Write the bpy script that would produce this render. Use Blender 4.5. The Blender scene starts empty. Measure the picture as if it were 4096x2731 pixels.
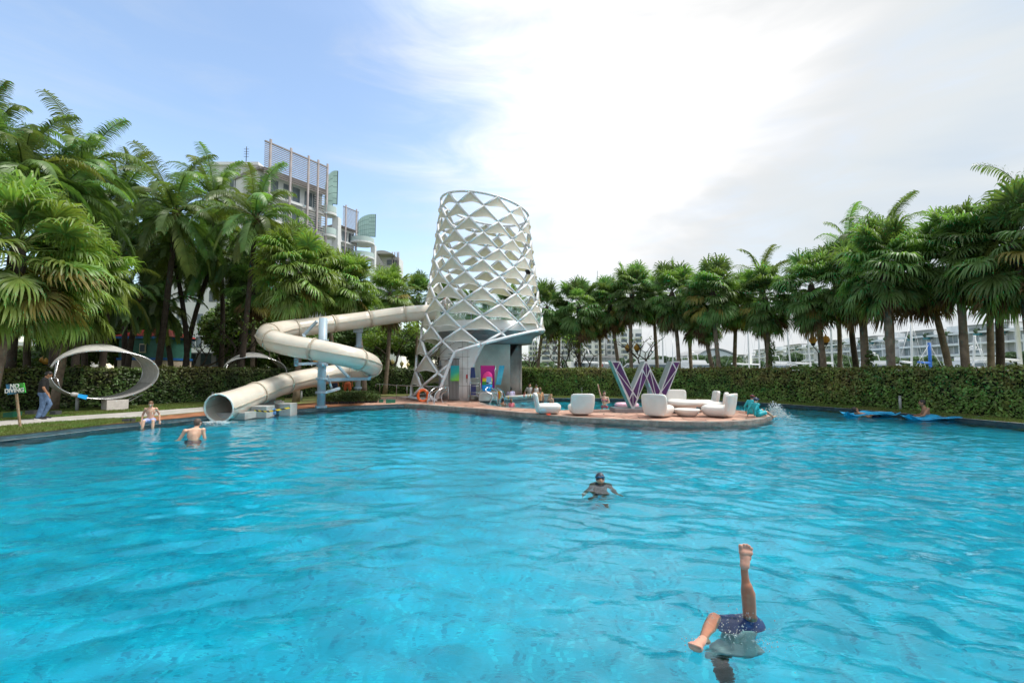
import bpy, bmesh, math, random
import numpy as np
from mathutils import Vector, Matrix
random.seed(7); rng = np.random.default_rng(7)
S = bpy.context.scene
COL = S.collection
R = math.radians
# ------------------------------------------------------------------ camera
FPX = 1820.0; PITCH = R(3.52); EYE = 1.85
cd = bpy.data.cameras.new('camera'); cam = bpy.data.objects.new('camera', cd); COL.objects.link(cam)
cam.location = (0, 0, EYE); cam.rotation_euler = (R(90) + PITCH, 0, 0)
cd.sensor_width = 36; cd.lens = 36 * FPX / 4096; cd.clip_start = .05; cd.clip_end = 3000
S.camera = cam
# ------------------------------------------------------------------ world: daylight sky with a thin cloud layer
SUN_EL, SUN_AZ = R(60), R(88)            # azimuth measured from +Y towards +X
W = bpy.data.worlds.new('World'); S.world = W; W.use_nodes = True
nt = W.node_tree; N = nt.nodes; L = nt.links; N.clear()
out = N.new('ShaderNodeOutputWorld')
sky = N.new('ShaderNodeTexSky'); sky.sky_type = 'NISHITA'; sky.sun_disc = False
sky.sun_elevation = SUN_EL; sky.sun_rotation = SUN_AZ; sky.air_density = 1.25; sky.dust_density = .2; sky.ozone_density = 1.6
bg = N.new('ShaderNodeBackground'); bg.inputs['Strength'].default_value = .15
L.new(sky.outputs[0], bg.inputs[0])
tc = N.new('ShaderNodeTexCoord')
def wnode(t, **k):
    n = N.new(t)
    for a, b in k.items(): setattr(n, a, b)
    return n
def wmath(op, a, b=None, c=None):
    n = wnode('ShaderNodeMath', operation=op)
    for i, v in enumerate((a, b, c)):
        if v is None: continue
        if isinstance(v, (int, float)): n.inputs[i].default_value = v
        else: L.new(v, n.inputs[i])
    return n.outputs[0]
def wrange(v, a, b, c, d):
    n = wnode('ShaderNodeMapRange', interpolation_type='SMOOTHSTEP'); L.new(v, n.inputs[0])
    for i, q in zip((1, 2, 3, 4), (a, b, c, d)): n.inputs[i].default_value = q
    return n.outputs[0]
def wnoise(scale, rot, sc, detail=6, rough=.55, dist=.6):
    m = wnode('ShaderNodeMapping'); L.new(tc.outputs['Generated'], m.inputs[0])
    m.inputs['Rotation'].default_value = rot; m.inputs['Scale'].default_value = sc
    n = wnode('ShaderNodeTexNoise'); L.new(m.outputs[0], n.inputs['Vector'])
    n.inputs['Scale'].default_value = scale; n.inputs['Detail'].default_value = detail
    n.inputs['Roughness'].default_value = rough; n.inputs['Distortion'].default_value = dist
    return n.outputs[0]
def wdot(v):
    v = Vector(v).normalized()
    n = wnode('ShaderNodeVectorMath', operation='DOT_PRODUCT'); L.new(tc.outputs['Generated'], n.inputs[0]); n.inputs[1].default_value = v
    return n.outputs['Value']
n1 = wnoise(1.6, (0.3, .5, .62), (1, 1, 3.2)); n2 = wnoise(3.4, (.1, .45, .3), (1, .7, 4.0), 8, .6, 1.0)
gap = wmath('ADD', wrange(wdot((-.82, .98, .52)), .60, 1.0, -.15, 1.12), wrange(wdot((-.50, .98, .45)), .95, 1.0, 0, .25))
gap = wmath('ADD', gap, wmath('MULTIPLY', wmath('SUBTRACT', n1, .5), 1.2))
gap = wmath('ADD', gap, wmath('MULTIPLY', wmath('SUBTRACT', n2, .5), 1.5))
cloud = wrange(gap, -.20, 1.35, 1.0, .10)
n3 = wnoise(1.1, (.2, -.35, .1), (1, 1, 4.5), 5, .5, .7)
br = wmath('ADD', n3, wmath('MULTIPLY', wrange(wdot((.16, .9, .66)), .80, 1.0, 0, 1), .46))
cr = wnode('ShaderNodeValToRGB'); L.new(br, cr.inputs[0])
cr.color_ramp.elements[0].position = .34; cr.color_ramp.elements[0].color = (.75, .87, 1.0, 1)
cr.color_ramp.elements[1].position = .80; cr.color_ramp.elements[1].color = (1, 1, 1, 1)
e = cr.color_ramp.elements.new(.52); e.color = (.89, .955, 1.0, 1)
bgc = N.new('ShaderNodeBackground'); L.new(cr.outputs[0], bgc.inputs[0])
L.new(wmath('ADD', .50, wmath('MULTIPLY', wrange(br, .64, 1.20, 0, 1), .45)), bgc.inputs['Strength'])
mx = N.new('ShaderNodeMixShader'); L.new(cloud, mx.inputs[0]); L.new(bg.outputs[0], mx.inputs[1]); L.new(bgc.outputs[0], mx.inputs[2])
L.new(mx.outputs[0], out.inputs[0])
# ------------------------------------------------------------------ sun behind thin cloud
sl = bpy.data.lights.new('sun', 'SUN'); sl.energy = 2.6; sl.angle = R(22); sl.color = (1, .96, .88)
so = bpy.data.objects.new('sun', sl); COL.objects.link(so)
sdir = Vector((math.sin(SUN_AZ) * math.cos(SUN_EL), math.cos(SUN_AZ) * math.cos(SUN_EL), math.sin(SUN_EL)))
so.rotation_euler = sdir.to_track_quat('Z', 'Y').to_euler(); so.location = (20, 10, 40)
S.view_settings.view_transform = 'Standard'; S.view_settings.look = 'None'
S.view_settings.gamma = 1; S.view_settings.use_curve_mapping = False; S.view_settings.exposure = 0.8
cy = S.cycles; cy.use_denoising = True; cy.max_bounces = 9; cy.diffuse_bounces = 3; cy.glossy_bounces = 3
cy.transmission_bounces = 6; cy.transparent_max_bounces = 12; cy.caustics_refractive = True; cy.caustics_reflective = False
cy.sample_clamp_indirect = 30; cy.blur_glossy = 0
# ------------------------------------------------------------------ helpers
CP, SP = math.cos(PITCH), math.sin(PITCH)
def ray(u, v):
    a = (u - 2048) / FPX; b = (1365.5 - v) / FPX
    return Vector((a, CP - b * SP, SP + b * CP))
def P(u, v, d):          # point of the photograph (full-size pixels) that lies d metres away
    r = ray(u, v); return r * (d / r.y) + Vector((0, 0, EYE))
def G(u, v, z=.12):      # the same, on the level z
    r = ray(u, v); return r * ((z - EYE) / r.z) + Vector((0, 0, EYE))
def GX(u, d, z=.12):     # ground point below column u at distance d
    r = ray(u, 1477.5); p = r * (d / r.y); return Vector((p.x, d, z))

def tag(o, label=None, cat=None, group=None, kind=None):
    if label: o['label'] = label
    if cat: o['category'] = cat
    if group: o['group'] = group
    if kind: o['kind'] = kind
    return o
def thing(name, label, cat, loc=(0, 0, 0), rz=0, group=None, sc=1):
    o = bpy.data.objects.new(name, None); COL.objects.link(o); o.empty_display_size = .2
    o.location = loc; o.rotation_euler = (0, 0, rz); o.scale = (sc,) * 3
    return tag(o, label, cat, group)
def copy_tree(o, parent=None):
    c = o.copy(); COL.objects.link(c); c.parent = parent
    for ch in KIDS.get(o.name, []):
        copy_tree(ch, c)
    return c
KIDS = {}
def adopt(o, parent):
    o.parent = parent; KIDS.setdefault(parent.name, []).append(o)
def link(name, me, mat=None, parent=None):
    o = bpy.data.objects.new(name, me); COL.objects.link(o)
    if mat is not None and not me.materials:
        for m in (mat if isinstance(mat, (list, tuple)) else [mat]): me.materials.append(m)
    if parent is not None: adopt(o, parent)
    return o
def root_offset(parent):
    o = Vector((0, 0, 0))
    while parent is not None: o = o + parent.location; parent = parent.parent
    return o
class MB:
    """collects shapes; build() links them as one mesh"""
    def __init__(s): s.v = []; s.f = []; s.sm = []; s.mi = []; s.cm = 0
    def add(s, vs, fs, smooth=False):
        o = len(s.v); s.v += [tuple(v) for v in vs]
        for f in fs: s.f.append(tuple(i + o for i in f)); s.sm.append(smooth); s.mi.append(s.cm)
        return s
    def box(s, c, d, rz=0, m=None):
        vs = [Vector((x * d[0] / 2, y * d[1] / 2, z * d[2] / 2)) for x in (-1, 1) for y in (-1, 1) for z in (-1, 1)]
        M = m if m is not None else Matrix.Rotation(rz, 3, 'Z')
        vs = [M @ v + Vector(c) for v in vs]
        return s.add(vs, [(0, 1, 3, 2), (4, 6, 7, 5), (0, 4, 5, 1), (2, 3, 7, 6), (0, 2, 6, 4), (1, 5, 7, 3)])
    def bar(s, a, b, w, h=None, up=(0, 0, 1)):
        a, b = Vector(a), Vector(b); h = h or w; d = (b - a).normalized(); u = Vector(up)
        if abs(d.dot(u)) > .98: u = Vector((1, 0, 0))
        x = d.cross(u).normalized(); y = x.cross(d).normalized()
        vs = [p + x * (i * w / 2) + y * (j * h / 2) for p in (a, b) for i, j in ((-1, -1), (1, -1), (1, 1), (-1, 1))]
        return s.add(vs, [(0, 3, 2, 1), (4, 5, 6, 7), (0, 1, 5, 4), (1, 2, 6, 5), (2, 3, 7, 6), (3, 0, 4, 7)])
    def tube(s, pts, r, n=8, cap=True, closed=False):
        pts = [Vector(p) for p in pts]; k = len(pts); rs = r if isinstance(r, (list, tuple)) else [r] * k
        vs = []; prev = None
        for i in range(k):
            if closed: t = (pts[(i + 1) % k] - pts[i - 1]).normalized()
            else: t = (pts[min(i + 1, k - 1)] - pts[max(i - 1, 0)]).normalized()
            if prev is None:
                x = t.cross(Vector((0, 0, 1)) if abs(t.z) < .9 else Vector((1, 0, 0))).normalized()
            else:
                x = (prev - t * prev.dot(t)).normalized()
            prev = x; y = t.cross(x)
            for j in range(n):
                a = 2 * math.pi * j / n; vs.append(pts[i] + (x * math.cos(a) + y * math.sin(a)) * rs[i])
        fs = []
        for i in range(k if closed else k - 1):
            for j in range(n):
                a, b = i * n, ((i + 1) % k) * n
                fs.append((a + j, a + (j + 1) % n, b + (j + 1) % n, b + j))
        s.add(vs, fs, True)
        if cap and not closed:
            o = len(s.v) - len(vs)
            s.f.append(tuple(o + j for j in reversed(range(n)))); s.sm.append(False); s.mi.append(s.cm)
            s.f.append(tuple(o + (k - 1) * n + j for j in range(n))); s.sm.append(False); s.mi.append(s.cm)
        return s
    def lathe(s, prof, c=(0, 0, 0), n=24, a0=0, a1=2 * math.pi, smooth=True):
        c = Vector(c); full = abs(a1 - a0 - 2 * math.pi) < 1e-6; m = n if full else n + 1
        vs = []
        for r, z in prof:
            for j in range(m):
                a = a0 + (a1 - a0) * j / n; vs.append(c + Vector((r * math.cos(a), r * math.sin(a), z)))
        fs = []
        for i in range(len(prof) - 1):
            for j in range(n):
                k = (j + 1) % m
                fs.append((i * m + j, i * m + k, (i + 1) * m + k, (i + 1) * m + j))
        return s.add(vs, fs, smooth)
    def prism(s, poly, z0, z1, axis='z', sides=True):
        """poly: 2-D points; extruded between z0 and z1 along the axis"""
        f3 = {'z': lambda p, q: (p[0], p[1], q), 'y': lambda p, q: (p[0], q, p[1]), 'x': lambda p, q: (q, p[0], p[1])}[axis]
        n = len(poly); vs = [f3(p, z0) for p in poly] + [f3(p, z1) for p in poly]
        fs = [tuple(range(n)), tuple(range(2 * n - 1, n - 1, -1))]
        if sides: fs += [(i, (i + 1) % n, (i + 1) % n + n, i + n) for i in range(n)]
        return s.add(vs, fs)
    def ell(s, c, r, m=None, nu=16, nv=10, e1=1.0, e2=1.0):
        c = Vector(c); r = r if isinstance(r, (tuple, list)) else (r,) * 3; M = m or Matrix.Identity(3)
        sp = lambda v, e: math.copysign(abs(v) ** e, v)
        vs = []; fs = []
        for i in range(nv + 1):
            ph = -math.pi / 2 + math.pi * i / nv
            for j in range(nu):
                th = 2 * math.pi * j / nu
                vs.append(M @ Vector((r[0] * sp(math.cos(ph), e1) * sp(math.cos(th), e2), r[1] * sp(math.cos(ph), e1) * sp(math.sin(th), e2), r[2] * sp(math.sin(ph), e1))) + c)
        for i in range(nv):
            for j in range(nu): fs.append((i * nu + j, i * nu + (j + 1) % nu, (i + 1) * nu + (j + 1) % nu, (i + 1) * nu + j))
        return s.add(vs, fs, True)
    def cap(s, a, b, ra, rb, n=10):
        """tapered capsule"""
        a, b = Vector(a), Vector(b); d = b - a; l = max(d.length, 1e-4); t = d / l
        x = t.orthogonal().normalized(); y = t.cross(x); vs = []; rings = []
        for k in range(4): q = math.pi / 2 * (k + .3) / 4; rings.append((a - t * ra * math.cos(q), ra * math.sin(q)))
        rings.append((a, ra)); rings.append(((a + b) / 2, (ra + rb) / 2)); rings.append((b, rb))
        for k in range(4): q = math.pi / 2 * (3.7 - k) / 4; rings.append((b + t * rb * math.cos(q), rb * math.sin(q)))
        for p, r in rings:
            for j in range(n): w = 2 * math.pi * j / n; vs.append(p + (x * math.cos(w) + y * math.sin(w)) * r)
        m = len(rings); fs = [(i * n + j, i * n + (j + 1) % n, (i + 1) * n + (j + 1) % n, (i + 1) * n + j) for i in range(m - 1) for j in range(n)]
        fs += [tuple(reversed(range(n))), tuple((m - 1) * n + j for j in range(n))]
        return s.add(vs, fs, True)
    def mesh(s, name, off=None):
        me = bpy.data.meshes.new(name)
        vs = s.v if off is None else [(v[0] - off[0], v[1] - off[1], v[2] - off[2]) for v in s.v]
        me.from_pydata(vs, [], s.f); me.polygons.foreach_set('use_smooth', s.sm); me.polygons.foreach_set('material_index', s.mi)
        me.update(); return me
    def build(s, name, mat, parent=None, world=True, bevel=0, seg=2, sub=0):
        off = root_offset(parent) if (parent is not None and world) else None
        o = link(name, s.mesh(name, off), mat, parent)
        if bevel:
            b = o.modifiers.new('b', 'BEVEL'); b.width = bevel; b.segments = seg; b.limit_method = 'ANGLE'; b.angle_limit = R(40)
        if sub:
            q = o.modifiers.new('s', 'SUBSURF'); q.levels = q.render_levels = sub
        return o
def fast_mesh(name, V, Fc):
    """V: n x 3, Fc: m x k faces (k the same for all)"""
    me = bpy.data.meshes.new(name); V = np.asarray(V, np.float32); Fc = np.asarray(Fc, np.int32); k = Fc.shape[1]
    me.vertices.add(len(V)); me.vertices.foreach_set('co', V.ravel())
    me.loops.add(Fc.size); me.loops.foreach_set('vertex_index', Fc.ravel())
    me.polygons.add(len(Fc)); me.polygons.foreach_set('loop_start', np.arange(0, Fc.size, k, dtype=np.int32))
    me.polygons.foreach_set('loop_total', np.full(len(Fc), k, np.int32)); me.update(calc_edges=True); return me
def leaf_cards(C, Nn, size, jit=.6, aspect=.55):
    """diamond-shaped leaves at the points C, facing roughly along Nn"""
    n = len(C); Nn = Nn + rng.normal(0, jit, (n, 3)); Nn /= np.linalg.norm(Nn, axis=1)[:, None]
    T = rng.normal(0, 1, (n, 3)); T -= (T * Nn).sum(1)[:, None] * Nn; T /= np.linalg.norm(T, axis=1)[:, None]
    B = np.cross(Nn, T); sz = (size * rng.uniform(.6, 1.35, n))[:, None]
    V = np.stack([C - T * sz, C + B * sz * aspect - Nn * sz * .15, C + T * sz, C - B * sz * aspect - Nn * sz * .15], 1).reshape(-1, 3)
    return V, np.arange(4 * n).reshape(-1, 4)
# ------------------------------------------------------------------ materials
MATS = {}
def mat(name, col, rough=.6, var=0, scale=6, col2=None, bump=0, bscale=30, metal=0, trans=0, island=0, spec=.5, objvar=0, alpha=None, detail=5, coat=0):
    if name in MATS: return MATS[name]
    m = bpy.data.materials.new(name); m.use_nodes = True; t = m.node_tree; ns, ls = t.nodes, t.links
    b = ns['Principled BSDF']; b.inputs['Roughness'].default_value = rough; b.inputs['Metallic'].default_value = metal
    b.inputs['Specular IOR Level'].default_value = spec; b.inputs['Coat Weight'].default_value = coat
    b.inputs['Base Color'].default_value = (*col, 1); src = None
    if var or col2:
        g = ns.new('ShaderNodeNewGeometry' if not objvar == 9 else 'ShaderNodeTexCoord')
        no = ns.new('ShaderNodeTexNoise'); no.inputs['Scale'].default_value = scale; no.inputs['Detail'].default_value = detail; no.inputs['Roughness'].default_value = .62
        ls.new(g.outputs['Position'], no.inputs['Vector'])
        c2 = col2 or tuple(c * (1 - var) for c in col)
        rp = ns.new('ShaderNodeValToRGB'); rp.color_ramp.elements[0].position = .33; rp.color_ramp.elements[1].position = .67
        rp.color_ramp.elements[0].color = (*c2, 1); rp.color_ramp.elements[1].color = (*(tuple(min(1, c * (1 + var * .6)) for c in col)), 1)
        ls.new(no.outputs[0], rp.inputs[0]); src = rp.outputs[0]
    if island or objvar:
        h = ns.new('ShaderNodeHueSaturation'); h.inputs['Color'].default_value = (*col, 1)
        if src: ls.new(src, h.inputs['Color'])
        gi = ns.new('ShaderNodeNewGeometry'); oi = ns.new('ShaderNodeObjectInfo')
        def rg(a, lo, hi):
            q = ns.new('ShaderNodeMapRange'); ls.new(a, q.inputs[0]); q.inputs[3].default_value = lo; q.inputs[4].default_value = hi; return q.outputs[0]
        amt = island or objvar
        r1 = gi.outputs['Random Per Island'] if island else oi.outputs['Random']
        ls.new(rg(r1, 1 - amt, 1 + amt), h.inputs['Value'])
        ls.new(rg(oi.outputs['Random'] if objvar else r1, .5 - amt * .07, .5 + amt * .05), h.inputs['Hue'])
        src = h.outputs[0]
    if src: ls.new(src, b.inputs['Base Color'])
    if bump:
        no2 = ns.new('ShaderNodeTexNoise'); no2.inputs['Scale'].default_value = bscale; no2.inputs['Detail'].default_value = 4
        g2 = ns.new('ShaderNodeNewGeometry'); ls.new(g2.outputs['Position'], no2.inputs['Vector'])
        bp = ns.new('ShaderNodeBump'); bp.inputs['Strength'].default_value = min(1, bump); bp.inputs['Distance'].default_value = .02
        ls.new(no2.outputs[0], bp.inputs['Height']); ls.new(bp.outputs[0], b.inputs['Normal'])
    if trans:
        tr = ns.new('ShaderNodeBsdfTranslucent'); mi = ns.new('ShaderNodeMixShader'); mi.inputs[0].default_value = trans
        if src:
            gm = ns.new('ShaderNodeMixRGB'); gm.blend_type = 'MULTIPLY'; gm.inputs[0].default_value = 1; gm.inputs[2].default_value = (1.5, 1.5, .7, 1)
            ls.new(src, gm.inputs[1]); ls.new(gm.outputs[0], tr.inputs[0])
        else: tr.inputs[0].default_value = (*col, 1)
        ls.new(b.outputs[0], mi.inputs[1]); ls.new(tr.outputs[0], mi.inputs[2]); ls.new(mi.outputs[0], ns['Material Output'].inputs[0])
    MATS[name] = m; return m
def bands(name, c1, c2, axis, scale, rough=.6, thr=.5):
    """flat printed stripes"""
    m = bpy.data.materials.new(name); m.use_nodes = True; t = m.node_tree; ns, ls = t.nodes, t.links; b = ns['Principled BSDF']; b.inputs['Roughness'].default_value = rough
    g = ns.new('ShaderNodeTexCoord'); d = ns.new('ShaderNodeVectorMath'); d.operation = 'DOT_PRODUCT'; ls.new(g.outputs['Object'], d.inputs[0]); d.inputs[1].default_value = axis
    q = ns.new('ShaderNodeMath'); q.operation = 'MULTIPLY'; ls.new(d.outputs['Value'], q.inputs[0]); q.inputs[1].default_value = scale
    f = ns.new('ShaderNodeMath'); f.operation = 'FRACT'; ls.new(q.outputs[0], f.inputs[0])
    w = ns.new('ShaderNodeMath'); w.operation = 'GREATER_THAN'; ls.new(f.outputs[0], w.inputs[0]); w.inputs[1].default_value = thr
    x = ns.new('ShaderNodeMixRGB'); ls.new(w.outputs[0], x.inputs[0]); x.inputs[1].default_value = (*c1, 1); x.inputs[2].default_value = (*c2, 1); ls.new(x.outputs[0], b.inputs['Base Color'])
    return m
def grad(name, stops, axis, lo, hi, noise=0, rough=.45):
    """printed colour blend along an axis of the object"""
    m = bpy.data.materials.new(name); m.use_nodes = True; t = m.node_tree; ns, ls = t.nodes, t.links; b = ns['Principled BSDF']; b.inputs['Roughness'].default_value = rough
    g = ns.new('ShaderNodeTexCoord'); d = ns.new('ShaderNodeVectorMath'); d.operation = 'DOT_PRODUCT'; ls.new(g.outputs['Object'], d.inputs[0]); d.inputs[1].default_value = axis
    q = ns.new('ShaderNodeMapRange'); ls.new(d.outputs['Value'], q.inputs[0]); q.inputs[1].default_value = lo; q.inputs[2].default_value = hi
    v = q.outputs[0]
    if noise:
        no = ns.new('ShaderNodeTexNoise'); no.inputs['Scale'].default_value = 5; ls.new(g.outputs['Object'], no.inputs['Vector'])
        a = ns.new('ShaderNodeMath'); a.operation = 'MULTIPLY_ADD'; ls.new(no.outputs[0], a.inputs[0]); a.inputs[1].default_value = noise; ls.new(v, a.inputs[2])
        a2 = ns.new('ShaderNodeMath'); a2.operation = 'SUBTRACT'; ls.new(a.outputs[0], a2.inputs[0]); a2.inputs[1].default_value = noise / 2; v = a2.outputs[0]
    rp = ns.new('ShaderNodeValToRGB'); ls.new(v, rp.inputs[0]); e = rp.color_ramp.elements
    while len(e) < len(stops): e.new(.5)
    for i, (p, c) in enumerate(stops): e[i].position = p; e[i].color = (*c, 1)
    ls.new(rp.outputs[0], b.inputs['Base Color']); return m
M_white = mat('white_paint', (.78, .78, .78), .4, .08, 2)
M_steel = mat('stainless_steel', (.62, .63, .65), .22, metal=1)
M_grass = mat('grass', (.13, .19, .04), .9, .35, .7, col2=(.17, .13, .05), bump=.8, bscale=60)
M_blade = mat('grass_blade', (.10, .19, .035), .7, .3, .8, col2=(.16, .17, .05), trans=.3, island=.35)
M_soil = mat('soil', (.30, .125, .055), .95, .5, 3, col2=(.12, .05, .025), bump=1, bscale=25)
M_path = mat('path_stone', (.42, .40, .37), .85, .25, 2.5, bump=.5, bscale=40)
M_edge = mat('dark_coping', (.035, .038, .042), .5, .4, 6, bump=.4, bscale=50)
M_conc = mat('concrete', (.36, .36, .35), .8, .25, 1.6, bump=.3, bscale=20)
M_frame = mat('tower_steel', (.68, .70, .73), .38, .12, 1.5)
M_sail = mat('sail_fabric', (.50, .475, .44), .75, .12, 3, trans=.22, bump=.2, bscale=60)
M_slide = mat('slide_fibreglass', (.66, .595, .51), .27, .09, 1.4, coat=.3)
M_slide2 = mat('slide_joint', (.50, .44, .35), .45, .2, 4)
M_post = mat('blue_grey_paint', (.34, .44, .52), .4, .15, 2)
M_bark = mat('palm_bark', (.24, .185, .14), .95, .4, 3.5, bump=1, bscale=14)
M_bark2 = mat('dark_bark', (.06, .045, .035), .95, .4, 4, bump=1, bscale=18)
M_skin = mat('light_skin', (.62, .36, .25), .5, .1, 8)
M_skin2 = mat('tan_skin', (.40, .20, .115), .5, .12, 8)
M_skin3 = mat('dark_skin', (.13, .07, .045), .5, .1, 8)
M_hair = mat('black_hair', (.018, .014, .012), .5)
M_hairb = mat('brown_hair', (.16, .085, .04), .5, .2, 20)
M_black = mat('black_cloth', (.012, .012, .013), .8)
M_jean = mat('denim', (.10, .17, .30), .85, .4, 12, bump=.3)
M_navy = mat('navy_cloth', (.015, .028, .09), .6, .3, 15)
M_teal = mat('teal_rash_vest', (.012, .40, .46), .45, .15, 9)
M_glass = mat('window_glass', (.10, .14, .16), .08, .3, .4, spec=.8)
# ================================================================== THE SETTING: pool, ground, paths
def xy(p): return (p.x, p.y)
left_bank = [(-14.8, -6), (-14.9, 4)] + [xy(G(u, v, 0)) for u, v in ((0, 1766), (209, 1743), (418, 1717), (629, 1697), (840, 1676), (1003, 1662), (1166, 1649), (1300, 1641), (1440, 1633), (1620, 1625))]
front = [xy(G(u, v, 0)) for u, v in ((1700, 1629), (1791, 1637), (1951, 1649), (2130, 1668), (2300, 1684), (2500, 1694), (2700, 1703), (2880, 1704), (2985, 1699), (3050, 1689), (3080, 1678), (3088, 1667))]
back = [xy(G(u, v, .12)) for u, v in ((3070, 1657), (3020, 1649), (2939, 1641), (2700, 1637), (2513, 1638), (2237, 1641), (2142, 1636), (2015, 1630), (1950, 1620), (1922, 1611))]
bar_in = [xy(G(u, v, .12)) for u, v in ((1915, 1603), (1960, 1601), (2040, 1598), (2110, 1594), (2140, 1590))]
bank_r = [xy(G(u, v, .12)) for u, v in ((2200, 1591), (2450, 1593), (2700, 1597), (2940, 1604), (3150, 1617), (3400, 1634), (3663, 1657), (3880, 1675), (4096, 1693))] + [(20.0, 10), (20.5, -6)]
POOL = left_bank + front + back + bar_in + bank_r
def offset_line(pts, d):
    r = []
    for i, p in enumerate(pts):
        a = Vector(pts[max(i - 1, 0)]); b = Vector(pts[min(i + 1, len(pts) - 1)]); t = (b - a).normalized()
        r.append((p[0] - t.y * d, p[1] + t.x * d))
    return r
def strip(name, A, B, z, mt, kind='structure', n=1, zb=None):
    mb = MB(); k = len(A)
    mb.add([(p[0], p[1], z) for p in A] + [(p[0], p[1], z if zb is None else zb) for p in B], [(i, i + 1, k + i + 1, k + i) for i in range(k - 1)])
    o = mb.build(name, mt); return tag(o, kind=kind)
def fill(loops, z, name, mt, flip=False):
    bm = bmesh.new(); eds = []
    for lp in loops:
        vs = [bm.verts.new((p[0], p[1], z)) for p in lp]
        eds += [bm.edges.new((vs[i], vs[(i + 1) % len(vs)])) for i in range(len(vs))]
    bmesh.ops.triangle_fill(bm, use_beauty=True, use_dissolve=False, edges=eds, normal=(0, 0, 1))
    bmesh.ops.recalc_face_normals(bm, faces=bm.faces)
    me = bpy.data.meshes.new(name); bm.to_mesh(me); bm.free()
    o = link(name, me, mt); tag(o, kind='structure'); return o
BIG = [(-900, -60), (900, -60), (1400, 1900), (-1400, 1900)]
fill([BIG, POOL], .12, 'ground', M_grass)
# pool basin
m = bpy.data.materials.new('pool_mosaic'); m.use_nodes = True; t = m.node_tree; ns, ls = t.nodes, t.links; b = ns['Principled BSDF']; b.inputs['Roughness'].default_value = .35
g = ns.new('ShaderNodeNewGeometry'); vo = ns.new('ShaderNodeTexVoronoi'); vo.inputs['Scale'].default_value = 24; vo.distance = 'CHEBYCHEV'; vo.inputs['Randomness'].default_value = .25; ls.new(g.outputs['Position'], vo.inputs['Vector'])
sp = ns.new('ShaderNodeSeparateColor'); ls.new(vo.outputs['Color'], sp.inputs[0])
rp = ns.new('ShaderNodeValToRGB'); ls.new(sp.outputs[0], rp.inputs[0]); rp.color_ramp.interpolation = 'CONSTANT'; e = rp.color_ramp.elements
for p_, c_ in ((0, (.0, .30, .50)), (.08, (.0, .41, .62)), (.40, (.0, .44, .665)), (.70, (.0, .47, .70)), (.92, (.01, .56, .76))):
    q = e[0] if p_ == 0 else e.new(p_)
    q.position = p_; q.color = (*c_, 1)
e.remove(e[-1]); e[-1].color = (.01, .56, .76, 1)
no = ns.new('ShaderNodeTexNoise'); no.inputs['Scale'].default_value = .35; no.inputs['Detail'].default_value = 5; ls.new(g.outputs['Position'], no.inputs['Vector'])
mr = ns.new('ShaderNodeMapRange'); ls.new(no.outputs[0], mr.inputs[0]); mr.inputs[1].default_value = .3; mr.inputs[2].default_value = .7; mr.inputs[3].default_value = .78; mr.inputs[4].default_value = 1.1
mm = ns.new('ShaderNodeVectorMath'); mm.operation = 'SCALE'; ls.new(rp.outputs[0], mm.inputs[0]); ls.new(mr.outputs[0], mm.inputs['Scale']); ls.new(mm.outputs[0], b.inputs['Base Color'])
M_pool = m
o = fill([POOL], -1.15, 'pool_floor', M_pool)
mb = MB(); k = len(POOL)
mb.add([(p[0], p[1], -1.15) for p in POOL] + [(p[0], p[1], .12) for p in POOL], [(i, (i + 1) % k, k + (i + 1) % k, k + i) for i in range(k)])
M_wall = mat('pool_wall', (.055, .10, .12), .5, .4, 5)
tag(mb.build('pool_wall', M_wall), kind='structure')
# water surface: real waves on a fine sheet, small ripples by bump
ys = np.concatenate([np.arange(-5, 1, .25), np.arange(1, 9, .04), np.arange(9, 17, .065), np.arange(17, 33, .12)])
xs = np.arange(-17, 22.5, .05)
X, Y = np.meshgrid(xs, ys); Z = np.zeros_like(X); r2 = np.random.default_rng(3)
for i in range(90):
    lam = math.exp(r2.uniform(math.log(.20), math.log(1.7))); th = r2.normal(R(86), R(30)); k_ = 2 * math.pi / lam
    wx = r2.uniform(-1, 1) * .45; kx, ky = math.cos(th) * k_, math.sin(th) * k_
    amp = .0031 * lam ** .80
    env = .6 + .4 * np.sin(X * r2.uniform(-.5, .5) + Y * r2.uniform(-.6, .6) + r2.uniform(0, 6))
    Z += env * amp * np.sin(kx * X + ky * Y + r2.uniform(0, 6.28) + 1.2 * np.sin(.45 * ky / k_ * X - .45 * kx / k_ * Y + wx * 4))
def rings(cx, cy, amp, lam, dec, r0=0):
    d = np.hypot(X - cx, Y - cy); return amp * np.exp(-np.maximum(d - r0, 0) / dec) * np.sin(2 * math.pi * d / lam) * np.minimum(d / .15, 1)
dv = G(2985, 2470, 0); sw = G(2404, 1935, 0)
Z += rings(dv.x, dv.y + .1, .009, .36, 1.3) + rings(dv.x - .25, dv.y - .3, .005, .21, .6) + rings(dv.x + .2, dv.y - .2, .004, .13, .5) + rings(sw.x, sw.y, .005, .28, .8)
for u, v in ((765, 1760), (3060, 1680), (2415, 1625), (3450, 1675), (3730, 1690), (876, 1690)):
    q = G(u, v, 0); Z += rings(q.x, q.y, .006, .4, 1.2)
n_, m_ = X.shape; idx = np.arange(n_ * m_).reshape(n_, m_)
Fq = np.stack([idx[:-1, :-1], idx[:-1, 1:], idx[1:, 1:], idx[1:, :-1]], -1).reshape(-1, 4)
me = fast_mesh('water', np.stack([X, Y, Z], -1).reshape(-1, 3), Fq); me.polygons.foreach_set('use_smooth', [True] * len(me.polygons))
mw = bpy.data.materials.new('pool_water'); mw.use_nodes = True; t = mw.node_tree; ns, ls = t.nodes, t.links; ns.remove(ns['Principled BSDF'])
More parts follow.
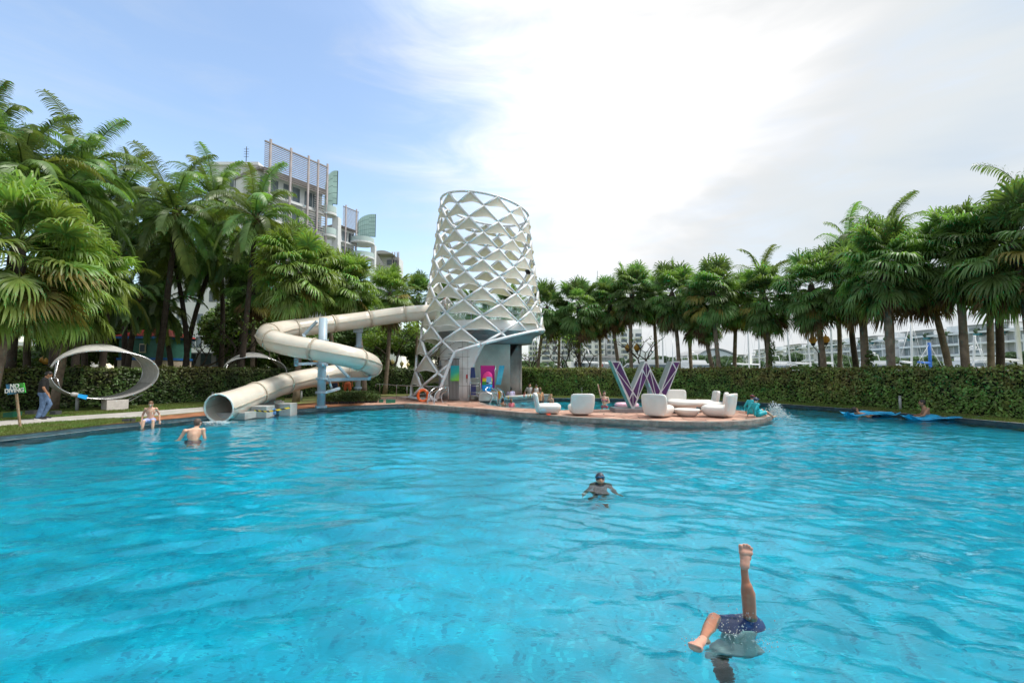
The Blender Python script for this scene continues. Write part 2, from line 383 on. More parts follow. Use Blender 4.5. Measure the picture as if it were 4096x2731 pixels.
gl = ns.new('ShaderNodeBsdfGlossy'); gl.inputs['Roughness'].default_value = 0; gl.inputs['Color'].default_value = (1, 1, 1, 1)
rf = ns.new('ShaderNodeBsdfRefraction'); rf.inputs['IOR'].default_value = 1.33; rf.inputs['Roughness'].default_value = 0; rf.inputs['Color'].default_value = (.70, 1, 1, 1)
fr = ns.new('ShaderNodeFresnel'); fr.inputs['IOR'].default_value = 1.33; mi = ns.new('ShaderNodeMixShader')
g = ns.new('ShaderNodeNewGeometry'); mp = ns.new('ShaderNodeMapping'); ls.new(g.outputs['Position'], mp.inputs[0]); mp.inputs['Scale'].default_value = (.7, 1.7, 1); mp.inputs['Rotation'].default_value = (0, 0, .2)
w1 = ns.new('ShaderNodeTexNoise'); w1.inputs['Scale'].default_value = 7; w1.inputs['Detail'].default_value = 3; w1.inputs['Roughness'].default_value = .45; w1.inputs['Distortion'].default_value = .8; ls.new(mp.outputs[0], w1.inputs['Vector'])
bp = ns.new('ShaderNodeBump'); bp.inputs['Strength'].default_value = .40; bp.inputs['Distance'].default_value = .013; ls.new(w1.outputs[0], bp.inputs['Height'])
for s_ in (gl, rf, fr): ls.new(bp.outputs[0], s_.inputs['Normal'])
ls.new(fr.outputs[0], mi.inputs[0]); ls.new(rf.outputs[0], mi.inputs[1]); ls.new(gl.outputs[0], mi.inputs[2]); ls.new(mi.outputs[0], ns['Material Output'].inputs[0])
tag(link('water', me, mw), kind='structure')
# coping and strips of the left bank
lb = left_bank; strip('pool_edge', lb, offset_line(lb, .17), .126, M_edge)
lb2 = lb[2:8]
pa = [G(0, 1707), G(214, 1690), G(428, 1676), G(640, 1661), G(821, 1645), G(1000, 1628), G(1137, 1615)]
pb = [G(0, 1684), G(214, 1669), G(428, 1655), G(640, 1641), G(821, 1628), G(1000, 1613), G(1137, 1603)]
ex = lambda l: [l[0] + (l[0] - l[1]) * 3] + l
strip('footpath', [xy(p) for p in ex(pa)], [xy(p) for p in ex(pb)], .128, M_path)
pc = [G(280, 1664), G(428, 1656), G(640, 1642), G(821, 1629)]; pd = [G(280, 1651), G(428, 1642), G(640, 1630), G(821, 1617)]
strip('paved_stand', [xy(p) for p in pc], [xy(p) for p in pd], .124, mat('red_paving', (.26, .15, .11), .9, .3, 4))
ob = offset_line(lb, .17)[4:]
so_ = [(p[0], p[1]) for p in ob]
sb = [xy(p) for p in (G(500, 1688), G(560, 1672), G(821, 1647), G(1003, 1629), G(1166, 1617), G(1300, 1608), G(1440, 1598), G(1560, 1592))]
k = len(so_); sb = sb[:k] + [sb[-1]] * (k - len(sb)) if len(sb) < k else sb[:k]
strip('soil_bed', so_, sb, .132, M_soil)
# terracotta deck under the tower and out along the peninsula
m = bpy.data.materials.new('deck_stone'); m.use_nodes = True; t = m.node_tree; ns, ls = t.nodes, t.links; b = ns['Principled BSDF']; b.inputs['Roughness'].default_value = .55
g = ns.new('ShaderNodeNewGeometry'); vo = ns.new('ShaderNodeTexVoronoi'); vo.inputs['Scale'].default_value = 1.5; ls.new(g.outputs['Position'], vo.inputs['Vector'])
v2 = ns.new('ShaderNodeTexVoronoi'); v2.feature = 'DISTANCE_TO_EDGE'; v2.inputs['Scale'].default_value = 1.5; ls.new(g.outputs['Position'], v2.inputs['Vector'])
no = ns.new('ShaderNodeTexNoise'); no.inputs['Scale'].default_value = 3; no.inputs['Detail'].default_value = 8; ls.new(g.outputs['Position'], no.inputs['Vector'])
sp = ns.new('ShaderNodeSeparateColor'); ls.new(vo.outputs['Color'], sp.inputs[0])
ad = ns.new('ShaderNodeMath'); ad.operation = 'MULTIPLY_ADD'; ls.new(no.outputs[0], ad.inputs[0]); ad.inputs[1].default_value = 1.3; ls.new(sp.outputs[0], ad.inputs[2])
rp = ns.new('ShaderNodeValToRGB'); mr = ns.new('ShaderNodeMath'); mr.operation = 'MULTIPLY'; ls.new(ad.outputs[0], mr.inputs[0]); mr.inputs[1].default_value = .5; ls.new(mr.outputs[0], rp.inputs[0])
e = rp.color_ramp.elements; e[0].position = .25; e[0].color = (.22, .10, .07, 1); e[1].position = .85; e[1].color = (.60, .38, .29, 1); q = e.new(.5); q.color = (.46, .26, .19, 1)
jn = ns.new('ShaderNodeMath'); jn.operation = 'GREATER_THAN'; ls.new(v2.outputs['Distance'], jn.inputs[0]); jn.inputs[1].default_value = .03
mxc = ns.new('ShaderNodeMixRGB'); ls.new(jn.outputs[0], mxc.inputs[0]); mxc.inputs[1].default_value = (.13, .08, .06, 1); ls.new(rp.outputs[0], mxc.inputs[2]); ls.new(mxc.outputs[0], b.inputs['Base Color'])
bq = ns.new('ShaderNodeBump'); bq.inputs['Strength'].default_value = .5; bq.inputs['Distance'].default_value = .02; ls.new(jn.outputs[0], bq.inputs['Height']); ls.new(bq.outputs[0], b.inputs['Normal'])
M_deck = m
deck_back = [(-.5, 31.0), (-6, 31.2), (-8.3, 27.8)]
deck = [left_bank[-2]] + [left_bank[-1]] + front + back + bar_in[:1] + [(-1.5, 27.2), (1.2, 27.4)] + deck_back
deck_o = fill([deck], .136, 'deck', M_deck)
pen = [left_bank[-1]] + front + back
mb = MB(); inn = pen; outw = [(p[0], p[1]) for p in offset_line(pen, -.05)]
k = len(pen); mb.add([(p[0], p[1], .142) for p in outw] + [(p[0], p[1], .142) for p in offset_line(pen, .22)] + [(p[0], p[1], -.3) for p in outw],
    [(i, i + 1, k + i + 1, k + i) for i in range(k - 1)] + [(2 * k + i, 2 * k + i + 1, i + 1, i) for i in range(k - 1)])
tag(mb.build('deck_edge', mat('coping_stone', (.30, .235, .20), .6, .35, 5, bump=.3)), kind='structure')
# grass blades (uncountable): left lawn, strip below the right hedge
def blades(name, polys, dens, h=.06):
    Vs = []; 
    for (a, b_, c, d, w) in polys:      # quads a-b-c-d
        a, b_, c, d = [np.array((p[0], p[1])) for p in (a, b_, c, d)]
        area = np.linalg.norm(b_ - a) * np.linalg.norm(d - a); n = int(area * dens * w)
        s, q = rng.uniform(0, 1, (2, n, 1)); p = a * (1 - s) * (1 - q) + b_ * s * (1 - q) + c * s * q + d * (1 - s) * q
        th = rng.uniform(0, 6.28, n); hh = h * rng.uniform(.4, 1.4, n); ww = .012 * rng.uniform(.7, 1.8, n)
        dx, dy = np.cos(th) * ww, np.sin(th) * ww; lx, ly = rng.normal(0, .03, (2, n))
        z = np.full(n, .12)
        Vs.append(np.stack([np.stack([p[:, 0] - dx, p[:, 1] - dy, z], 1), np.stack([p[:, 0] + dx, p[:, 1] + dy, z], 1), np.stack([p[:, 0] + lx, p[:, 1] + ly, z + hh], 1)], 1).reshape(-1, 3))
    V = np.concatenate(Vs); me = fast_mesh(name, V, np.arange(len(V)).reshape(-1, 3)); return tag(link(name, me, M_blade), kind='stuff')
oe = offset_line(lb, .19)
def band(A, B, w=1): n = min(len(A), len(B)) - 1; return [(A[i], A[i + 1], B[i + 1], B[i], w) for i in range(n)]
blades('lawn_grass', band([oe[2], oe[3], oe[4]], [xy(pa[0]), xy(pa[1]), xy(pa[2])]) + [(oe[4], oe[5], sb[1], xy(pa[2]), .6)] +
       band([xy(p) for p in pb], [xy(G(u, v)) for u, v in ((0, 1650), (214, 1640), (428, 1630), (640, 1618), (821, 1608), (1000, 1597), (1137, 1590))], .8), 1500)
blades('verge_grass', band(bank_r[2:-1], offset_line(bank_r, -.0)[2:-1]) + [(bank_r[i], bank_r[i + 1], (bank_r[i + 1][0] * 1.06, bank_r[i + 1][1] * 1.045), (bank_r[i][0] * 1.06, bank_r[i][1] * 1.045), 1) for i in range(0, len(bank_r) - 2)], 1500, .08)
M_kerb = mat('pale_edging', (.5, .5, .48), .7, .3, 8)
strip('pool_kerb', offset_line(bank_r, .02), offset_line(bank_r, -.10), .128, M_kerb)
strip('pool_kerb', offset_line(lb, .002), offset_line(lb, -.05), .02, mat('gutter', (.45, .5, .5), .4, .3, 10))
# ================================================================== hedges
def hedge(name, pts, h, th, label, c_dark, dens, red):
    pts = [Vector((p[0], p[1])) for p in pts]; dense = []
    for a, b_ in zip(pts[:-1], pts[1:]):
        k = max(1, int((b_ - a).length / .5)); dense += [a.lerp(b_, i / k) for i in range(k)]
    dense.append(pts[-1]); A = [(p.x, p.y) for p in dense]; B = offset_line(A, th)
    root = thing(name, label, 'hedge', (A[0][0], A[0][1], .12))
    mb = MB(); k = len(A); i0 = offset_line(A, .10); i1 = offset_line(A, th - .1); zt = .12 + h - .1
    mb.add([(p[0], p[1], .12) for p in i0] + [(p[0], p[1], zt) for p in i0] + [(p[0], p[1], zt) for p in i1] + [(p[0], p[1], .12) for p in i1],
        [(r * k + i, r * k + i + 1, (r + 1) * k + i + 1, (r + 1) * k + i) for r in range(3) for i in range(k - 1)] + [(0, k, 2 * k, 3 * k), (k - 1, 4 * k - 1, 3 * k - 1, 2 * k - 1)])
    mb.build('twigs', mat('hedge_core_shade', (.012, .018, .008), .95), root)  # solid box core, near-black: shade between the leaves put into its colour
    Cs, Ns = [], []
    for i in range(k - 1):
        a, b_ = np.array(A[i]), np.array(A[i + 1]); c, d = np.array(B[i]), np.array(B[i + 1]); ln = np.linalg.norm(b_ - a); tdir = (b_ - a) / max(ln, 1e-6); nrm = np.array((tdir[1], -tdir[0]))
        n = int(ln * h * dens); s = rng.uniform(0, 1, n)[:, None]; z = rng.uniform(0.02, 1, n) * h
        dep = rng.normal(0, .06, n) + .08 * np.sin(s[:, 0] * 3 + i * 1.3) * np.sin(z * 4 + i * .7)
        p = a * (1 - s) + b_ * s - nrm * dep[:, None] * -1
        Cs.append(np.stack([p[:, 0], p[:, 1], .12 + z], 1)); Ns.append(np.tile([nrm[0], nrm[1], .35], (n, 1)))
        n = int(ln * th * dens * .8); s, q = rng.uniform(0, 1, (2, n)); s = s[:, None]; q = q[:, None]; p = (a * (1 - s) + b_ * s) * (1 - q) + (c * (1 - s) + d * s) * q
        Cs.append(np.stack([p[:, 0], p[:, 1], .12 + h + rng.normal(-.02, .045, n) + .035 * math.sin(i * .83) + .025 * math.sin(i * 2.1 + 1) + np.where(rng.uniform(0, 1, n) < .035, rng.uniform(.04, .16, n), 0)], 1)); Ns.append(np.tile([0, 0, 1.], (n, 1)))
    V, Fc = leaf_cards(np.concatenate(Cs), np.concatenate(Ns), .062)
    o = link('leaf_cover', fast_mesh('leaf_cover', V - np.array(root.location), Fc), red, root); o['kind'] = 'stuff'
    return root
def hedge_mat(name, g1, g2, redc, redamt):
    m = mat(name, g1, .5, .4, 1.5, col2=g2, island=.45, trans=.15); t = m.node_tree; ns, ls = t.nodes, t.links
    hs = [n for n in ns if n.type == 'HUE_SAT'][0]; srcl = hs.inputs['Color'].links[0].from_socket
    g = ns.new('ShaderNodeNewGeometry'); sx = ns.new('ShaderNodeSeparateXYZ'); ls.new(g.outputs['Position'], sx.inputs[0])
    no = ns.new('ShaderNodeTexNoise'); no.inputs['Scale'].default_value = .42; no.inputs['Detail'].default_value = 9; no.inputs['Roughness'].default_value = .72; ls.new(g.outputs['Position'], no.inputs['Vector'])
    a = ns.new('ShaderNodeMath'); a.operation = 'MULTIPLY_ADD'; ls.new(sx.outputs['Z'], a.inputs[0]); a.inputs[1].default_value = .10; ls.new(no.outputs[0], a.inputs[2])
    r = ns.new('ShaderNodeMapRange'); ls.new(a.outputs[0], r.inputs[0]); r.inputs[1].default_value = .60; r.inputs[2].default_value = .76; r.inputs[4].default_value = redamt
    mxr = ns.new('ShaderNodeMixRGB'); ls.new(r.outputs[0], mxr.inputs[0]); ls.new(srcl, mxr.inputs[1]); mxr.inputs[2].default_value = (*redc, 1); ls.new(mxr.outputs[0], hs.inputs['Color'])
    return m
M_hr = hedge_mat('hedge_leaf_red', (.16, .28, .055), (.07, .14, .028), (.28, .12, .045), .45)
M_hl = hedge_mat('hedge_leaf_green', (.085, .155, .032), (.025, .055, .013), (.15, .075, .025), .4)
hp = [xy(G(u, v)) for u, v in ((2200, 1582), (2450, 1584), (2700, 1589), (2940, 1596), (3150, 1606), (3400, 1623), (3663, 1644), (3880, 1661), (4096, 1677))]
hedge_r = [(-4, 32.5), (0, 31.5)] + hp + [(hp[-1][0] + 1.6, hp[-1][1] - 4)]
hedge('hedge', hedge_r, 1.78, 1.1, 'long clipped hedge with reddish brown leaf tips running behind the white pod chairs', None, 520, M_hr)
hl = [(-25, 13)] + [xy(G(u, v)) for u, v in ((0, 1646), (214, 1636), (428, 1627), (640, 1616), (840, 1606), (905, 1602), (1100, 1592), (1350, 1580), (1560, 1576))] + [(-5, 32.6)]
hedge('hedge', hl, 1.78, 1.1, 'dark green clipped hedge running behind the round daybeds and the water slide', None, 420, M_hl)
# ================================================================== the lattice tower
ZK = [11.82, 11.083, 10.29, 9.49, 8.69, 7.89, 7.09, 6.30, 5.49, 4.70, 3.91, 3.13, 2.36, 1.52, .80, .14]
def tower_pt(phi, z):
    r = 4.5027 - .1939 * z + .0037 * z * z; X = r * math.sin(phi); Y = -r * math.cos(phi)
    return Vector((-1.7173 + .0016 * z + X, 27.98 + Y, z + (-.0879 - .008 * z) * X * min(1, z / 3) - .008 * Y))
def tower_node(k, j): return tower_pt(R(-14.09 + 360 / 11 * j - .1326 * k), ZK[k])
TIP = P(2184, 1321, 28.0); VTX = P(1820, 1410, 24.6)
FOOT = G(1747, 1606)
def cut_z(x):             # lower edge of the lattice as seen from the front, the same at the back
    if x <= FOOT.x: return 0
    if x <= VTX.x: return .12 + (x - FOOT.x) / (VTX.x - FOOT.x) * (VTX.z - .12)
    return VTX.z + (x - VTX.x) / (TIP.x - VTX.x) * (TIP.z - VTX.z)
above = lambda p: p.z >= cut_z(p.x) - .06
def clip(a, b):
    if above(a) and above(b): return a, b
    if not above(a) and not above(b): return None
    lo, hi = (a, b) if above(a) else (b, a)
    for _ in range(18):
        m_ = (lo + hi) / 2
        if above(m_): lo = m_
        else: hi = m_
        if _ == 0: top = (a if above(a) else b)
    return top, lo
tw = thing('lattice_tower', 'tall white lattice tower of crossed steel tubes with beige fabric triangles', 'tower', (-1.72, 27.98, .136))
n_part = 0
for k in range(15):
    half = .5 if k % 2 else 0
    for j in range(11):
        a = tower_node(k, j + half)
        for s in (-.5, .5):
            b_ = tower_node(k + 1, j + half + s); c = clip(a, b_)
            if c and (c[0] - c[1]).length > .08:
                mb = MB(); mid = (c[0] + c[1]) / 2
                mb.tube([c[0], c[1]], .068, 8); mb.build('lattice_tube', M_frame, tw)
def ring(k, r, n=66, f=None):
    mb = MB(); mb.tube([tower_pt(2 * math.pi * i / n, ZK[k]) for i in range(n)], r, 8, closed=True); return mb
ring(0, .075).build('top_ring', M_frame, tw)
# oblique lower edge tube, front and back, and legs to the ground
edge = MB()
def edge_curve(sign):
    pts = []
    for i in range(60):
        ph = sign * (R(180) - math.pi * i / 59)
        # find z on the surface at this angle where z == cut_z
        z = 3.
        for _ in range(12): p = tower_pt(ph, z); z = max(.12, z + (cut_z(p.x) - p.z))
        p = tower_pt(ph, z)
        if p.x > FOOT.x - .02: pts.append(p)
    return pts
for sg in (-1, 1):
    q = edge_curve(sg); MB().tube(q, .085, 10).build('edge_tube', M_frame, tw)
base = [tower_pt(R(180 + a), .2) for a in range(0, 360, 6)]
base = [p for p in sorted(base, key=lambda p: math.atan2(p.y - 27.98, -(p.x + 1.72))) if p.x < FOOT.x + .1]
MB().tube(base, .085, 8).build('base_tube', M_frame, tw)
# fabric triangles
for k in range(0, 14):
    half = .5 if k % 2 else 0
    for j in range(11):
        a = tower_node(k, j + half); l = tower_node(k + 1, j + half - .5); r_ = tower_node(k + 1, j + half + .5)
        if not (above(a) and above(l) and above(r_)) or min(l.z, r_.z) < .35: continue
        cen = (a + l + r_) / 3; outw = Vector((cen.x + 1.72, cen.y - 27.98, 0)).normalized()
        a2 = a.lerp((l + r_) / 2, .09) + outw * .06; l2 = l.lerp(cen, .13) + outw * .05; r2_ = r_.lerp(cen, .13) + outw * .05
        n = 7; vs = []; fs = []
        for i in range(n):
            f = i / (n - 1); row = i + 1
            for q in range(row):
                g_ = q / i if i else .5
                p = a2.lerp(l2.lerp(r2_, g_), f)
                bow = math.sin(math.pi * g_) if i else 0
                p = p + outw * (.14 * f * f * bow) + Vector((0, 0, .04 * f * f * bow - .05 * f * f * math.sin(2 * math.pi * g_ + .4)))
                vs.append(p)
        idx = lambda i, q: i * (i + 1) // 2 + q
        for i in range(n - 1):
            for q in range(i + 1):
                fs.append((idx(i, q), idx(i + 1, q), idx(i + 1, q + 1)))
                if q < i: fs.append((idx(i, q), idx(i + 1, q + 1), idx(i, q + 1)))
        mb = MB(); mb.add(vs, fs, True); so2 = mb.build('fabric_triangle', M_sail, tw)
        hem = MB(); hem.tube([vs[idx(n - 1, q)] for q in range(n)], .014, 5); hem.build('hem_cord', M_white, so2)
# ---- platform, stair core and walls inside
TC = Vector((-1.5, 28.0, 0)); M_panel = mat('white_panel', (.80, .81, .82), .35, .12, 1.2); M_grey = mat('grey_render', (.25, .235, .22), .8, .3, 1.0, bump=.2)
core = thing('slide_tower_core', 'white and grey round building with an arched front inside the lattice tower', 'building', (TC.x, TC.y, .136))
c0 = Vector((0, 0, 0)); CX = TC.x
mb = MB(); mb.lathe([(3.35, 4.0), (3.35, 4.55), (3.2, 4.58), (.1, 4.58)], (TC.x, TC.y, 0), 48); mb.build('platform_ring', M_panel, core)
mb = MB(); mb.lathe([(3.33, 4.01), (3.05, 3.88), (2.80, 3.70), (2.72, 3.4), (.1, 3.4)], (TC.x, TC.y, 0), 48); mb.build('platform_soffit', mat('soffit', (.27, .30, .32), .6, .2, 1), core)
for i in range(14):
    a = 2 * math.pi * i / 14; mb = MB()
    mb.tube([(TC.x + 3.3 * math.cos(a), TC.y + 3.3 * math.sin(a), 4.5), (TC.x + 3.3 * math.cos(a), TC.y + 3.3 * math.sin(a), 5.62)], .025, 6); mb.build('baluster', M_steel, core)
mb = MB(); mb.tube([(TC.x + 3.3 * math.cos(a), TC.y + 3.3 * math.sin(a), 5.64) for a in [i * math.pi / 24 for i in range(48)]], .03, 6, closed=True); mb.build('guard_rail', M_steel, core)
mg = bpy.data.materials.new('green_glass'); mg.use_nodes = True; q = mg.node_tree.nodes; bq = q['Principled BSDF']; bq.inputs['Base Color'].default_value = (.45, .72, .62, 1); bq.inputs['Transmission Weight'].default_value = .75; bq.inputs['Roughness'].default_value = .03; bq.inputs['IOR'].default_value = 1.05; bq.inputs['Alpha'].default_value = .55
for i in range(14):
    a0 = 2 * math.pi * (i + .06) / 14; a1 = 2 * math.pi * (i + .94) / 14; mb = MB()
    mb.lathe([(3.3, 4.62), (3.3, 5.5)], (TC.x, TC.y, 0), 4, a0, a1); mb.build('glass_panel', mg, core)
# front wall: vertical shell with an arched opening
def wall_pt(x, z, r=2.85, back=0): 
    dx = max(-r, min(r, x - CX)); return Vector((x, TC.y + back - math.sqrt(max(0, r * r - dx * dx)), z))
def XD(u): return P(u, 1477.5, 25.3).x
zt = 3.45
left_e = [(1881, .136), (1882, .9), (1888, 1.5), (1897, 2.0), (1912, 2.5), (1930, 3.0), (1950, 3.45)]
righ_e = [(1986, .136), (1990, .9), (1997, 1.5), (2012, 2.1), (2030, 2.5), (2050, 2.75), (2070, 2.95)]
def shell(name, fl, fr_, mt, r=2.85, n=12, back=0):
    mb = MB(); vs = []; k = len(fl)
    for (xl, zl), (xr, zr) in zip(fl, fr_):
        for i in range(n + 1):
            x = xl + (xr - xl) * i / n; z = zl + (zr - zl) * i / n; vs.append(wall_pt(x, z, r, back))
    fs = [(a * (n + 1) + i, a * (n + 1) + i + 1, (a + 1) * (n + 1) + i + 1, (a + 1) * (n + 1) + i) for a in range(k - 1) for i in range(n)]
    mb.add(vs, fs, True); o = mb.build(name, mt, core); sm = o.modifiers.new('t', 'SOLIDIFY'); sm.thickness = .16; sm.offset = 1; return o
shell('wall_panel', [(XD(1752), z) for _, z in left_e], [(XD(u), z) for u, z in left_e], M_panel)
colr = [(XD(1986 + 26), .136), (XD(2012), .9), (XD(2014), 1.5), (XD(2022), 2.1), (XD(2036), 2.6), (XD(2052), 3.0), (XD(2070), 3.4)]
shell('column', colr, [(max(CX + 2.0, x + .1), z) for x, z in colr], M_grey, back=2.3)
mb = MB()   # side and back walls
mb.lathe([(2.0, .136), (2.0, 3.4)], (TC.x, TC.y, 0), 30, R(0), R(205)); mb.build('back_wall', M_grey, core)
MB().box((CX + 1.98, 29.2, 1.78), (.06, 1.8, 3.3)).build('column_side', M_grey, core)
# inner curved vault seen through the arch
mb = MB(); vs = []; n = 14; rows_ = 9
for a in range(rows_):
    f = a / (rows_ - 1); z = .136 + f * 3.2
    for i in range(n + 1):
        g_ = i / n; x = XD(1868) + (XD(2040) - XD(1868)) * g_
        y = TC.y - 2.0 + .9 * g_ + 1.3 * math.sin(math.pi * g_) * (1 - f * .85); vs.append((x, y, z))
mb.add(vs, [(a * (n + 1) + i, a * (n + 1) + i + 1, (a + 1) * (n + 1) + i + 1, (a + 1) * (n + 1) + i) for a in range(rows_ - 1) for i in range(n)], True)
mb.build('vault', mat('vault_plaster', (.62, .62, .56), .5, .25, .8), core)
for u in (1850, 1872):
    x = XD(u); mb = MB(); p = wall_pt(x, 0, 3.02); mb.box((p.x, p.y - .005, 1.85), (.012, .012, 3.2)); mb.build('panel_joint', M_grey, core)
for z in (.95, 1.9, 2.55):
    mb = MB(); mb.tube([wall_pt(XD(1756) + (XD(1880) - XD(1756)) * i / 8, z, 3.02) for i in range(9)], .008, 4); mb.build('panel_joint', M_grey, core)
# louvred door
x0, x1 = XD(1793), XD(1843); yd = wall_pt((x0 + x1) / 2, 0, 3.05).y - .10
dr = MB(); dr.box(((x0 + x1) / 2, yd + .03, 1.33), (x1 - x0, .04, 2.2)); door = dr.build('door', mat('door_dark', (.13, .12, .12), .6), core)
for i in range(9):
    x = x0 + (x1 - x0) * (i + .5) / 9; mb = MB(); mb.box((x, yd - .005, 1.33), (.035, .03, 2.14)); mb.build('slat', mat('door_slat', (.40, .39, .38), .5), door)
mb = MB(); mb.box(((x0 + x1) / 2, yd - .0, .22), (x1 - x0 + .06, .05, .05)); mb.box(((x0 + x1) / 2, yd, 2.45), (x1 - x0 + .06, .05, .05)); mb.build('frame', M_grey, door)
# stairs behind the left lattice
mb = MB()
for i in range(12):
    a = R(150 + i * 12); mb.box((TC.x + 2.9 * math.cos(a) * 1.0, TC.y + 2.9 * math.sin(a), .4 + i * .33), (.8, .3, .04), rz=a)
mb.build('stair_tread', mat('tread', (.25, .25, .26), .6), core)
mb = MB(); mb.tube([(TC.x + 3.2 * math.cos(R(150 + i * 12)), TC.y + 3.2 * math.sin(R(150 + i * 12)), 1.4 + i * .33) for i in range(12)], .03, 6)
mb.tube([(TC.x + 3.2 * math.cos(R(150 + i * 12)), TC.y + 3.2 * math.sin(R(150 + i * 12)), .95 + i * .33) for i in range(12)], .02, 6); mb.build('handrail', M_steel, core)
mb = MB(); mb.box((XD(1773), 26.6, 1.3), (.9, .05, 2.2)); mb.build('side_screen', mat('screen_grey', (.24, .24, .25), .6, .2), core)
# loudspeaker hanging from the lattice
sp_ = thing('loudspeaker', 'small dark round loudspeaker hung in the upper lattice of the tower', 'loudspeaker', tuple(P(2113, 1083, 27.6)))
c = P(2113, 1083, 27.6); mb = MB(); mb.lathe([(0, -.22), (.13, -.2), (.2, 0), (.21, .02)], c, 14); mb.build('horn', M_black, sp_)
mb = MB(); mb.tube([c + Vector((0, 0, -.1)), c + Vector((.1, 0, .35)), c + Vector((.32, 0, .5))], .02, 6); mb.build('bracket', M_steel, sp_)
# ================================================================== water slide
def cr(pts, n):
    o = []
    for i in range(len(pts) - 1):
        p0, p1, p2, p3 = pts[max(i - 1, 0)], pts[i], pts[i + 1], pts[min(i + 2, len(pts) - 1)]
        for j in range(n):
            t = j / n; o.append(.5 * ((2 * p1) + (p2 - p0) * t + (2 * p0 - 5 * p1 + 4 * p2 - p3) * t * t + (3 * p1 - p0 - 3 * p2 + p3) * t ** 3))
    o.append(pts[-1]); return o
SL = [(1760, 1246, 27.0), (1600, 1259, 26.6), (1441, 1281, 25.6), (1300, 1299, 24.4), (1190, 1312, 23.4), (1120, 1322, 22.4), (1073, 1336, 21.2), (1074, 1352, 20.2), (1110, 1368, 19.6), (1173, 1384, 19.5),
      (1280, 1402, 19.5), (1380, 1424, 19.7), (1450, 1442, 20.5), (1487, 1462, 21.8), (1468, 1482, 23.2), (1400, 1489, 23.6), (1330, 1496, 23.3), (1263, 1508, 22.6), (1205, 1518, 21.8), (1116, 1542, 20.2), (1023, 1577, 18.6), (940, 1610, 17.3), (876, 1632, 16.35)]
sp_pts = cr([P(*q) for q in SL], 8); RS = .43
sroot = thing('water_slide', 'beige enclosed spiral tube slide running from the lattice tower down into the pool', 'water slide', tuple(G(1284, 1628)))
joints = [0, 8, 16, 25, 38, 50, 68, 80, 88, 100, 116, 128, 144, 152, 160, 176]
joints = [j for j in joints if j < len(sp_pts)]
jj = sorted(set(joints))
def frames(pts):
    F_ = []
    for i in range(len(pts)):
        t = (pts[min(i + 1, len(pts) - 1)] - pts[max(i - 1, 0)]).normalized(); x = t.cross(Vector((0, 0, 1))).normalized(); F_.append((pts[i], t, x, x.cross(t)))
    return F_
FR = frames(sp_pts)
def sweep(i0, i1, rfun, n=28, a0=0, a1=2 * math.pi):
    mb = MB(); vs = []; full = a1 - a0 > 6.28; m_ = n if full else n + 1
    for i in range(i0, i1 + 1):
        p, t, x, u = FR[i]; r = rfun(i)
        for j in range(m_): a = a0 + (a1 - a0) * j / n; vs.append(p + (x * math.cos(a) + u * math.sin(a)) * r)
    fs = [(a * m_ + j, a * m_ + (j + 1) % m_, (a + 1) * m_ + (j + 1) % m_, (a + 1) * m_ + j) for a in range(i1 - i0) for j in range(n)]
    mb.add(vs, fs, True); return mb
last = len(FR) - 1
flare = lambda i: RS + .07 * max(0, (i - (last - 22)) / 22) 
# joints about every 2.2 m
jj = [0]; acc = 0
for i in range(1, last):
    acc += (sp_pts[i] - sp_pts[i - 1]).length
    if acc > 1.95 and last - i > 4: jj.append(i); acc = 0
jj.append(last)
M_under = M_slide
for a, b_ in zip(jj[:-1], jj[1:]):
    o = sweep(a, b_, flare).build('tube_section', M_slide, sroot)
    sd = o.modifiers.new('t', 'SOLIDIFY'); sd.thickness = .03; sd.offset = -1
    for s_ in (0, math.pi):
        mb = MB(); vs = []
        for i in range(a, b_ + 1):
            p, t, x, u = FR[i]; r = flare(i); d_ = x * math.cos(s_); vs += [p + d_ * (r - .005) + u * .018, p + d_ * (r + .065) + u * .018, p + d_ * (r + .065) - u * .018, p + d_ * (r - .005) - u * .018]
        n_ = b_ - a; mb.add(vs, [(4 * i + j, 4 * i + (j + 1) % 4, 4 * i + 4 + (j + 1) % 4, 4 * i + 4 + j) for i in range(n_) for j in range(4)] + [(0, 1, 2, 3), (4 * n_ + 3, 4 * n_ + 2, 4 * n_ + 1, 4 * n_)]); mb.build('side_flange', M_slide2, o)
for i in jj[1:-1]:
    p, t, x, u = FR[i]; mb = MB(); vs = []
    for s_, rr in ((-.035, .005), (-.035, .055), (.035, .055), (.035, .005)):
        for j in range(28): a = 2 * math.pi * j / 28; vs.append(p + t * s_ + (x * math.cos(a) + u * math.sin(a)) * (flare(i) + rr * 1.25))
    mb.add(vs, [(a * 28 + j, a * 28 + (j + 1) % 28, (a + 1) * 28 + (j + 1) % 28, (a + 1) * 28 + j) for a in range(3) for j in range(28)]); mb.build('joint_collar', M_slide2, sroot)
p, t, x, u = FR[last]; mb = MB(); mb.tube([p + (x * math.cos(2 * math.pi * j / 32) + u * math.sin(2 * math.pi * j / 32)) * (RS + .075) for j in range(32)], .035, 8, closed=True); mb.build('exit_lip', mat('pale_lip', (.68, .70, .66), .3, .1), sroot)
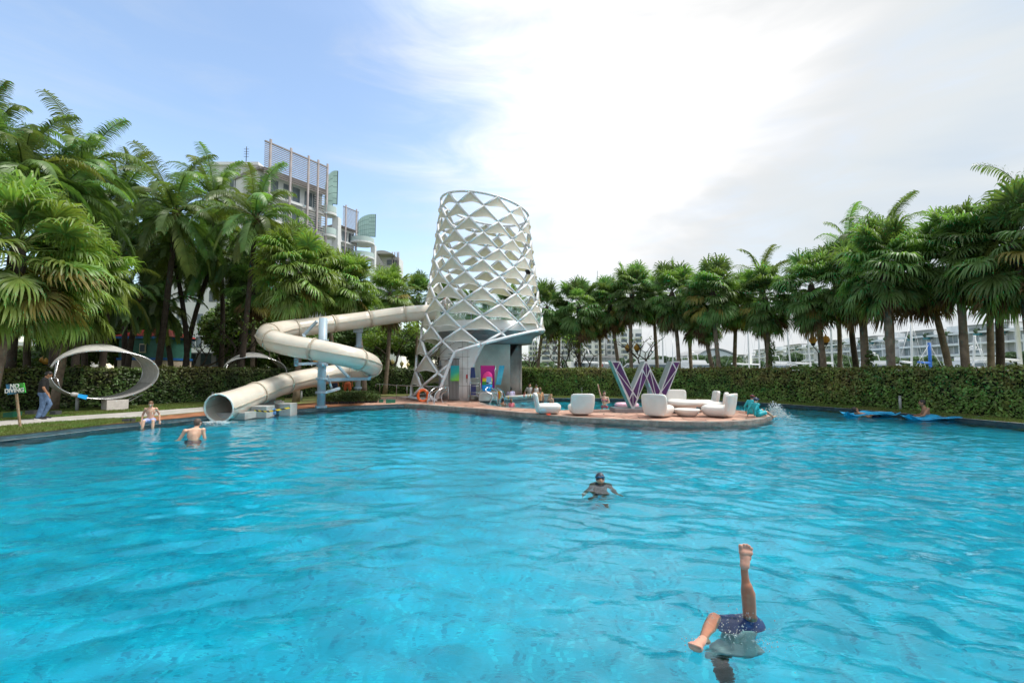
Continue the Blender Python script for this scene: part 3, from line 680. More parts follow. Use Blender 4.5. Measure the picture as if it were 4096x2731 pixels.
def post(name, u, v, d_top, zt, r, base=None, label=None):
    b_ = base or G(u, v, .136); mb = MB(); mb.tube([(b_.x, b_.y, .136), (b_.x, b_.y, zt)], r, 20)
    po = mb.build(name, M_post, sroot); z = .2
    for z in [q for q in (.16, .80, 1.42, 2.05, 3.15) if q < zt]:
        fl = MB(); fl.lathe([(r, -.03), (r + .075, -.03), (r + .075, .0), (r, .0)], (b_.x, b_.y, z), 20, smooth=False); fl.lathe([(r, .012), (r + .075, .012), (r + .075, .04), (r, .04)], (b_.x, b_.y, z), 20, smooth=False)
        for i in range(10): a = 2 * math.pi * i / 10; fl.bar((b_.x + (r + .05) * math.cos(a), b_.y + (r + .05) * math.sin(a), z - .05), (b_.x + (r + .05) * math.cos(a), b_.y + (r + .05) * math.sin(a), z + .07), .03)
        fl.build('bolted_flange', M_post, po)
    return Vector((b_.x, b_.y, 0))
B1 = post('support_post', 1284, 1629, 0, 4.2, .185)
b2 = GX(1433, 25.9, .136); B2 = post('support_post', 1433, 1585, 0, 4.05, .15, base=b2)
def arm(a, b_, w=.10): mb = MB(); mb.bar(a, b_, w, w * 1.3); mb.build('support_arm', M_post, sroot)
dd = 20.9
arm(P(1268, 1285, 20.9), P(1213, 1342, 21.3), .09); arm(P(1213, 1342, 21.3), P(1218, 1352, 20.3), .12)
arm(P(1185, 1456, 20.0), P(1278, 1453, 20.8), .09); arm(P(1185, 1458, 20.0), P(1185, 1432, 19.8), .17)
arm(P(1300, 1519, 20.9), P(1478, 1514, 21.6), .11); arm(P(1478, 1514, 21.6), P(1478, 1500, 21.9), .14)
arm(P(1338, 1450, 20.2), P(1392, 1505, 21.2), .08); arm(P(1392, 1512, 21.2), P(1392, 1502, 21.2), .14)
arm(P(1298, 1570, 20.9), P(1358, 1553, 21.8), .09); arm(P(1310, 1500, 21.2), P(1326, 1552, 21.2), .06)
arm(P(1433, 1300, 25.9), P(1433, 1330, 25.9), .34)
mb = MB(); mb.box((P(1085, 1500, 20.0).x, 20.0, .25), (1.4, .8, .26)); mb.box((P(1080, 1500, 20.0).x, 20.0, .44), (.8, .6, .14)); mb.build('saddle', M_conc, sroot)
pp = P(1075, 1580, 20.0); mb = MB(); mb.box((pp.x, pp.y, .62), (.45, .35, .40)); mb.build('saddle', M_slide2, sroot)
mb = MB(); mb.box(tuple(G(935, 1660, .14)), (1.3, .8, .24)); mb.build('footing', M_conc, sroot)
# concrete blocks by the exit, warning tape, blue sign
def cblock(u, v, w, h, dp, lab):
    b_ = G(u, v, .0); t_ = thing('concrete_block', lab, 'block', (b_.x, b_.y + dp / 2, -.02), group='concrete blocks beside the slide')
    o = MB().box((0, 0, h / 2), (w, dp, h)).build('block', M_conc, t_, world=False, bevel=.02); return t_
cblock(1033, 1671, .62, .46, .6, 'squat grey concrete block with warning tape nearest the slide exit')
cblock(1138, 1662, .46, .50, .6, 'narrow grey concrete block behind the blue sign at the pool edge')
tape = thing('warning_tape', 'yellow and black striped tape stretched over the concrete blocks', 'tape', tuple(G(1085, 1640, .4)))
mt_ = bands('hazard_stripe', (.8, .55, .02), (.02, .02, .02), (1, 0, 1.2), 5)
pts = [P(1018, 1641, 16.0), P(1060, 1645, 15.9), P(1078, 1645, 15.9), P(1102, 1641, 16.0), P(1160, 1630, 16.5)]; mb = MB()
for a, b_ in zip(pts[:-1], pts[1:]): mb.bar(a, b_, .008, .05)
mb.build('tape', mt_, tape)
sgn = thing('small_sign', 'small light blue square sign standing between the concrete blocks', 'sign', tuple(G(1097, 1664, .02)))
pz = G(1097, 1664, 0) + Vector((0, -.15, 0)); MB().box((pz.x, pz.y, .2), (.27, .03, .24)).build('panel', grad('blue_sign', [(0, (.02, .12, .55)), (1, (.25, .5, .8))], (0, 0, 1), -.1, .3, .4), sgn)
MB().box((pz.x, pz.y + .04, .1), (.03, .03, .3)).build('stake', M_steel, sgn)
MB().box((pz.x, pz.y - .018, .24), (.14, .005, .03)).build('lettering', M_white, sgn)
# ================================================================== big W sculpture
WD = 18.45
def wp(cx_, cy_): # crop pixels -> metres in the plane of the letter
    u = 2400 + cx_ * 750 / 2352; v = 1400 + cy_ * 340 / 1066; p = P(u, v, WD); return (p.x, p.z)
wroot = thing('letter_sculpture', 'tall purple letter W sculpture with pale frame and teal sides on the peninsula', 'sculpture', tuple(G(2560, 1646, .136)))
outer = [(140, 140), (255, 140), (410, 497), (560, 140), (592, 140), (765, 512), (905, 140), (1008, 140), (775, 752), (757, 752), (583, 352), (424, 752), (406, 752)]
op = [wp(*q) for q in outer]; yf = WD; TH = .62
# split in convex pieces so that the faces stay clean
def shell_w():
    mb = MB(); n = len(op)
    f_ = [(p[0], yf, p[1]) for p in op]; b_ = [(p[0], yf + TH, p[1]) for p in op]
    quads = [(0, 1, 2, 12), (2, 11, 12), (2, 3, 10, 11), (3, 4, 10), (4, 5, 9, 10), (5, 8, 9), (5, 6, 7, 8)]
    mb.add(f_, [q for q in quads]); mb.add(b_, [tuple(reversed(q)) for q in quads]); mb.build('frame', mat('w_frame', (.60, .60, .61), .35, .1, 5), wroot)
    for i in range(n):
        j = (i + 1) % n; mb = MB(); a, c = op[i], op[j]; nx = (c[1] - a[1]); teal = i in (12, 10)
        mb.add([(a[0], yf, a[1]), (c[0], yf, c[1]), (c[0], yf + TH, c[1]), (a[0], yf + TH, a[1])], [(0, 1, 2, 3)])
        mb.build('side_panel', mat('w_teal', (.10, .38, .37), .35, .15, 3) if teal else mat('w_side', (.42, .46, .46), .3, .12, 3, metal=.4), wroot)
shell_w()
pan = [[(158, 155), (241, 155), (203, 240)], [(249, 168), (209, 250), (403, 496), (392, 490)], [(212, 272), (401, 524), (369, 598)], [(373, 625), (408, 548), (411, 708)], [(417, 548), (460, 612), (419, 708)],
       [(418, 512), (530, 262), (462, 588), (424, 530)], [(540, 275), (579, 345), (474, 596)], [(573, 162), (539, 238), (578, 325)], [(582, 162), (624, 235), (587, 325)],
       [(626, 268), (594, 350), (694, 588), (690, 560)], [(637, 268), (752, 512), (722, 590), (708, 590)], [(907, 170), (951, 246), (783, 492)], [(918, 155), (997, 155), (961, 234)], [(950, 272), (774, 524), (812, 600)],
       [(757, 545), (762, 720), (722, 622)], [(769, 545), (806, 618), (771, 720)], [(249, 185), (392, 488), (216, 258)], ]
mpur = mat('w_purple', (.065, .008, .095), .3, .3, 1.5)
for q in pan[:-1]:
    mb = MB(); pts = [wp(*c) for c in q]; k = len(pts)
    mb.prism(pts, yf - .012, yf - .001, 'y'); mb.build('purple_panel', mpur, wroot)
cx0 = (wp(265, 0)[0] + wp(920, 0)[0]) / 2; mb = MB(); mb.box((cx0 - .15, yf + .25, .21), (wp(920, 0)[0] - wp(265, 0)[0] + .35, 1.05, .16)); mb.build('plinth', mat('plinth', (.22, .21, .22), .5, .2), wroot)
# ================================================================== pod chairs and tables
M_pod = mat('white_plastic', (.74, .71, .67), .42, .05, 3, bump=.04, bscale=80)
def pod(label, loc, rz, group='white moulded pod chairs on the peninsula', sc=1.0, rot_only=None):
    t_ = thing('pod_chair', label, 'chair', (loc.x, loc.y, .136), rz, group, sc); return t_
ch0 = pod('white pod chair left of the others with its seat pointing to the letter W', G(2180, 1655, .136), R(-92))
def seat_mesh():   # faces +Y
    mb = MB(); mb.ell((0, .12, .22), (.43, .50, .21), e1=.55, e2=.5, nu=28, nv=14)
    mb.v = [(v[0] * (1 - .22 * max(0, (.25 - v[2]) / .25)), .1 + (v[1] - .1) * (1 - .2 * max(0, (.25 - v[2]) / .25)), v[2] - (.02 if v[2] > .3 and v[1] < .4 else 0)) for v in mb.v]; return mb
def back_mesh():
    mb = MB(); mb.ell((0, 0, 0), (.44, .080, .37), e1=.28, e2=.42, nu=28, nv=14)
    out_ = []
    for v in mb.v:
        z = v[2] + .44; y = v[1] - .30 - (z - .2) * .16 + .12 * ((v[0] / .44) ** 2) * .45
        w = 1 - .16 * max(0, (.45 - z) / .45); out_.append((v[0] * w, y, z))
    mb.v = out_; return mb
seat_mesh().build('seat', M_pod, ch0, world=False); back_mesh().build('backrest', M_pod, ch0, world=False)
def place(root, loc, rz, label, sc=1):
    c = copy_tree(root); c.location = (loc.x, loc.y, .136); c.rotation_euler = (0, 0, rz); c.scale = (sc,) * 3; c['label'] = label; return c
place(ch0, G(2324, 1660, .136), R(4), 'white pod chair seen squarely from behind, between the lone pod chair and the letter W', 1.02)
place(ch0, G(2632, 1668, .136), R(-40), 'white pod chair seen from behind in front of the right foot of the letter W', 1.05)
place(ch0, G(2708, 1632, .136), R(166), 'white pod chair behind the oval table with its open seat towards the pool', 1.0)
place(ch0, G(2834, 1636, .136), R(80), 'farthest white pod chair of the three on the right side of the oval table', .98)
place(ch0, G(2868, 1647, .136), R(66), 'middle white pod chair of the three on the right side of the oval table', .98)
place(ch0, G(2888, 1668, .136), R(48), 'nearest white pod chair of the three on the right, its back to the sitting children', 1.06)
tb = thing('oval_table', 'wide white oval table in the middle of the pod chairs', 'table', tuple(G(2742, 1652, .136)))
mb = MB(); mb.ell((0, 0, .40), (.70, .5, .13), e1=.6, nu=36, nv=12); mb.build('top', M_pod, tb, world=False)
mb = MB(); mb.lathe([(.30, 0), (.34, .04), (.42, .3), (.5, .36)], n=32); mb.build('base', M_pod, tb, world=False)
tb2 = thing('bowl_table', 'low white bowl shaped table in front of the oval table', 'table', tuple(G(2748, 1664, .136)))
MB().lathe([(.0, 0), (.24, 0), (.34, .05), (.44, .18), (.465, .25), (.45, .265), (.40, .245), (0, .235)], n=36).build('bowl', M_pod, tb2, world=False)
def slipper(u, v, rz, lab, colr=(.72, .10, .04), grp='slippers left on the deck'):
    t_ = thing('slipper', lab, 'slipper', tuple(G(u, v, .14)), rz, grp); k = mat('slipper_' + str(round(colr[0] * 100)), colr, .6)
    MB().ell((0, 0, .014), (.045, .12, .014), e1=.5).build('sole', k, t_, world=False)
    MB().tube([(-.045, .02, .02), (-.02, .05, .055), (.02, .05, .055), (.045, .02, .02)], .012, 6).build('strap', k, t_, world=False)
slipper(2191, 1660, .3, 'orange slipper under the lone pod chair, the one towards the tower'); slipper(2198, 1659, -.2, 'orange slipper under the lone pod chair, the one towards the letter W')
# pink shape behind the W plinth: an inflatable on the deck edge
inf = thing('swim_ring', 'pale pink and white inflatable ring lying on the deck edge behind the letter W', 'inflatable', tuple(G(2507, 1632, .14)))
MB().tube([(.42 * math.cos(a), .42 * math.sin(a), .12) for a in [i * .314 for i in range(20)]], .12, 10, closed=True).build('ring', mat('pale_pink', (.72, .45, .55), .35, .3, 5), inf, world=False)
# ================================================================== round daybeds
db = thing('round_daybed', 'large round daybed of pale woven mesh on a white pedestal beside the path', 'daybed', tuple(G(402, 1640, .12)), R(56), 'round outdoor daybeds')
AX, AZ, ZC = 1.68, 1.08, 1.58
mesh_out = mat('woven_mesh', (.50, .49, .47), .7, .2, 5, bump=.4, bscale=90)
def dbp(t, w):      # t degrees round the ring, w across
    a = R(t); cx_, cz_ = AX * math.cos(a), AZ * math.sin(a) + ZC
    taper = 1.0
    if t > 70: taper = max(.06, 1 - (t - 70) / 98) ** .8
    ww = w * (.70 + .24 * math.cos(a)) * taper; til = .17 * math.exp(-((t - 90) / 55) ** 2) * w * taper ** .5
    sh = -.25 * max(0, (t - 60) / 100)
    return Vector((cx_, ww + sh, cz_ + til))
def dband(t0, t1, name, mt, n=30, m_=6):
    mb = MB(); vs = [dbp(t0 + (t1 - t0) * i / n, -1 + 2 * j / m_) for i in range(n + 1) for j in range(m_ + 1)]
    mb.add(vs, [(i * (m_ + 1) + j, (i + 1) * (m_ + 1) + j, (i + 1) * (m_ + 1) + j + 1, i * (m_ + 1) + j + 1) for i in range(n) for j in range(m_)], True)
    o = mb.build(name, mt, db, world=False); s_ = o.modifiers.new('t', 'SOLIDIFY'); s_.thickness = .03; return o
dband(-172, -25, 'seat_band', mat('woven_seat', (.40, .39, .38), .75, .2, 5, bump=.5, bscale=90)); dband(-25, 60, 'back_band', mesh_out); dband(60, 168, 'canopy_band', mesh_out)
for w in (-1, 1):
    mb = MB(); mb.tube([dbp(-172 + 340 * i / 60, w) for i in range(61)], .022, 6); mb.build('rim_tube', M_steel, db, world=False)
mb = MB(); mb.tube([dbp(150, -1), dbp(165, 0) + Vector((.1, 0, -.45)), dbp(-160, -1) + Vector((.1, 0, .15)), dbp(-145, -1)], .02, 6); mb.tube([dbp(150, 1), dbp(180, 1) + Vector((.15, 0, -.2)), dbp(-172, 1)], .02, 6); mb.build('link_rod', M_steel, db, world=False)
mb = MB(); mb.box((.35, -.45, .22), (.72, .72, .46)); mb.build('pedestal', mat('white_stone', (.62, .58, .55), .7, .15), db, world=False)
mb = MB(); mb.tube([(.5, -.2, .1), (1.35, -.3, .62)], .035, 8); mb.tube([(.5, .2, .1), (1.35, .3, .62)], .035, 8); mb.build('strut', M_steel, db, world=False)
mb = MB(); mb.tube([(-.75, 0, 0), (-.75, 0, .62)], .06, 10); mb.build('prop', mat('prop_grey', (.35, .37, .38), .5), db, world=False)
d2 = copy_tree(db); q = G(1010, 1592, .12); d2.location = tuple(q); d2.rotation_euler = (0, 0, R(40)); d2['label'] = 'smaller looking round daybed half hidden behind the lower run of the water slide'; d2.scale = (.98,) * 3
cus = thing('bolster', 'grey rolled bolster resting in the low end of the nearer round daybed', 'cushion', tuple(P(300, 1577, 17.6)))
MB().cap(P(293, 1577, 17.6), P(306, 1579, 17.9), .085, .085, 12).build('roll', mat('pale_fabric', (.45, .44, .44), .9), cus)
M_bluegr = grad('poster_blue', [(0, (.02, .45, .40)), (.5, (.01, .25, .60)), (1, (.01, .38, .62))], (.3, 0, 1), -.3, .3, .5)
cs = thing('daybed_sign', 'blue and green sign card leaning in the nearer round daybed', 'sign', tuple(P(328, 1585, 17.6)))
a_ = [P(313, 1575, 17.7), P(349, 1581, 17.7), P(343, 1597, 17.5), P(310, 1588, 17.5)]; mb = MB(); mb.add(a_ + [p + Vector((0, .02, 0)) for p in a_], [(0, 1, 2, 3), (7, 6, 5, 4), (0, 4, 5, 1), (1, 5, 6, 2), (2, 6, 7, 3), (3, 7, 4, 0)]); mb.build('card', M_bluegr, cs)
# ================================================================== NO DIVING sign
ns_ = thing('no_diving_sign', 'green and blue NO DIVING board on a wooden stake in the grass', 'sign', tuple(G(84, 1712)))
bs = G(84, 1712); dS = bs.y; tp = P(64, 1562, dS)
MB().bar(bs - Vector((0, 0, .1)), tp, .05, .04).build('stake', mat('timber', (.30, .21, .13), .8, .3, 12), ns_)
c4 = [P(23, 1537, dS - .04), P(94, 1531, dS - .04), P(101, 1570, dS - .04), P(30, 1578, dS - .04)]
mb = MB(); mb.add(c4 + [p + Vector((0, .03, 0)) for p in c4], [(0, 3, 2, 1), (4, 5, 6, 7), (0, 1, 5, 4), (1, 2, 6, 5), (2, 3, 7, 6), (3, 0, 4, 7)])
bd = mb.build('board', grad('sign_green', [(0, (.01, .22, .48)), (.38, (.015, .05, .06)), (.62, (.03, .32, .04)), (1, (.13, .42, .02))], (.75, 0, .6), .30, .95, .3), ns_)
def text(name, body, size, loc, rz=0, mt=None, parent=None, tilt=0, align='CENTER'):
    cu = bpy.data.curves.new(name, 'FONT'); cu.body = body; cu.size = size; cu.align_x = align; cu.align_y = 'CENTER'; cu.extrude = .004; cu.space_line = .95; cu.offset = size * .03
    o = bpy.data.objects.new(name, cu); COL.objects.link(o); dg = bpy.context.evaluated_depsgraph_get(); me = bpy.data.meshes.new_from_object(o.evaluated_get(dg)); bpy.data.objects.remove(o)
    me.transform(Matrix.Rotation(rz, 4, 'Z') @ Matrix.Rotation(tilt, 4, 'Y') @ Matrix.Rotation(R(90), 4, 'X')); off = root_offset(parent) if parent else Vector((0, 0, 0)); me.transform(Matrix.Translation(Vector(loc) - off))
    me.materials.clear(); return link(name, me, mt or M_white, parent)
cc = (c4[0] + c4[1] + c4[2] + c4[3]) / 4
text('lettering', 'NO', .17, cc + Vector((0, -.03, .07)), 0, M_white, ns_, R(-4)); text('lettering', 'DIVING', .17, cc + Vector((.0, -.03, -.06)), 0, M_white, ns_, R(-4))
# ================================================================== things at the foot of the tower
lbp = P(1692, 1582, 24.4); lbo = thing('lifebuoy', 'orange lifebuoy hung at the railing by the tower foot', 'lifebuoy', (lbp.x, lbp.y, lbp.z))
M_or = mat('lifebuoy_orange', (.80, .13, .02), .45, .1); ringp = [lbp + Vector((.255 * math.cos(a), .05 * math.cos(a), .30 * math.sin(a))) for a in [i * 2 * math.pi / 36 for i in range(36)]]
MB().tube(ringp, .075, 12, closed=True).build('ring', M_or, lbo)
mb = MB(); mb.tube([lbp + Vector((.34 * math.cos(a), .05, .39 * math.sin(a) + .015 * math.sin(4 * a))) for a in [i * 2 * math.pi / 36 for i in range(36)]], .012, 5, closed=True); mb.build('grab_rope', M_white, lbo)
for q in range(4):
    a = R(45 + 90 * q); c = lbp + Vector((.255 * math.cos(a), .05 * math.cos(a), .30 * math.sin(a))); tq = Vector((-math.sin(a), 0, math.cos(a))); MB().tube([c - tq * .03, c + tq * .03], .08, 12).build('band', mat('buoy_band', (.75, .30, .15), .5), lbo)
def rail(name, label, pts, posts, r=.022, mid=None, group=None):
    t_ = thing(name, label, 'railing', tuple(posts[0][0]), 0, group); MB().tube(pts, r, 8).build('top_rail', M_steel, t_)
    if mid: MB().tube(mid, r * .8, 8).build('lower_rail', M_steel, t_)
    for a, b_ in posts: MB().tube([a, b_], r * .9, 8).build('rail_post', M_steel, t_)
    return t_
rp_ = [P(1503, 1548, 26.5), P(1503, 1538, 26.5), P(1508, 1535, 26.5), P(1600, 1541, 25.8), P(1700, 1545, 25.0), P(1793, 1547, 24.8), P(1795, 1552, 24.8)]
rail('railing', 'stainless railing between the planter and the orange lifebuoy', rp_, [(G(u, v), P(u, w, d)) for u, v, w, d in ((1519, 1593, 1537, 26.4), (1586, 1597, 1540, 25.9), (1628, 1600, 1542, 25.6), (1793, 1606, 1548, 24.6))], mid=[P(1519, 1583, 26.4), P(1586, 1586, 25.9), P(1640, 1588, 25.5)])
def hoop(a, m1, top, m2, b_, r=.024): return MB().tube(cr([a, m1, top, m2, b_], 6), r, 8)
def ladder(label, pts_list, base):
    t_ = thing('pool_ladder', label, 'handrail', tuple(base), 0, 'curved steel pool ladders')
    for pl in pts_list: MB().tube(cr(pl, 6), .026, 8).build('handrail', M_steel, t_)
    return t_
D_ = 23.2
q_ = lambda cx_, cy_, d=D_: P(1600 + cx_ * 700 / 2195, 1200 + cy_ * 500 / 1568, d)
ladder('curved steel pool ladder beside the orange lifebuoy', [[q_(345, 1360, 22.6), q_(350, 1260, 22.7), q_(362, 1180, 22.8), q_(405, 1125, 23), q_(455, 1098, 23.3), q_(470, 1115, 23.6), q_(400, 1165, 23.8), q_(385, 1190, 23.8), q_(420, 1235, 23.8), q_(440, 1275, 23.8)],
        [q_(425, 1350, 22.6), q_(430, 1260, 22.7), q_(445, 1175, 22.8), q_(500, 1120, 23), q_(565, 1100, 23.3), q_(585, 1120, 23.5), q_(570, 1150, 23.7), q_(525, 1180, 23.8), q_(520, 1240, 23.8), q_(545, 1300, 23.8), q_(540, 1340, 23.6)]], G(1735, 1630))
ladder('curved steel pool ladder in front of the rainbow float', [[q_(1110, 1335, 22), q_(1140, 1270, 22), q_(1165, 1220, 22), q_(1150, 1180, 22), q_(1090, 1150, 22), q_(1075, 1120, 22.1), q_(1100, 1098, 22.2), q_(1150, 1105, 22.4), q_(1210, 1135, 22.6), q_(1225, 1180, 22.6), q_(1228, 1330, 22.6)],
        [q_(1262, 1335, 22), q_(1250, 1285, 22), q_(1262, 1230, 22), q_(1290, 1190, 22), q_(1270, 1150, 22), q_(1215, 1110, 22.3), q_(1230, 1105, 22.5), q_(1290, 1140, 22.7), q_(1310, 1190, 22.8), q_(1315, 1300, 22.9)]], G(1960, 1625))
def card(name, label, cat, crop4, d, mt, part='board', th=.03, group=None):
    pts = [q_(x, y, d) for x, y in crop4]; t_ = thing(name, label, cat, tuple(pts[-1]), 0, group)
    mb = MB(); mb.add(pts + [p + Vector((0, th, 0)) for p in pts], [(0, 3, 2, 1), (4, 5, 6, 7), (0, 1, 5, 4), (1, 2, 6, 5), (2, 3, 7, 6), (3, 0, 4, 7)]); mb.build(part, mt, t_); return t_
card('poster_board', 'blue to lime green poster board hanging in front of the louvred door', 'poster', [(637, 822), (742, 822), (740, 1013), (632, 1015)], 24.9, grad('poster_teal', [(0, (.25, .62, .03)), (.35, (.02, .42, .30)), (1, (.0, .30, .62))], (-.5, 0, .85), -.1, .9, .2))
nb = card('towel_rack', 'navy folding chair stack with grey rails beside the arch', 'rack', [(888, 845), (935, 845), (948, 975), (882, 975)], 25.0, mat('navy_plastic', (.01, .02, .13), .4), 'back_panel', .05)
for y0, y1 in ((980, 980), (1045, 1045), (1080, 1080), (1160, 1160), (1195, 1195)): MB().tube([q_(882, y0, 24.9), q_(1012, y1, 24.9)], .018, 6).build('rack_rail', M_steel, nb)
for x_ in (884, 1012): MB().tube([q_(x_, 1040, 24.9), q_(x_, 1248, 24.9)], .018, 6).build('rack_post', M_steel, nb)
MB().box(tuple(q_(918, 1125, 25.0)), (.3, .2, .55)).build('seat_panel', mat('navy_plastic', (.01, .02, .13), .4), nb)
fx = thing('fire_extinguisher', 'small red fire extinguisher box on the white wall of the tower', 'extinguisher', tuple(q_(839, 985, 25.1))); MB().box(tuple(q_(839, 958, 25.1)), (.09, .08, .22)).build('cabinet', mat('red_paint', (.45, .02, .02), .4), fx, bevel=.02)
MB().tube([q_(833, 985, 25.05), q_(831, 1035, 25.05)], .012, 6).build('hose', M_black, fx)
bn = card('banner', 'plain magenta banner standing behind the rainbow float', 'banner', [(1010, 820), (1195, 822), (1188, 1110), (1008, 1110)], 25.3, grad('magenta', [(0, (.30, .0, .30)), (1, (.62, .0, .24))], (0, 0, 1), 0, 1.3, .2), 'cloth')
MB().tube([q_(1192, 820, 25.28), q_(1186, 1250, 25.28)], .015, 6).build('pole', M_steel, bn); MB().tube([q_(1010, 820, 25.28), q_(1006, 1250, 25.28)], .015, 6).build('pole', M_steel, bn)
# rainbow popsicle float standing upright
ff = thing('popsicle_float', 'rainbow striped popsicle shaped float standing in front of the magenta banner', 'float', tuple(q_(1100, 1140, 24.6)))
def popx(y0, y1):
    pts = []
    for y in (y0, y1):
        for sx in (-1, 1):
            w = 62 + (y - 960) * .03
            if y < 965: w *= math.sqrt(max(0, 1 - ((965 - y) / 70) ** 2))
            if y > 1110: w *= .8
            pts.append(q_(1102 - (y - 895) * .06 + sx * w, y, 24.6))
    return pts
for (y0, y1, c_) in ((896, 905, 0), (905, 922, 0), (922, 945, 0), (945, 968, 0), (968, 980, 1), (980, 1020, 2), (1020, 1062, 3), (1062, 1100, 4), (1100, 1125, 4), (1125, 1140, 4)):
    colr_ = [(.85, .04, .28), (.80, .02, .04), (.85, .62, .02), (.02, .32, .06), (.0, .28, .75)][c_]; pts = popx(y0, y1)
    a, b_, c, d = pts; mb = MB(); n = 10; vs = []
    for (l, r_) in ((a, b_), (c, d)):
        for i in range(n): th = math.pi * i / (n - 1); mid = (l + r_) / 2; hw = (r_ - l).length / 2; vs.append(mid + Vector((-hw * math.cos(th), -.16 * math.sin(th) * (1 if hw > .1 else .6), 0)))
    for (l, r_) in ((a, b_), (c, d)):
        for i in range(n): th = math.pi * i / (n - 1); mid = (l + r_) / 2; hw = (r_ - l).length / 2; vs.append(mid + Vector((hw * math.cos(th), .16 * math.sin(th) * (1 if hw > .1 else .6), 0)))
    fs = [(i, i + 1, n + i + 1, n + i) for i in range(n - 1)] + [(2 * n + i, 2 * n + i + 1, 3 * n + i + 1, 3 * n + i) for i in range(n - 1)]
    mb.add(vs, fs, True); mb.build('colour_band', mat('float_%d' % c_, colr_, .3), ff)
a_ = [q_(x, y, 24.38) for x, y in ((1085, 962), (1150, 962), (1148, 1060), (1083, 1060))]; MB().add(a_, [(0, 3, 2, 1)]).build('print_patch', mat('patch_blue', (.22, .38, .65), .4), ff)
for x_, c_ in ((1095, (.02, .02, .05)), (1133, (.7, .7, .7))): MB().ell(q_(x_, 1040, 24.36), (.08, .02, .04)).build('print_spot', mat('spot%d' % x_, c_, .4), ff)
tbd = card('tilted_board', 'tall light blue board leaning against the dark column', 'board', [(1245, 822), (1312, 822), (1265, 1062), (1197, 1062)], 24.9, grad('board_blue', [(0, (.03, .30, .45)), (.4, (.10, .50, .62)), (1, (.01, .32, .52))], (0, 0, 1), .0, 1.0, .8), 'board', .05)
yl = card('yellow_sign', 'narrow yellow floor sign with red lettering behind the bar', 'sign', [(1215, 1145), (1258, 1145), (1262, 1240), (1225, 1240)], 24.8, mat('yellow_sign', (.75, .50, .02), .5), 'panel')
for i in range(5): MB().box(tuple(q_(1240, 1160 + i * 15, 24.77)), (.05, .004, .05)).build('letter', mat('red_print', (.6, .03, .02), .5), yl)
# ---- bar: counter, back bar, bottles
bar = thing('swim_up_bar', 'curved white swim up bar counter at the foot of the tower', 'bar', tuple(G(2010, 1600, .1)))
bi = [Vector((p[0], p[1], 0)) for p in bar_in] + [Vector((bank_r[0][0] - .1, bank_r[0][1] - .05, 0))]
bo = offset_line([(p.x, p.y) for p in bi], .5); bo2 = offset_line([(p.x, p.y) for p in bi], -.12); mb = MB(); k = len(bi)
mb.add([(p[0], p[1], .32) for p in bo2] + [(p[0], p[1], .32) for p in bo] + [(p[0], p[1], .26) for p in bo2] + [(p.x, p.y, .26) for p in bi] + [(p.x, p.y, -.4) for p in bi] + [(p[0], p[1], .14) for p in bo],
   [(i, i + 1, k + i + 1, k + i) for i in range(k - 1)] + [(2 * k + i, 2 * k + i + 1, i + 1, i) for i in range(k - 1)] + [(3 * k + i, 3 * k + i + 1, 2 * k + i + 1, 2 * k + i) for i in range(k - 1)] + [(4 * k + i, 4 * k + i + 1, 3 * k + i + 1, 3 * k + i) for i in range(k - 1)] + [(k + i, k + i + 1, 5 * k + i + 1, 5 * k + i) for i in range(k - 1)])
mb.build('counter', mat('counter_white', (.60, .58, .54), .5, .15, 3), bar)
MB().box(tuple(q_(1110, 1195, 25.2)), (.9, .35, .42)).build('back_bar', mat('counter_white', (.6, .58, .54)), bar)
MB().box(tuple(q_(1110, 1160, 25.2)), (1.0, .42, .04)).build('worktop', M_steel, bar)
def bottle(u, v, z, h, colr_, lab, grp='bottles and glasses along the bar'):
    p = G(u, v, z); t_ = thing('bottle', lab, 'bottle', tuple(p), 0, grp); MB().lathe([(0, 0), (h * .14, 0), (h * .14, h * .55), (h * .05, h * .75), (h * .05, h), (0, h)], n=10).build('glass', mat('b_%d' % int(sum(colr_) * 1000), colr_, .2), t_, world=False)
BL = ['brown bottle, farthest left of those behind the bar', 'tall amber bottle beside the brown one behind the bar', 'pale bottle between amber and red ones behind the bar', 'short dark red bottle nearest the bar worker', 'glass of yellow drink on the counter left of the bar worker', 'red drink on the counter nearest the dark column', 'clear white glass next to the red drink on the counter', 'orange drink in front of the people sitting at the bar end', 'yellowish glass beside the orange drink on the counter', 'grey glass at the far end of the counter']
for i, (u, v, h, c_) in enumerate(((1990, 1586, .30, (.35, .2, .08)), (1998, 1585, .34, (.5, .35, .12)), (2006, 1585, .30, (.6, .6, .5)), (2014, 1586, .26, (.2, .05, .03)), (2033, 1596, .2, (.7, .5, .02)), (2096, 1588, .22, (.5, .02, .04)), (2104, 1590, .2, (.7, .7, .68)), (2112, 1589, .18, (.65, .3, .05)), (2122, 1588, .2, (.6, .5, .1)), (2131, 1587, .18, (.5, .5, .5)))):
    bottle(u, v, .32, h, c_, BL[i])
ch = thing('low_wall', 'low pale block at the end of the bar near the curved ladder', 'wall', tuple(G(1935, 1600))); MB().box(tuple(q_(1060, 1215, 24.9)), (.6, .25, .4)).build('block', mat('counter_white', (.6, .58, .54)), ch)
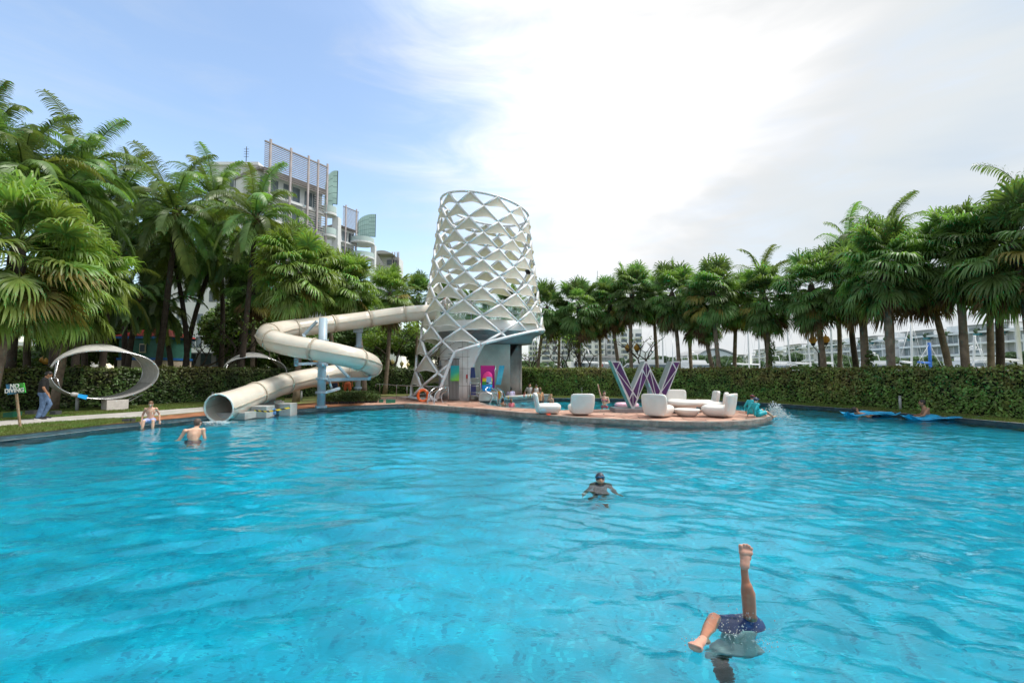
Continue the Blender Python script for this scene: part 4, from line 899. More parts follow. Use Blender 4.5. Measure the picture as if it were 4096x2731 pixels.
# ================================================================== planter row, pots, bollards, lamps
M_pot = mat('grey_pot', (.07, .075, .08), .6); M_gr = mat('green_crate', (.02, .17, .10), .5, .2)
def shrub_mesh(name, n, r, h, size):
    th = rng.uniform(0, 6.28, n); rr = r * np.sqrt(rng.uniform(0, 1, n)); z = h * rng.uniform(.1, 1, n); C = np.stack([rr * np.cos(th), rr * np.sin(th), z], 1); V, F_ = leaf_cards(C, np.tile([0, 0, 1.], (n, 1)), size, 1.2, .3); return fast_mesh(name, V, F_)
M_lowl = mat('planter_leaf', (.075, .13, .03), .6, .3, 2, col2=(.04, .07, .02), island=.4, trans=.2)
shr = [shrub_mesh('foliage', 420, .30, .42, .055) for _ in range(3)]
spots = [(u + rng.uniform(-3, 3), v) for v, us in ((1617, range(1310, 1512, 13)), (1606, range(1305, 1512, 14))) for u in us]
for i, (u, v) in enumerate(spots):
    v = v - (u - 1310) * .035; p = G(u, v); t_ = thing('potted_shrub', 'small potted green shrub in the dense row behind the blue grey post', 'plant', tuple(p), rng.uniform(0, 6), 'potted shrubs beside the slide post', rng.uniform(.8, 1.1))
    MB().lathe([(.0, 0), (.09, 0), (.12, .16), (.10, .16), (0, .13)], n=10).build('pot', M_pot, t_, world=False); o = link('foliage', shr[i % 3], M_lowl, t_); o.location = (0, 0, .1)
def crate(u, v, w, lab, colr_=M_gr, h=.2):
    p = G(u, v); t_ = thing('plant_crate', lab, 'crate', tuple(p), rng.uniform(-.3, .3), 'green plant crates'); mb = MB(); 
    mb.box((0, -w / 2, h / 2), (w, .02, h)); mb.box((0, w / 2, h / 2), (w, .02, h)); mb.box((-w / 2, 0, h / 2), (.02, w - .02, h)); mb.box((w / 2, 0, h / 2), (.02, w - .02, h)); mb.box((0, 0, .02), (w - .03, w - .03, .02)); mb.build('crate', colr_, t_, world=False)
crate(1554, 1613, .24, 'green crate at the right end of the potted shrubs, the one towards them'); crate(1572, 1612, .22, 'green crate at the right end of the potted shrubs, the one towards the railing', h=.18)
crate(1524, 1610, .2, 'dark green crate touching the potted shrub row', h=.16)
crate(42, 1672, .26, 'green crate on the grass behind the NO DIVING sign'); crate(64, 1668, .2, 'smaller green crate on the grass just right of the NO DIVING stake')
crate(508, 1689, .18, 'small dark crate on the grass left of the sitting boy', M_pot, .12); crate(524, 1688, .16, 'small dark crate on the grass touching the sitting boy', M_pot, .12)
crate(222, 1662, .22, 'black plant tub on the grass behind the walking man', M_pot, .18); crate(128, 1660, .26, 'black plant tub on the grass between the sign and the walking man', M_pot, .18)
crate(720, 1608, .16, 'tiny green box in the grass by the hedge behind the sitting boy')
def bollard(u, v, h, lab, r=.05):
    p = G(u, v); t_ = thing('bollard', lab, 'bollard', tuple(p), 0, 'thin grey garden bollards'); MB().lathe([(0, 0), (r, 0), (r, h * .86), (r * .8, h * .87), (r * .8, h * .9), (r * 1.05, h * .9), (r * 1.05, h), (0, h + .01)], n=14).build('shaft', mat('bollard_grey', (.42, .44, .44), .45), t_, world=False)
bollard(849, 1606, .5, 'thin grey bollard beside the slide exit near the hedge'); bollard(2327, 1583, .55, 'thin grey bollard at the hedge behind the square backed pod chair'); bollard(3602, 1640, .6, 'thin grey bollard on the verge between the two blue floats'); bollard(1205, 1600, .5, 'thin grey bollard under the lower run of the slide'); bollard(2592, 1590, .5, 'thin grey bollard behind the letter W')
M_globe = mat('amber_globe', (.80, .47, .10), .3, trans=.4); M_globe2 = mat('cream_globe', (.85, .72, .35), .3, trans=.3); M_iron = mat('black_iron', (.03, .035, .03), .5)
def lamp(globes, d, lab, gm=M_globe, r=.2, base_z=.12):
    cx_ = sum(g_[0] for g_ in globes) / len(globes); b_ = GX(cx_, d, base_z); t_ = thing('globe_lamp', lab, 'lamp', tuple(b_), 0, 'garden globe lamps'); zt = P(globes[0][0], globes[0][1], d).z
    MB().tube([b_, (b_.x, b_.y, zt - .75)], .05, 8).build('lamp_post', M_iron, t_)
    for (u, v) in globes:
        c = P(u, v, d); MB().lathe([(0, -r), (r * .55, -r * .85), (r * .95, -.25 * r), (r, .1 * r), (r * .7, r * .75), (r * .25, r), (r * .12, r * 1.5), (0, r * 1.6)], c, 18).build('globe', gm, t_)
        MB().tube(cr([Vector((b_.x, b_.y, zt - .8)), Vector(((b_.x + c.x) / 2, b_.y, zt - .55)), c - Vector((0, 0, r + .16)), c - Vector((0, 0, r))], 4), .025, 6).build('arm', M_iron, t_)
        MB().lathe([(r * .3, -.14), (r * .6, -.02), (r * .6, 0), (0, 0)], c - Vector((0, 0, r * .9)), 12).build('cup', M_iron, t_)
lamp([(73, 1455)], 29, 'single amber globe lamp above the hedge, farthest left', r=.19); lamp([(116, 1457), (128, 1446)], 29, 'pair of amber globe lamps above the hedge behind the walking man', r=.2); lamp([(174, 1440), (184, 1446)], 28, 'pair of overlapping amber globe lamps at the left tip of the daybed', r=.2)
lamp([(337, 1437)], 31, 'amber globe lamp seen through the nearer round daybed', r=.18)
lamp([(962, 1457)], 34, 'small amber globe lamp seen behind the smaller looking daybed', r=.18); lamp([(1262, 1445)], 33, 'amber globe lamp seen just beneath the middle run of the slide', r=.17)
lamp([(1569, 1448)], 40, 'cream globe lamp over the hedge right of the slide bend, first of three', M_globe2, .2); lamp([(1607, 1455)], 40, 'cream globe lamp over the hedge right of the slide bend, second of three', M_globe2, .18); lamp([(1632, 1459)], 42, 'cream globe lamp over the hedge right of the slide bend, nearest the tower', M_globe2, .16)
lamp([(2511, 1391), (2547, 1391)], 34, 'twin amber globe lamp above the hedge behind the letter W', r=.23); lamp([(3252, 1360), (3303, 1358)], 27, 'twin amber globe lamp among the palms at the right of the hedge', r=.22)
# ================================================================== palms
GV = np.array([0, 0, -1.])
def norm(v): return v / (np.linalg.norm(v) + 1e-9)
def fan_leaf(elev, seed, n=40, R0=.98, stalk=1.08):
    """costapalmate leaf: stalk leaves the crown at elevation elev (deg) in the XZ plane, segments hang at their ends"""
    r = np.random.default_rng(seed); V = []; F_ = []
    d = np.array([math.cos(R(elev)), 0, math.sin(R(elev))]); p = np.zeros(3); st = [p.copy()]
    for i in range(5): d = norm(d + GV * .07 * (1 - .3 * abs(math.sin(R(elev))))); p = p + d * stalk / 5; st.append(p.copy())
    s = np.array([0, 1., 0]); up = np.cross(d, s)   # up of the leaf plane
    up = -up if up[2] < 0 and elev > -50 else up
    for i in range(5):
        for (a, w) in ((st[i], .018), (st[i + 1], .015)): V += [a - s * w, a + s * w, a + up * w * 1.2]
        o = len(V) - 6; F_ += [(o, o + 3, o + 4, o + 1), (o + 1, o + 4, o + 5, o + 2), (o + 2, o + 5, o + 3, o)]
    hub = st[-1]
    for i in range(n):
        a = R(-140 + 280 * i / (n - 1)) + r.normal(0, .035); L_ = R0 * (.78 + .22 * math.cos(a)) * r.uniform(.9, 1.08)
        dd = norm(d * math.cos(a) + s * math.sin(a) + up * (.22 + r.normal(0, .05))); side = norm(np.cross(dd, up)); pt = hub.copy()
        fr_ = (0, .30, .55, .78, 1.0); wd = (.005, .036, .034, .020, .003); prev = 0; ring_ = []; tw = r.normal(0, .5)
        for q, f in enumerate(fr_):
            if q:
                step = (f - prev) * L_; bend = ((.0, .07, .28, .95, 2.2) if elev > 25 else (.0, .10, .40, 1.2, 2.4))[q] * (1 + r.normal(0, .25)); dd = norm(dd + GV * bend * .62); pt = pt + dd * step; prev = f
            sd = norm(side + up * (.5 if i % 2 else -.5) * (1 if q < 3 else .3) + GV * tw * .1); ring_.append((pt - sd * wd[q], pt + sd * wd[q]))
        o = len(V)
        for a_, b_ in ring_: V += [a_, b_]
        F_ += [(o + 2 * q, o + 2 * q + 1, o + 2 * q + 3, o + 2 * q + 2) for q in range(4)]
    return fast_mesh('frond', np.array(V), F_)
def feather_leaf(elev, seed, Ln=3.6, n=52, arch=.17, ll=.72, wid=.028):
    r = np.random.default_rng(seed); V = []; F_ = []; d = np.array([math.cos(R(elev)), 0, math.sin(R(elev))]); p = np.zeros(3); K = 14; ax = [(p.copy(), d.copy())]
    for i in range(K): d = norm(d + GV * arch * (.35 + 1.1 * i / K)); p = p + d * Ln / K; ax.append((p.copy(), d.copy()))
    s = np.array([0, 1., 0])
    for i in range(K):
        w0, w1 = .035 * (1 - i / K) + .006, .035 * (1 - (i + 1) / K) + .006; u0 = np.cross(ax[i][1], s); o = len(V)
        V += [ax[i][0] - s * w0, ax[i][0] + s * w0, ax[i][0] - u0 * w0, ax[i + 1][0] - s * w1, ax[i + 1][0] + s * w1, ax[i + 1][0] - u0 * w1]; F_ += [(o, o + 3, o + 4, o + 1), (o + 1, o + 4, o + 5, o + 2), (o + 2, o + 5, o + 3, o)]
    for i in range(n):
        f = .14 + .86 * (i + .5) / n; x = f * K; q = min(int(x), K - 1); b0 = ax[q][0] + (ax[q + 1][0] - ax[q][0]) * (x - q); dr_ = ax[q][1]; up = -np.cross(dr_, s); up = up if up[2] > 0 else -up
        L_ = ll * math.sin(math.pi * (.12 + .80 * f)) ** .6 * r.uniform(.88, 1.1)
        for sg in (-1, 1):
            dd = norm(dr_ * .62 + s * sg * 1.0 + up * r.normal(.12, .1)); pt = b0.copy(); o = len(V); sd = norm(np.cross(dd, up) * .8 + up * .5)
            for k_, (w, st) in enumerate(((wid, 0), (wid, .45), (wid * .6, .35), (.002, .2))):
                if k_: dd = norm(dd + GV * (.28, .3, .55, .6)[k_] * (1.1 + r.normal(0, .2))); pt = pt + dd * st * L_
                V += [pt - sd * w, pt + sd * w]
            F_ += [(o + 2 * q_, o + 2 * q_ + 1, o + 2 * q_ + 3, o + 2 * q_ + 2) for q_ in range(3)]
    return fast_mesh('frond', np.array(V), F_)
FAN = {}; FEA = {}
ELF = [78, 58, 40, 22, 5, -12, -30, -50, -72]
for e_ in ELF: FAN[e_] = [fan_leaf(e_, int(abs(e_) * 7 + q)) for q in range(2)]
ELP = [80, 62, 45, 28, 10, -10, -38]
for e_ in ELP: FEA[e_] = [feather_leaf(e_, int(abs(e_) * 9 + q)) for q in range(2)]
M_fanR = mat('fan_leaf_deep', (.16, .27, .085), .45, .25, 1.2, col2=(.085, .165, .05), trans=.45, objvar=.35)
M_fanL = mat('fan_leaf_bright', (.22, .325, .075), .42, .3, 1.2, col2=(.105, .185, .04), trans=.35, objvar=.35)
M_fanY = mat('fan_leaf_yellowing', (.30, .27, .06), .6, .3, 2, col2=(.18, .16, .04), trans=.3, objvar=.2)
M_fanB = mat('fan_leaf_dry', (.15, .095, .04), .8, .3, 2, col2=(.09, .055, .025), trans=.2, objvar=.3)
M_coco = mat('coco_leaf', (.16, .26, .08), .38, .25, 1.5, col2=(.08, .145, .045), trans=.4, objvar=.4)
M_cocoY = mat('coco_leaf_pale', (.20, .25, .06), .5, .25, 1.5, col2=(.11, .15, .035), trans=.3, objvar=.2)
M_dark = mat('shade_leaf', (.08, .15, .05), .6, .3, 1.5, trans=.15, objvar=.3)  # darker copy of the frond green, shade among the palms put into the colour
def add_frond(root, me, loc, az, sc, m_, tilt=0, pit=0):
    o = bpy.data.objects.new('frond', me); COL.objects.link(o)
    if not me.materials: me.materials.append(m_)
    o.material_slots[0].link = 'OBJECT'; o.material_slots[0].material = m_
    o.location = loc; o.rotation_euler = (tilt, pit, az); o.scale = (sc,) * 3; adopt(o, root)
def trunk(root, top, r0, r1, mt=M_bark, bend=.3, n=10):
    pts = []; b_ = Vector((0, 0, -.05))
    for i in range(n + 1): f = i / n; pts.append(Vector((top.x * f ** 1.4 + bend * .3 * math.sin(f * 3.1), top.y * f ** 1.4, -.05 + (top.z + .05) * f)))
    mb = MB(); rr = [r0 * (1.35 - .35 * min(1, i / 1.5)) + (r1 - r0) * (i / n) for i in range(n + 1)]; mb.tube(pts, rr, 10); return mb.build('trunk', mt, root, world=False)
def fan_palm(u, v, d, ub, size, label, leaf=M_fanR, dens=52, tr=.15, group=None, dry=5, db_=None, kind='fan palm', bark=M_bark):
    """crown centre at pixel u,v and distance d; trunk foot under pixel column ub"""
    c = P(u, v, d); b_ = GX(ub, db_ or d); root = thing('fan_palm', label, 'palm tree', tuple(b_), 0, group); top = c - b_
    size *= (1.12 if leaf is not M_fanL else 1.06) * rng.uniform(.93, 1.07); dens = int(dens * rng.uniform(1.4, 1.7)); trunk(root, top - Vector((0, 0, .15 * size)), tr * .95, tr * .75, bark, rng.uniform(-.5, .5)); sc = size / 1.75
    r_ = random.Random(int(u * 3 + v))
    MB().ell(top - Vector((0, 0, .25 * sc)), (.17 * sc, .17 * sc, .5 * sc)).build('crown_heart', M_bark2, root, world=False)
    for i in range(dens):
        f = (i + .5) / dens; el = 84 - 158 * f ** .95 + r_.uniform(-16, 16); k = min(ELF, key=lambda q: abs(q - el)); az = i * 2.39996 + r_.uniform(-.6, .6)
        m_ = leaf
        if f > .55 and r_.random() < .10: m_ = M_fanY
        if i >= dens - dry: m_ = M_fanB
        add_frond(root, FAN[k][r_.randrange(2)], top + Vector((0, 0, (.36 - .98 * f) * sc)), az, sc * r_.uniform(.72, 1.1), m_, R(r_.uniform(-22, 22)), R(r_.uniform(-13, 13)))
    # spear
    MB().tube([top + Vector((0, 0, .2)), top + Vector((.05, 0, 1.5 * sc))], [.03, .004], 5).build('spear', leaf, root, world=False)
    return root
def feather_palm(u, v, d, ub, size, label, leaf=M_coco, dens=20, tr=.15, group=None, pale=3, db_=None, bark=M_bark2, low=-45):
    c = P(u, v, d); b_ = GX(ub, db_ or d); root = thing('coconut_palm', label, 'palm tree', tuple(b_), 0, group); top = c - b_
    dens = int(dens * (1.4 if dens > 15 else 1)); trunk(root, top - Vector((0, 0, .1)), tr * 1.15, tr * .8, bark, rng.uniform(-1, 1)); sc = size / 3.4; r_ = random.Random(int(u * 5 + v))
    MB().ell(top, (.2 * sc, .2 * sc, .4 * sc)).build('crown_heart', M_fanB, root, world=False)
    for i in range(dens):
        f = (i + .5) / dens; el = 86 - (86 - low) * f; k = min(ELP, key=lambda q: abs(q - el)); az = i * 2.39996 + r_.uniform(-.3, .3); m_ = M_cocoY if (i >= dens - pale or r_.random() < .08) else leaf
        add_frond(root, FEA[k][r_.randrange(2)], top, az, sc * r_.uniform(.85, 1.1), m_, R(r_.uniform(-14, 14)))
    return root
GR = 'fan palms lined up behind the right hedge'
fan_palm(2187, 1235, 36, 2150, 1.75, 'fan palm just right of the lattice tower with its crown touching the tubes', group=GR)
fan_palm(2316, 1232, 35, 2327, 1.85, 'lone standing fan palm between the tower and the letter W, a mast behind it', group=GR)
fan_palm(2440, 1218, 35, 2483, 1.6, 'fan palm with brown dry skirt left of the twin amber lamp', group=GR, dry=9)
fan_palm(2528, 1170, 33, 2530, 1.8, 'fan palm rising straight behind the letter W beside the twin lamp', group=GR)
fan_palm(2612, 1195, 34, 2632, 1.5, 'fan palm behind the letter W with a thin leaning trunk', group=GR)
fan_palm(2688, 1180, 31, 2712, 1.75, 'fan palm whose trunk meets the right top of the letter W', group=GR, dry=8)
fan_palm(2850, 1170, 28, 2884, 1.72, 'wide fan palm over the right hand group of pod chairs', group=GR, dens=62, dry=5)
fan_palm(2800, 1250, 30, 2862, 1.45, 'darker fan palm tucked behind the wide one over the pod chairs', group=GR, dens=46, dry=8)
fan_palm(3060, 1195, 27.5, 3063, 1.6, 'fan palm with a creeper covered trunk behind the teal vest children', group=GR, dry=4)
fan_palm(3245, 1150, 25, 3296, 1.7, 'fan palm with leaning trunk beside the amber twin lamp at the right', group=GR, dens=58, tr=.18)
fan_palm(3435, 1120, 23.5, 3455, 1.65, 'fan palm with thick dark trunk between the two tallest right hand palms', group=GR, tr=.21, dry=8)
fan_palm(3535, 1060, 20.5, 3568, 1.75, 'fan palm with thick straight grey trunk above the bearded man on the float', group=GR, dens=62, tr=.19, dry=8)
fan_palm(3700, 1085, 22, 3815, 1.75, 'fan palm leaning left with thin dark trunk above the shirtless man', group=GR, tr=.16, dry=8)
fan_palm(3840, 1010, 19.5, 3868, 1.8, 'fan palm with pale leaning trunk, second from the right edge', group=GR, dens=62, tr=.17)
fan_palm(4060, 985, 17.5, 4120, 1.95, 'fan palm cut by the right edge of the photograph', group=GR, dens=66)
for u, v, d, ub, sz, lab in ((2240, 1262, 41, 2232, 1.6, 'small far fan palm filling the gap between the tower palm and the lone standing one'), (2395, 1262, 41, 2402, 1.6, 'far fan palm behind the crooked tree left of the twin lamp palms'), (2760, 1215, 36, 2770, 1.6, 'far fan palm between the letter W palms and the wide one over the pod chairs'), (2945, 1200, 32, 2935, 1.7, 'far fan palm right of the wide one over the pod chairs'),
                             (3345, 1120, 28, 3352, 1.8, 'far fan palm right of the amber twin lamp'), (3955, 1040, 22, 3962, 1.7, 'far fan palm behind the two palms nearest the right edge')):
    fan_palm(u, v, d, ub, sz, lab, group=GR, dens=40, dry=6)
GP = 'feather palms rising behind the right hand fan palms'
feather_palm(3045, 1130, 31, 3090, 2.9, 'feather palm standing up behind the creeper covered palm', group=GP, dens=15, low=5)
feather_palm(3400, 1010, 27, 3440, 2.8, 'feather palm with fronds arching over the amber twin lamp palm', group=GP, dens=15, low=5)
feather_palm(3540, 955, 26, 3560, 2.8, 'feather palm showing above the thick grey trunk palm', group=GP, dens=15, low=10)
feather_palm(3960, 960, 22, 3990, 2.6, 'feather palm between the two palms nearest the right edge', group=GP, dens=15, low=0)
feather_palm(4150, 880, 18, 4200, 3.0, 'tall feather palm at the upper right edge', group=GP, dens=18, low=-20)
# left side
GL = 'bright fan palms behind the slide'
fan_palm(70, 1010, 15.5, -40, 2.3, 'huge bright green fan palm at the left edge', leaf=M_fanL, dens=78, tr=.2, dry=0, group=GL)
fan_palm(300, 1120, 19.5, 222, 2.0, 'bright fan palm with dark trunk above the nearer daybed', leaf=M_fanL, dens=56, tr=.16, dry=2, group=GL)
fan_palm(1190, 1085, 24.4, 1187, 2.25, 'wide bright fan palm with reddish trunk over the bend of the slide', leaf=M_fanL, dens=74, tr=.16, dry=3, group=GL)
fan_palm(1395, 1140, 28, 1459, 1.95, 'bright fan palm over the middle of the upper slide run', leaf=M_fanL, dens=64, dry=5, group=GL)
fan_palm(1290, 1110, 30, 1340, 1.9, 'bright fan palm squeezed between the two over the slide', leaf=M_fanL, dens=50, dry=5, group=GL)
fan_palm(1560, 1180, 32, 1541, 1.8, 'fan palm next to the tower above the slide entrance', leaf=M_fanL, dens=58, dry=6, group=GL)
fan_palm(1672, 1185, 38, 1660, 1.7, 'deep green fan palm touching the left side of the lattice tower', leaf=M_fanR, dens=50, group=GL)
fan_palm(1770, 1215, 40, 1760, 1.6, 'fan palm seen through the lattice tower, left of its middle', leaf=M_fanR, dens=44, group=GL); fan_palm(1900, 1225, 41, 1930, 1.6, 'fan palm seen through the middle of the lattice tower', leaf=M_fanR, dens=44, group=GL)
fan_palm(2040, 1235, 39, 2050, 1.6, 'fan palm seen through the right part of the lattice tower', leaf=M_fanR, dens=44, group=GL)
fan_palm(1020, 1150, 29, 1010, 1.7, 'dull fan palm with an orange dry leaf left of the slide bend', leaf=M_fanR, dens=44, dry=8, group=GL)
GC = 'coconut palms on the left'
feather_palm(705, 860, 27, 622, 4.0, 'tall coconut palm with leaning trunk and yellowing lower fronds left of the white building', group=GC, dens=24, tr=.17, pale=5)
feather_palm(690, 1010, 29, 745, 3.3, 'coconut palm hidden under the tall leaning one, with a thin straight trunk', group=GC, dens=18, pale=2)
feather_palm(1025, 880, 27, 960, 3.6, 'coconut palm in front of the screened facade, fronds reaching right', group=GC, dens=22, pale=4)
feather_palm(330, 680, 23, 300, 3.4, 'high coconut palm with stiff fronds against the blue sky', group=GC, dens=20, pale=2)
feather_palm(90, 690, 19.5, 40, 3.2, 'coconut palm at the upper left edge above the huge fan palm', group=GC, dens=24, pale=2, low=-60)
feather_palm(-30, 570, 20, -60, 3.0, 'coconut palm cut by the upper left edge', group=GC, dens=20, low=-50)
feather_palm(210, 800, 21.5, 200, 3.6, 'coconut palm with long arching fronds between the huge fan palm and the leaning one', group=GC, dens=24, pale=4, low=-55)
feather_palm(480, 800, 30, 500, 3.9, 'coconut palm in the gap left of the tall leaning one', group=GC, dens=24, pale=1, low=-55)
feather_palm(860, 1020, 30, 735, 3.3, 'coconut palm with low hanging fronds over the branching garden tree', group=GC, dens=20, pale=3, low=-60)
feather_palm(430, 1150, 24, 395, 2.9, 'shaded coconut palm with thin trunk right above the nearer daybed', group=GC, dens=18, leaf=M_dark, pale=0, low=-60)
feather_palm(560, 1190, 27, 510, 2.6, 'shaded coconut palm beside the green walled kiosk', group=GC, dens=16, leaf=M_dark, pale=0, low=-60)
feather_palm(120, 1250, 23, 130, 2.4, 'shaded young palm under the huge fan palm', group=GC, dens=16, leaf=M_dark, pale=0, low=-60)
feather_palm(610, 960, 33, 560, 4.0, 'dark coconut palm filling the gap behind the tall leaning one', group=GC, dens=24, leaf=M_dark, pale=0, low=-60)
feather_palm(860, 800, 32, 880, 3.8, 'coconut palm between the tall leaning one and the one before the screened facade', group=GC, dens=24, pale=2, low=-55)
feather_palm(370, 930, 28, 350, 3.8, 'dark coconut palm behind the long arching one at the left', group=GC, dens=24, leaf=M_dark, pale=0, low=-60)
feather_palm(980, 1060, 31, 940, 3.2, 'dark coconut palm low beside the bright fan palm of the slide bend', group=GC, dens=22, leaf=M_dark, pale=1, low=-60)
feather_palm(640, 1225, 28.5, 690, 2.6, 'drooping coconut palm in front of the kiosk roof', group=GC, dens=20, leaf=M_coco, pale=3, low=-60)
# ---- broadleaf trees
def leaf_blob_mesh(name, blobs, n, size):
    C = []; Nn = []
    for (c, r_) in blobs:
        m_ = int(n * r_[0] * r_[2]); q = rng.normal(0, 1, (m_, 3)); q /= np.linalg.norm(q, axis=1)[:, None]; rad = rng.uniform(.55, 1.05, m_)[:, None]
        C.append(np.array(c) + q * rad * np.array(r_)); Nn.append(q + np.array([0, 0, .5]))
    V, F_ = leaf_cards(np.concatenate(C), np.concatenate(Nn), size, .7); return fast_mesh(name, V, F_)
def branches(root, h, r0, seed, spread=1.0, depth=4, mt=M_bark2):
    r = random.Random(seed); mb = MB(); tips = []
    def grow(p, d, l, rad, k):
        pts = [p]; q = p
        for i in range(4): d = (d + Vector((r.uniform(-.25, .25), r.uniform(-.25, .25), r.uniform(-.02, .16)))).normalized(); q = q + d * l / 4; pts.append(q)
        mb.tube(pts, [rad * (1 - .4 * i / 4) for i in range(5)], 6, cap=False)
        if k == 0: tips.append(q); return
        for j in range(r.choice((2, 2, 3))):
            a = r.uniform(0, 6.28); nd = (d * .75 + Vector((math.cos(a), math.sin(a), r.uniform(-.1, .45))) * .75 * spread).normalized(); grow(q, nd, l * r.uniform(.6, .85), rad * .6, k - 1)
    grow(Vector((0, 0, 0)), Vector((r.uniform(-.2, .2), r.uniform(-.2, .2), 1)), h * .38, r0, depth); mb.build('trunk', mt, root, world=False); return tips
def garden_tree(u, d, h, seed, label, leafn=90, spread=1.0, group=None, m_=None, lsz=.09, cl=.45):
    b_ = GX(u, d); root = thing('garden_tree', label, 'tree', tuple(b_), 0, group); tips = branches(root, h, .13, seed, spread); bl = [((t_.x, t_.y, t_.z), (cl, cl, cl * .6)) for t_ in tips]
    o = link('crown', leaf_blob_mesh('crown', bl, leafn, lsz), m_ or M_tree, root); return root
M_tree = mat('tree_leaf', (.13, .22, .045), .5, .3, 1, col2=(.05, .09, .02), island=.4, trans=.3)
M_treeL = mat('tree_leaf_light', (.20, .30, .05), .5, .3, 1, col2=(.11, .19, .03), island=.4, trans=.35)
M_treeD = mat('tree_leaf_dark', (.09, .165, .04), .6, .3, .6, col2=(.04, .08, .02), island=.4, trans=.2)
GF = 'crooked garden trees with few leaves behind the hedge'
for i, (u, d, h, lab) in enumerate(((2118, 33, 3.6, 'crooked nearly bare tree right of the dark column'), (2296, 33, 4.0, 'crooked nearly bare tree under the lone standing fan palm'), (2330, 34, 3.6, 'crooked sparse tree leaning right under the lone standing fan palm'), (2556, 32, 4.2, 'crooked tree with black twigs behind the letter W and the twin lamp'))):
    garden_tree(u, d, h, 40 + i * 7, lab, 30, 1.25, GF, M_treeL, .08, .35)
GT = 'branching garden trees behind the left hedge'
garden_tree(850, 27.5, 5.2, 5, 'branching garden tree with fine bright leaves left of the smaller looking daybed', 70, 1.1, GT, M_tree, .08, .5); garden_tree(780, 29, 4.6, 9, 'branching garden tree in front of the white wing with air conditioners', 60, 1.1, GT, M_tree, .08, .45)
garden_tree(1130, 33, 4.4, 14, 'low garden tree behind the middle run of the slide', 110, 1.0, GT, M_treeL, .1, .55)
garden_tree(1580, 36, 4.8, 22, 'light green garden tree right of the slide bend', 170, 1.0, GT, M_treeL, .11, .7); garden_tree(1480, 38, 5.0, 27, 'garden tree behind the right hand slide support', 150, 1.0, GT, M_tree, .11, .7)
# background masses of trees
def bush_tree(u, d, h, w, seed, label, m_, group, zb=.12, n=26, size=None):
    b_ = GX(u, d, zb); root = thing('broadleaf_tree', label, 'tree', tuple(b_), rng.uniform(0, 6), group); r = random.Random(seed)
    MB().tube([(0, 0, 0), (r.uniform(-.3, .3), 0, h * .35), (r.uniform(-.5, .5), 0, h * .7)], [h * .03, h * .024, h * .012], 7).build('trunk', M_bark2, root, world=False)
    bl = [((r.uniform(-.7, .7) * w, r.uniform(-.7, .7) * w, h * r.uniform(.3, .86)), (w * r.uniform(.25, .5), w * r.uniform(.25, .5), h * r.uniform(.10, .2))) for _ in range(12)]
    link('crown', leaf_blob_mesh('crown', bl, n / (w * h * .03 + .5), size or .035 * h ** .7), m_, root); return root
GB = 'leafy trees filling the garden behind the left palms'
ii = 0
BT = [(-60, 26, 5.5, 2.4), (60, 33, 3.6, 2.0), (250, 30, 5.4, 2.2), (360, 33, 8.4, 3.0), (470, 36, 9.5, 3.6), (640, 37, 8.2, 2.8), (920, 38, 7.6, 2.6), (1020, 36, 8.6, 2.8), (1110, 40, 7.2, 2.8), (1230, 37, 6.0, 2.4), (1330, 40, 6.2, 2.8), (1440, 42, 6.4, 2.6), (1540, 43, 6.2, 2.6), (1650, 45, 6.0, 2.8), (1750, 48, 5.6, 2.6), (1850, 50, 6.2, 3), (1960, 50, 5.6, 3)]
PL = ['nearest the left edge, below the huge fan palm', 'low beside the white garden house', 'between the amber lamps and the nearer daybed', 'above the nearer daybed', 'left of the kiosk roof', 'right of the kiosk roof', 'left of the smaller looking daybed', 'above the smaller looking daybed', 'behind the slide bend', 'behind the tall slide post', 'under the upper slide run', 'behind the right hand slide post', 'right of the last slide bend', 'against the left foot of the lattice tower', 'seen through the left of the lattice tower', 'behind the tower doorway', 'behind the dark column']
for i, (u, d, h, w) in enumerate(BT):
    bush_tree(u, d, h, w, 100 + i, ('dark' if i % 3 else 'mid green') + ' leafy tree ' + PL[i], M_treeD if i % 3 else M_tree, GB, n=1500)
# far shore greenery
M_far = mat('far_leaf', (.10, .17, .065), .8, .3, .06, col2=(.05, .10, .05), island=.3, trans=.2)
GS = 'trees on the far shore'
k_ = 0
FARP = ['under the white condominium towers', 'beside the moored boats', 'below the arched roof hall', 'in front of the white terrace flats']
for i in range(34):
    u = 2090 + i * 62 + rng.uniform(-18, 18); d = rng.uniform(118, 160) if u < 2950 else rng.uniform(88, 108); h = rng.uniform(3.6, 6.5) if u < 2950 else rng.uniform(3.0, 5.8); w = rng.uniform(3.0, 5.5)
    if u > 2960 and i % 3 == 1: continue
    place_ = FARP[0] if u < 2560 else FARP[1] if u < 2780 else FARP[2] if u < 2960 else FARP[3]
    bush_tree(u, d, h, w, 300 + i, 'rounded tree on the far shore ' + place_, M_far, GS + ' ' + place_, n=900, size=.22)
# climbing plant on two trunks
for (u, d, h, lab) in ((3085, 27.2, 2.4, 'dark creeper clump climbing the palm trunk behind the teal vest children'), (3472, 23.3, 2.0, 'dark creeper clump climbing the thick dark palm trunk')):
    b_ = GX(u, d); t_ = thing('creeper', lab, 'plant', tuple(b_)); o = link('foliage', leaf_blob_mesh('foliage', [((0, 0, h * .8), (.2, .2, h * .5)), ((.1, 0, h * 1.2), (.18, .2, h * .3))], 900, .08), M_treeD, t_); MB().tube([(0, 0, 0), (.05, 0, h)], .03, 6).build('stem', M_bark2, t_, world=False)
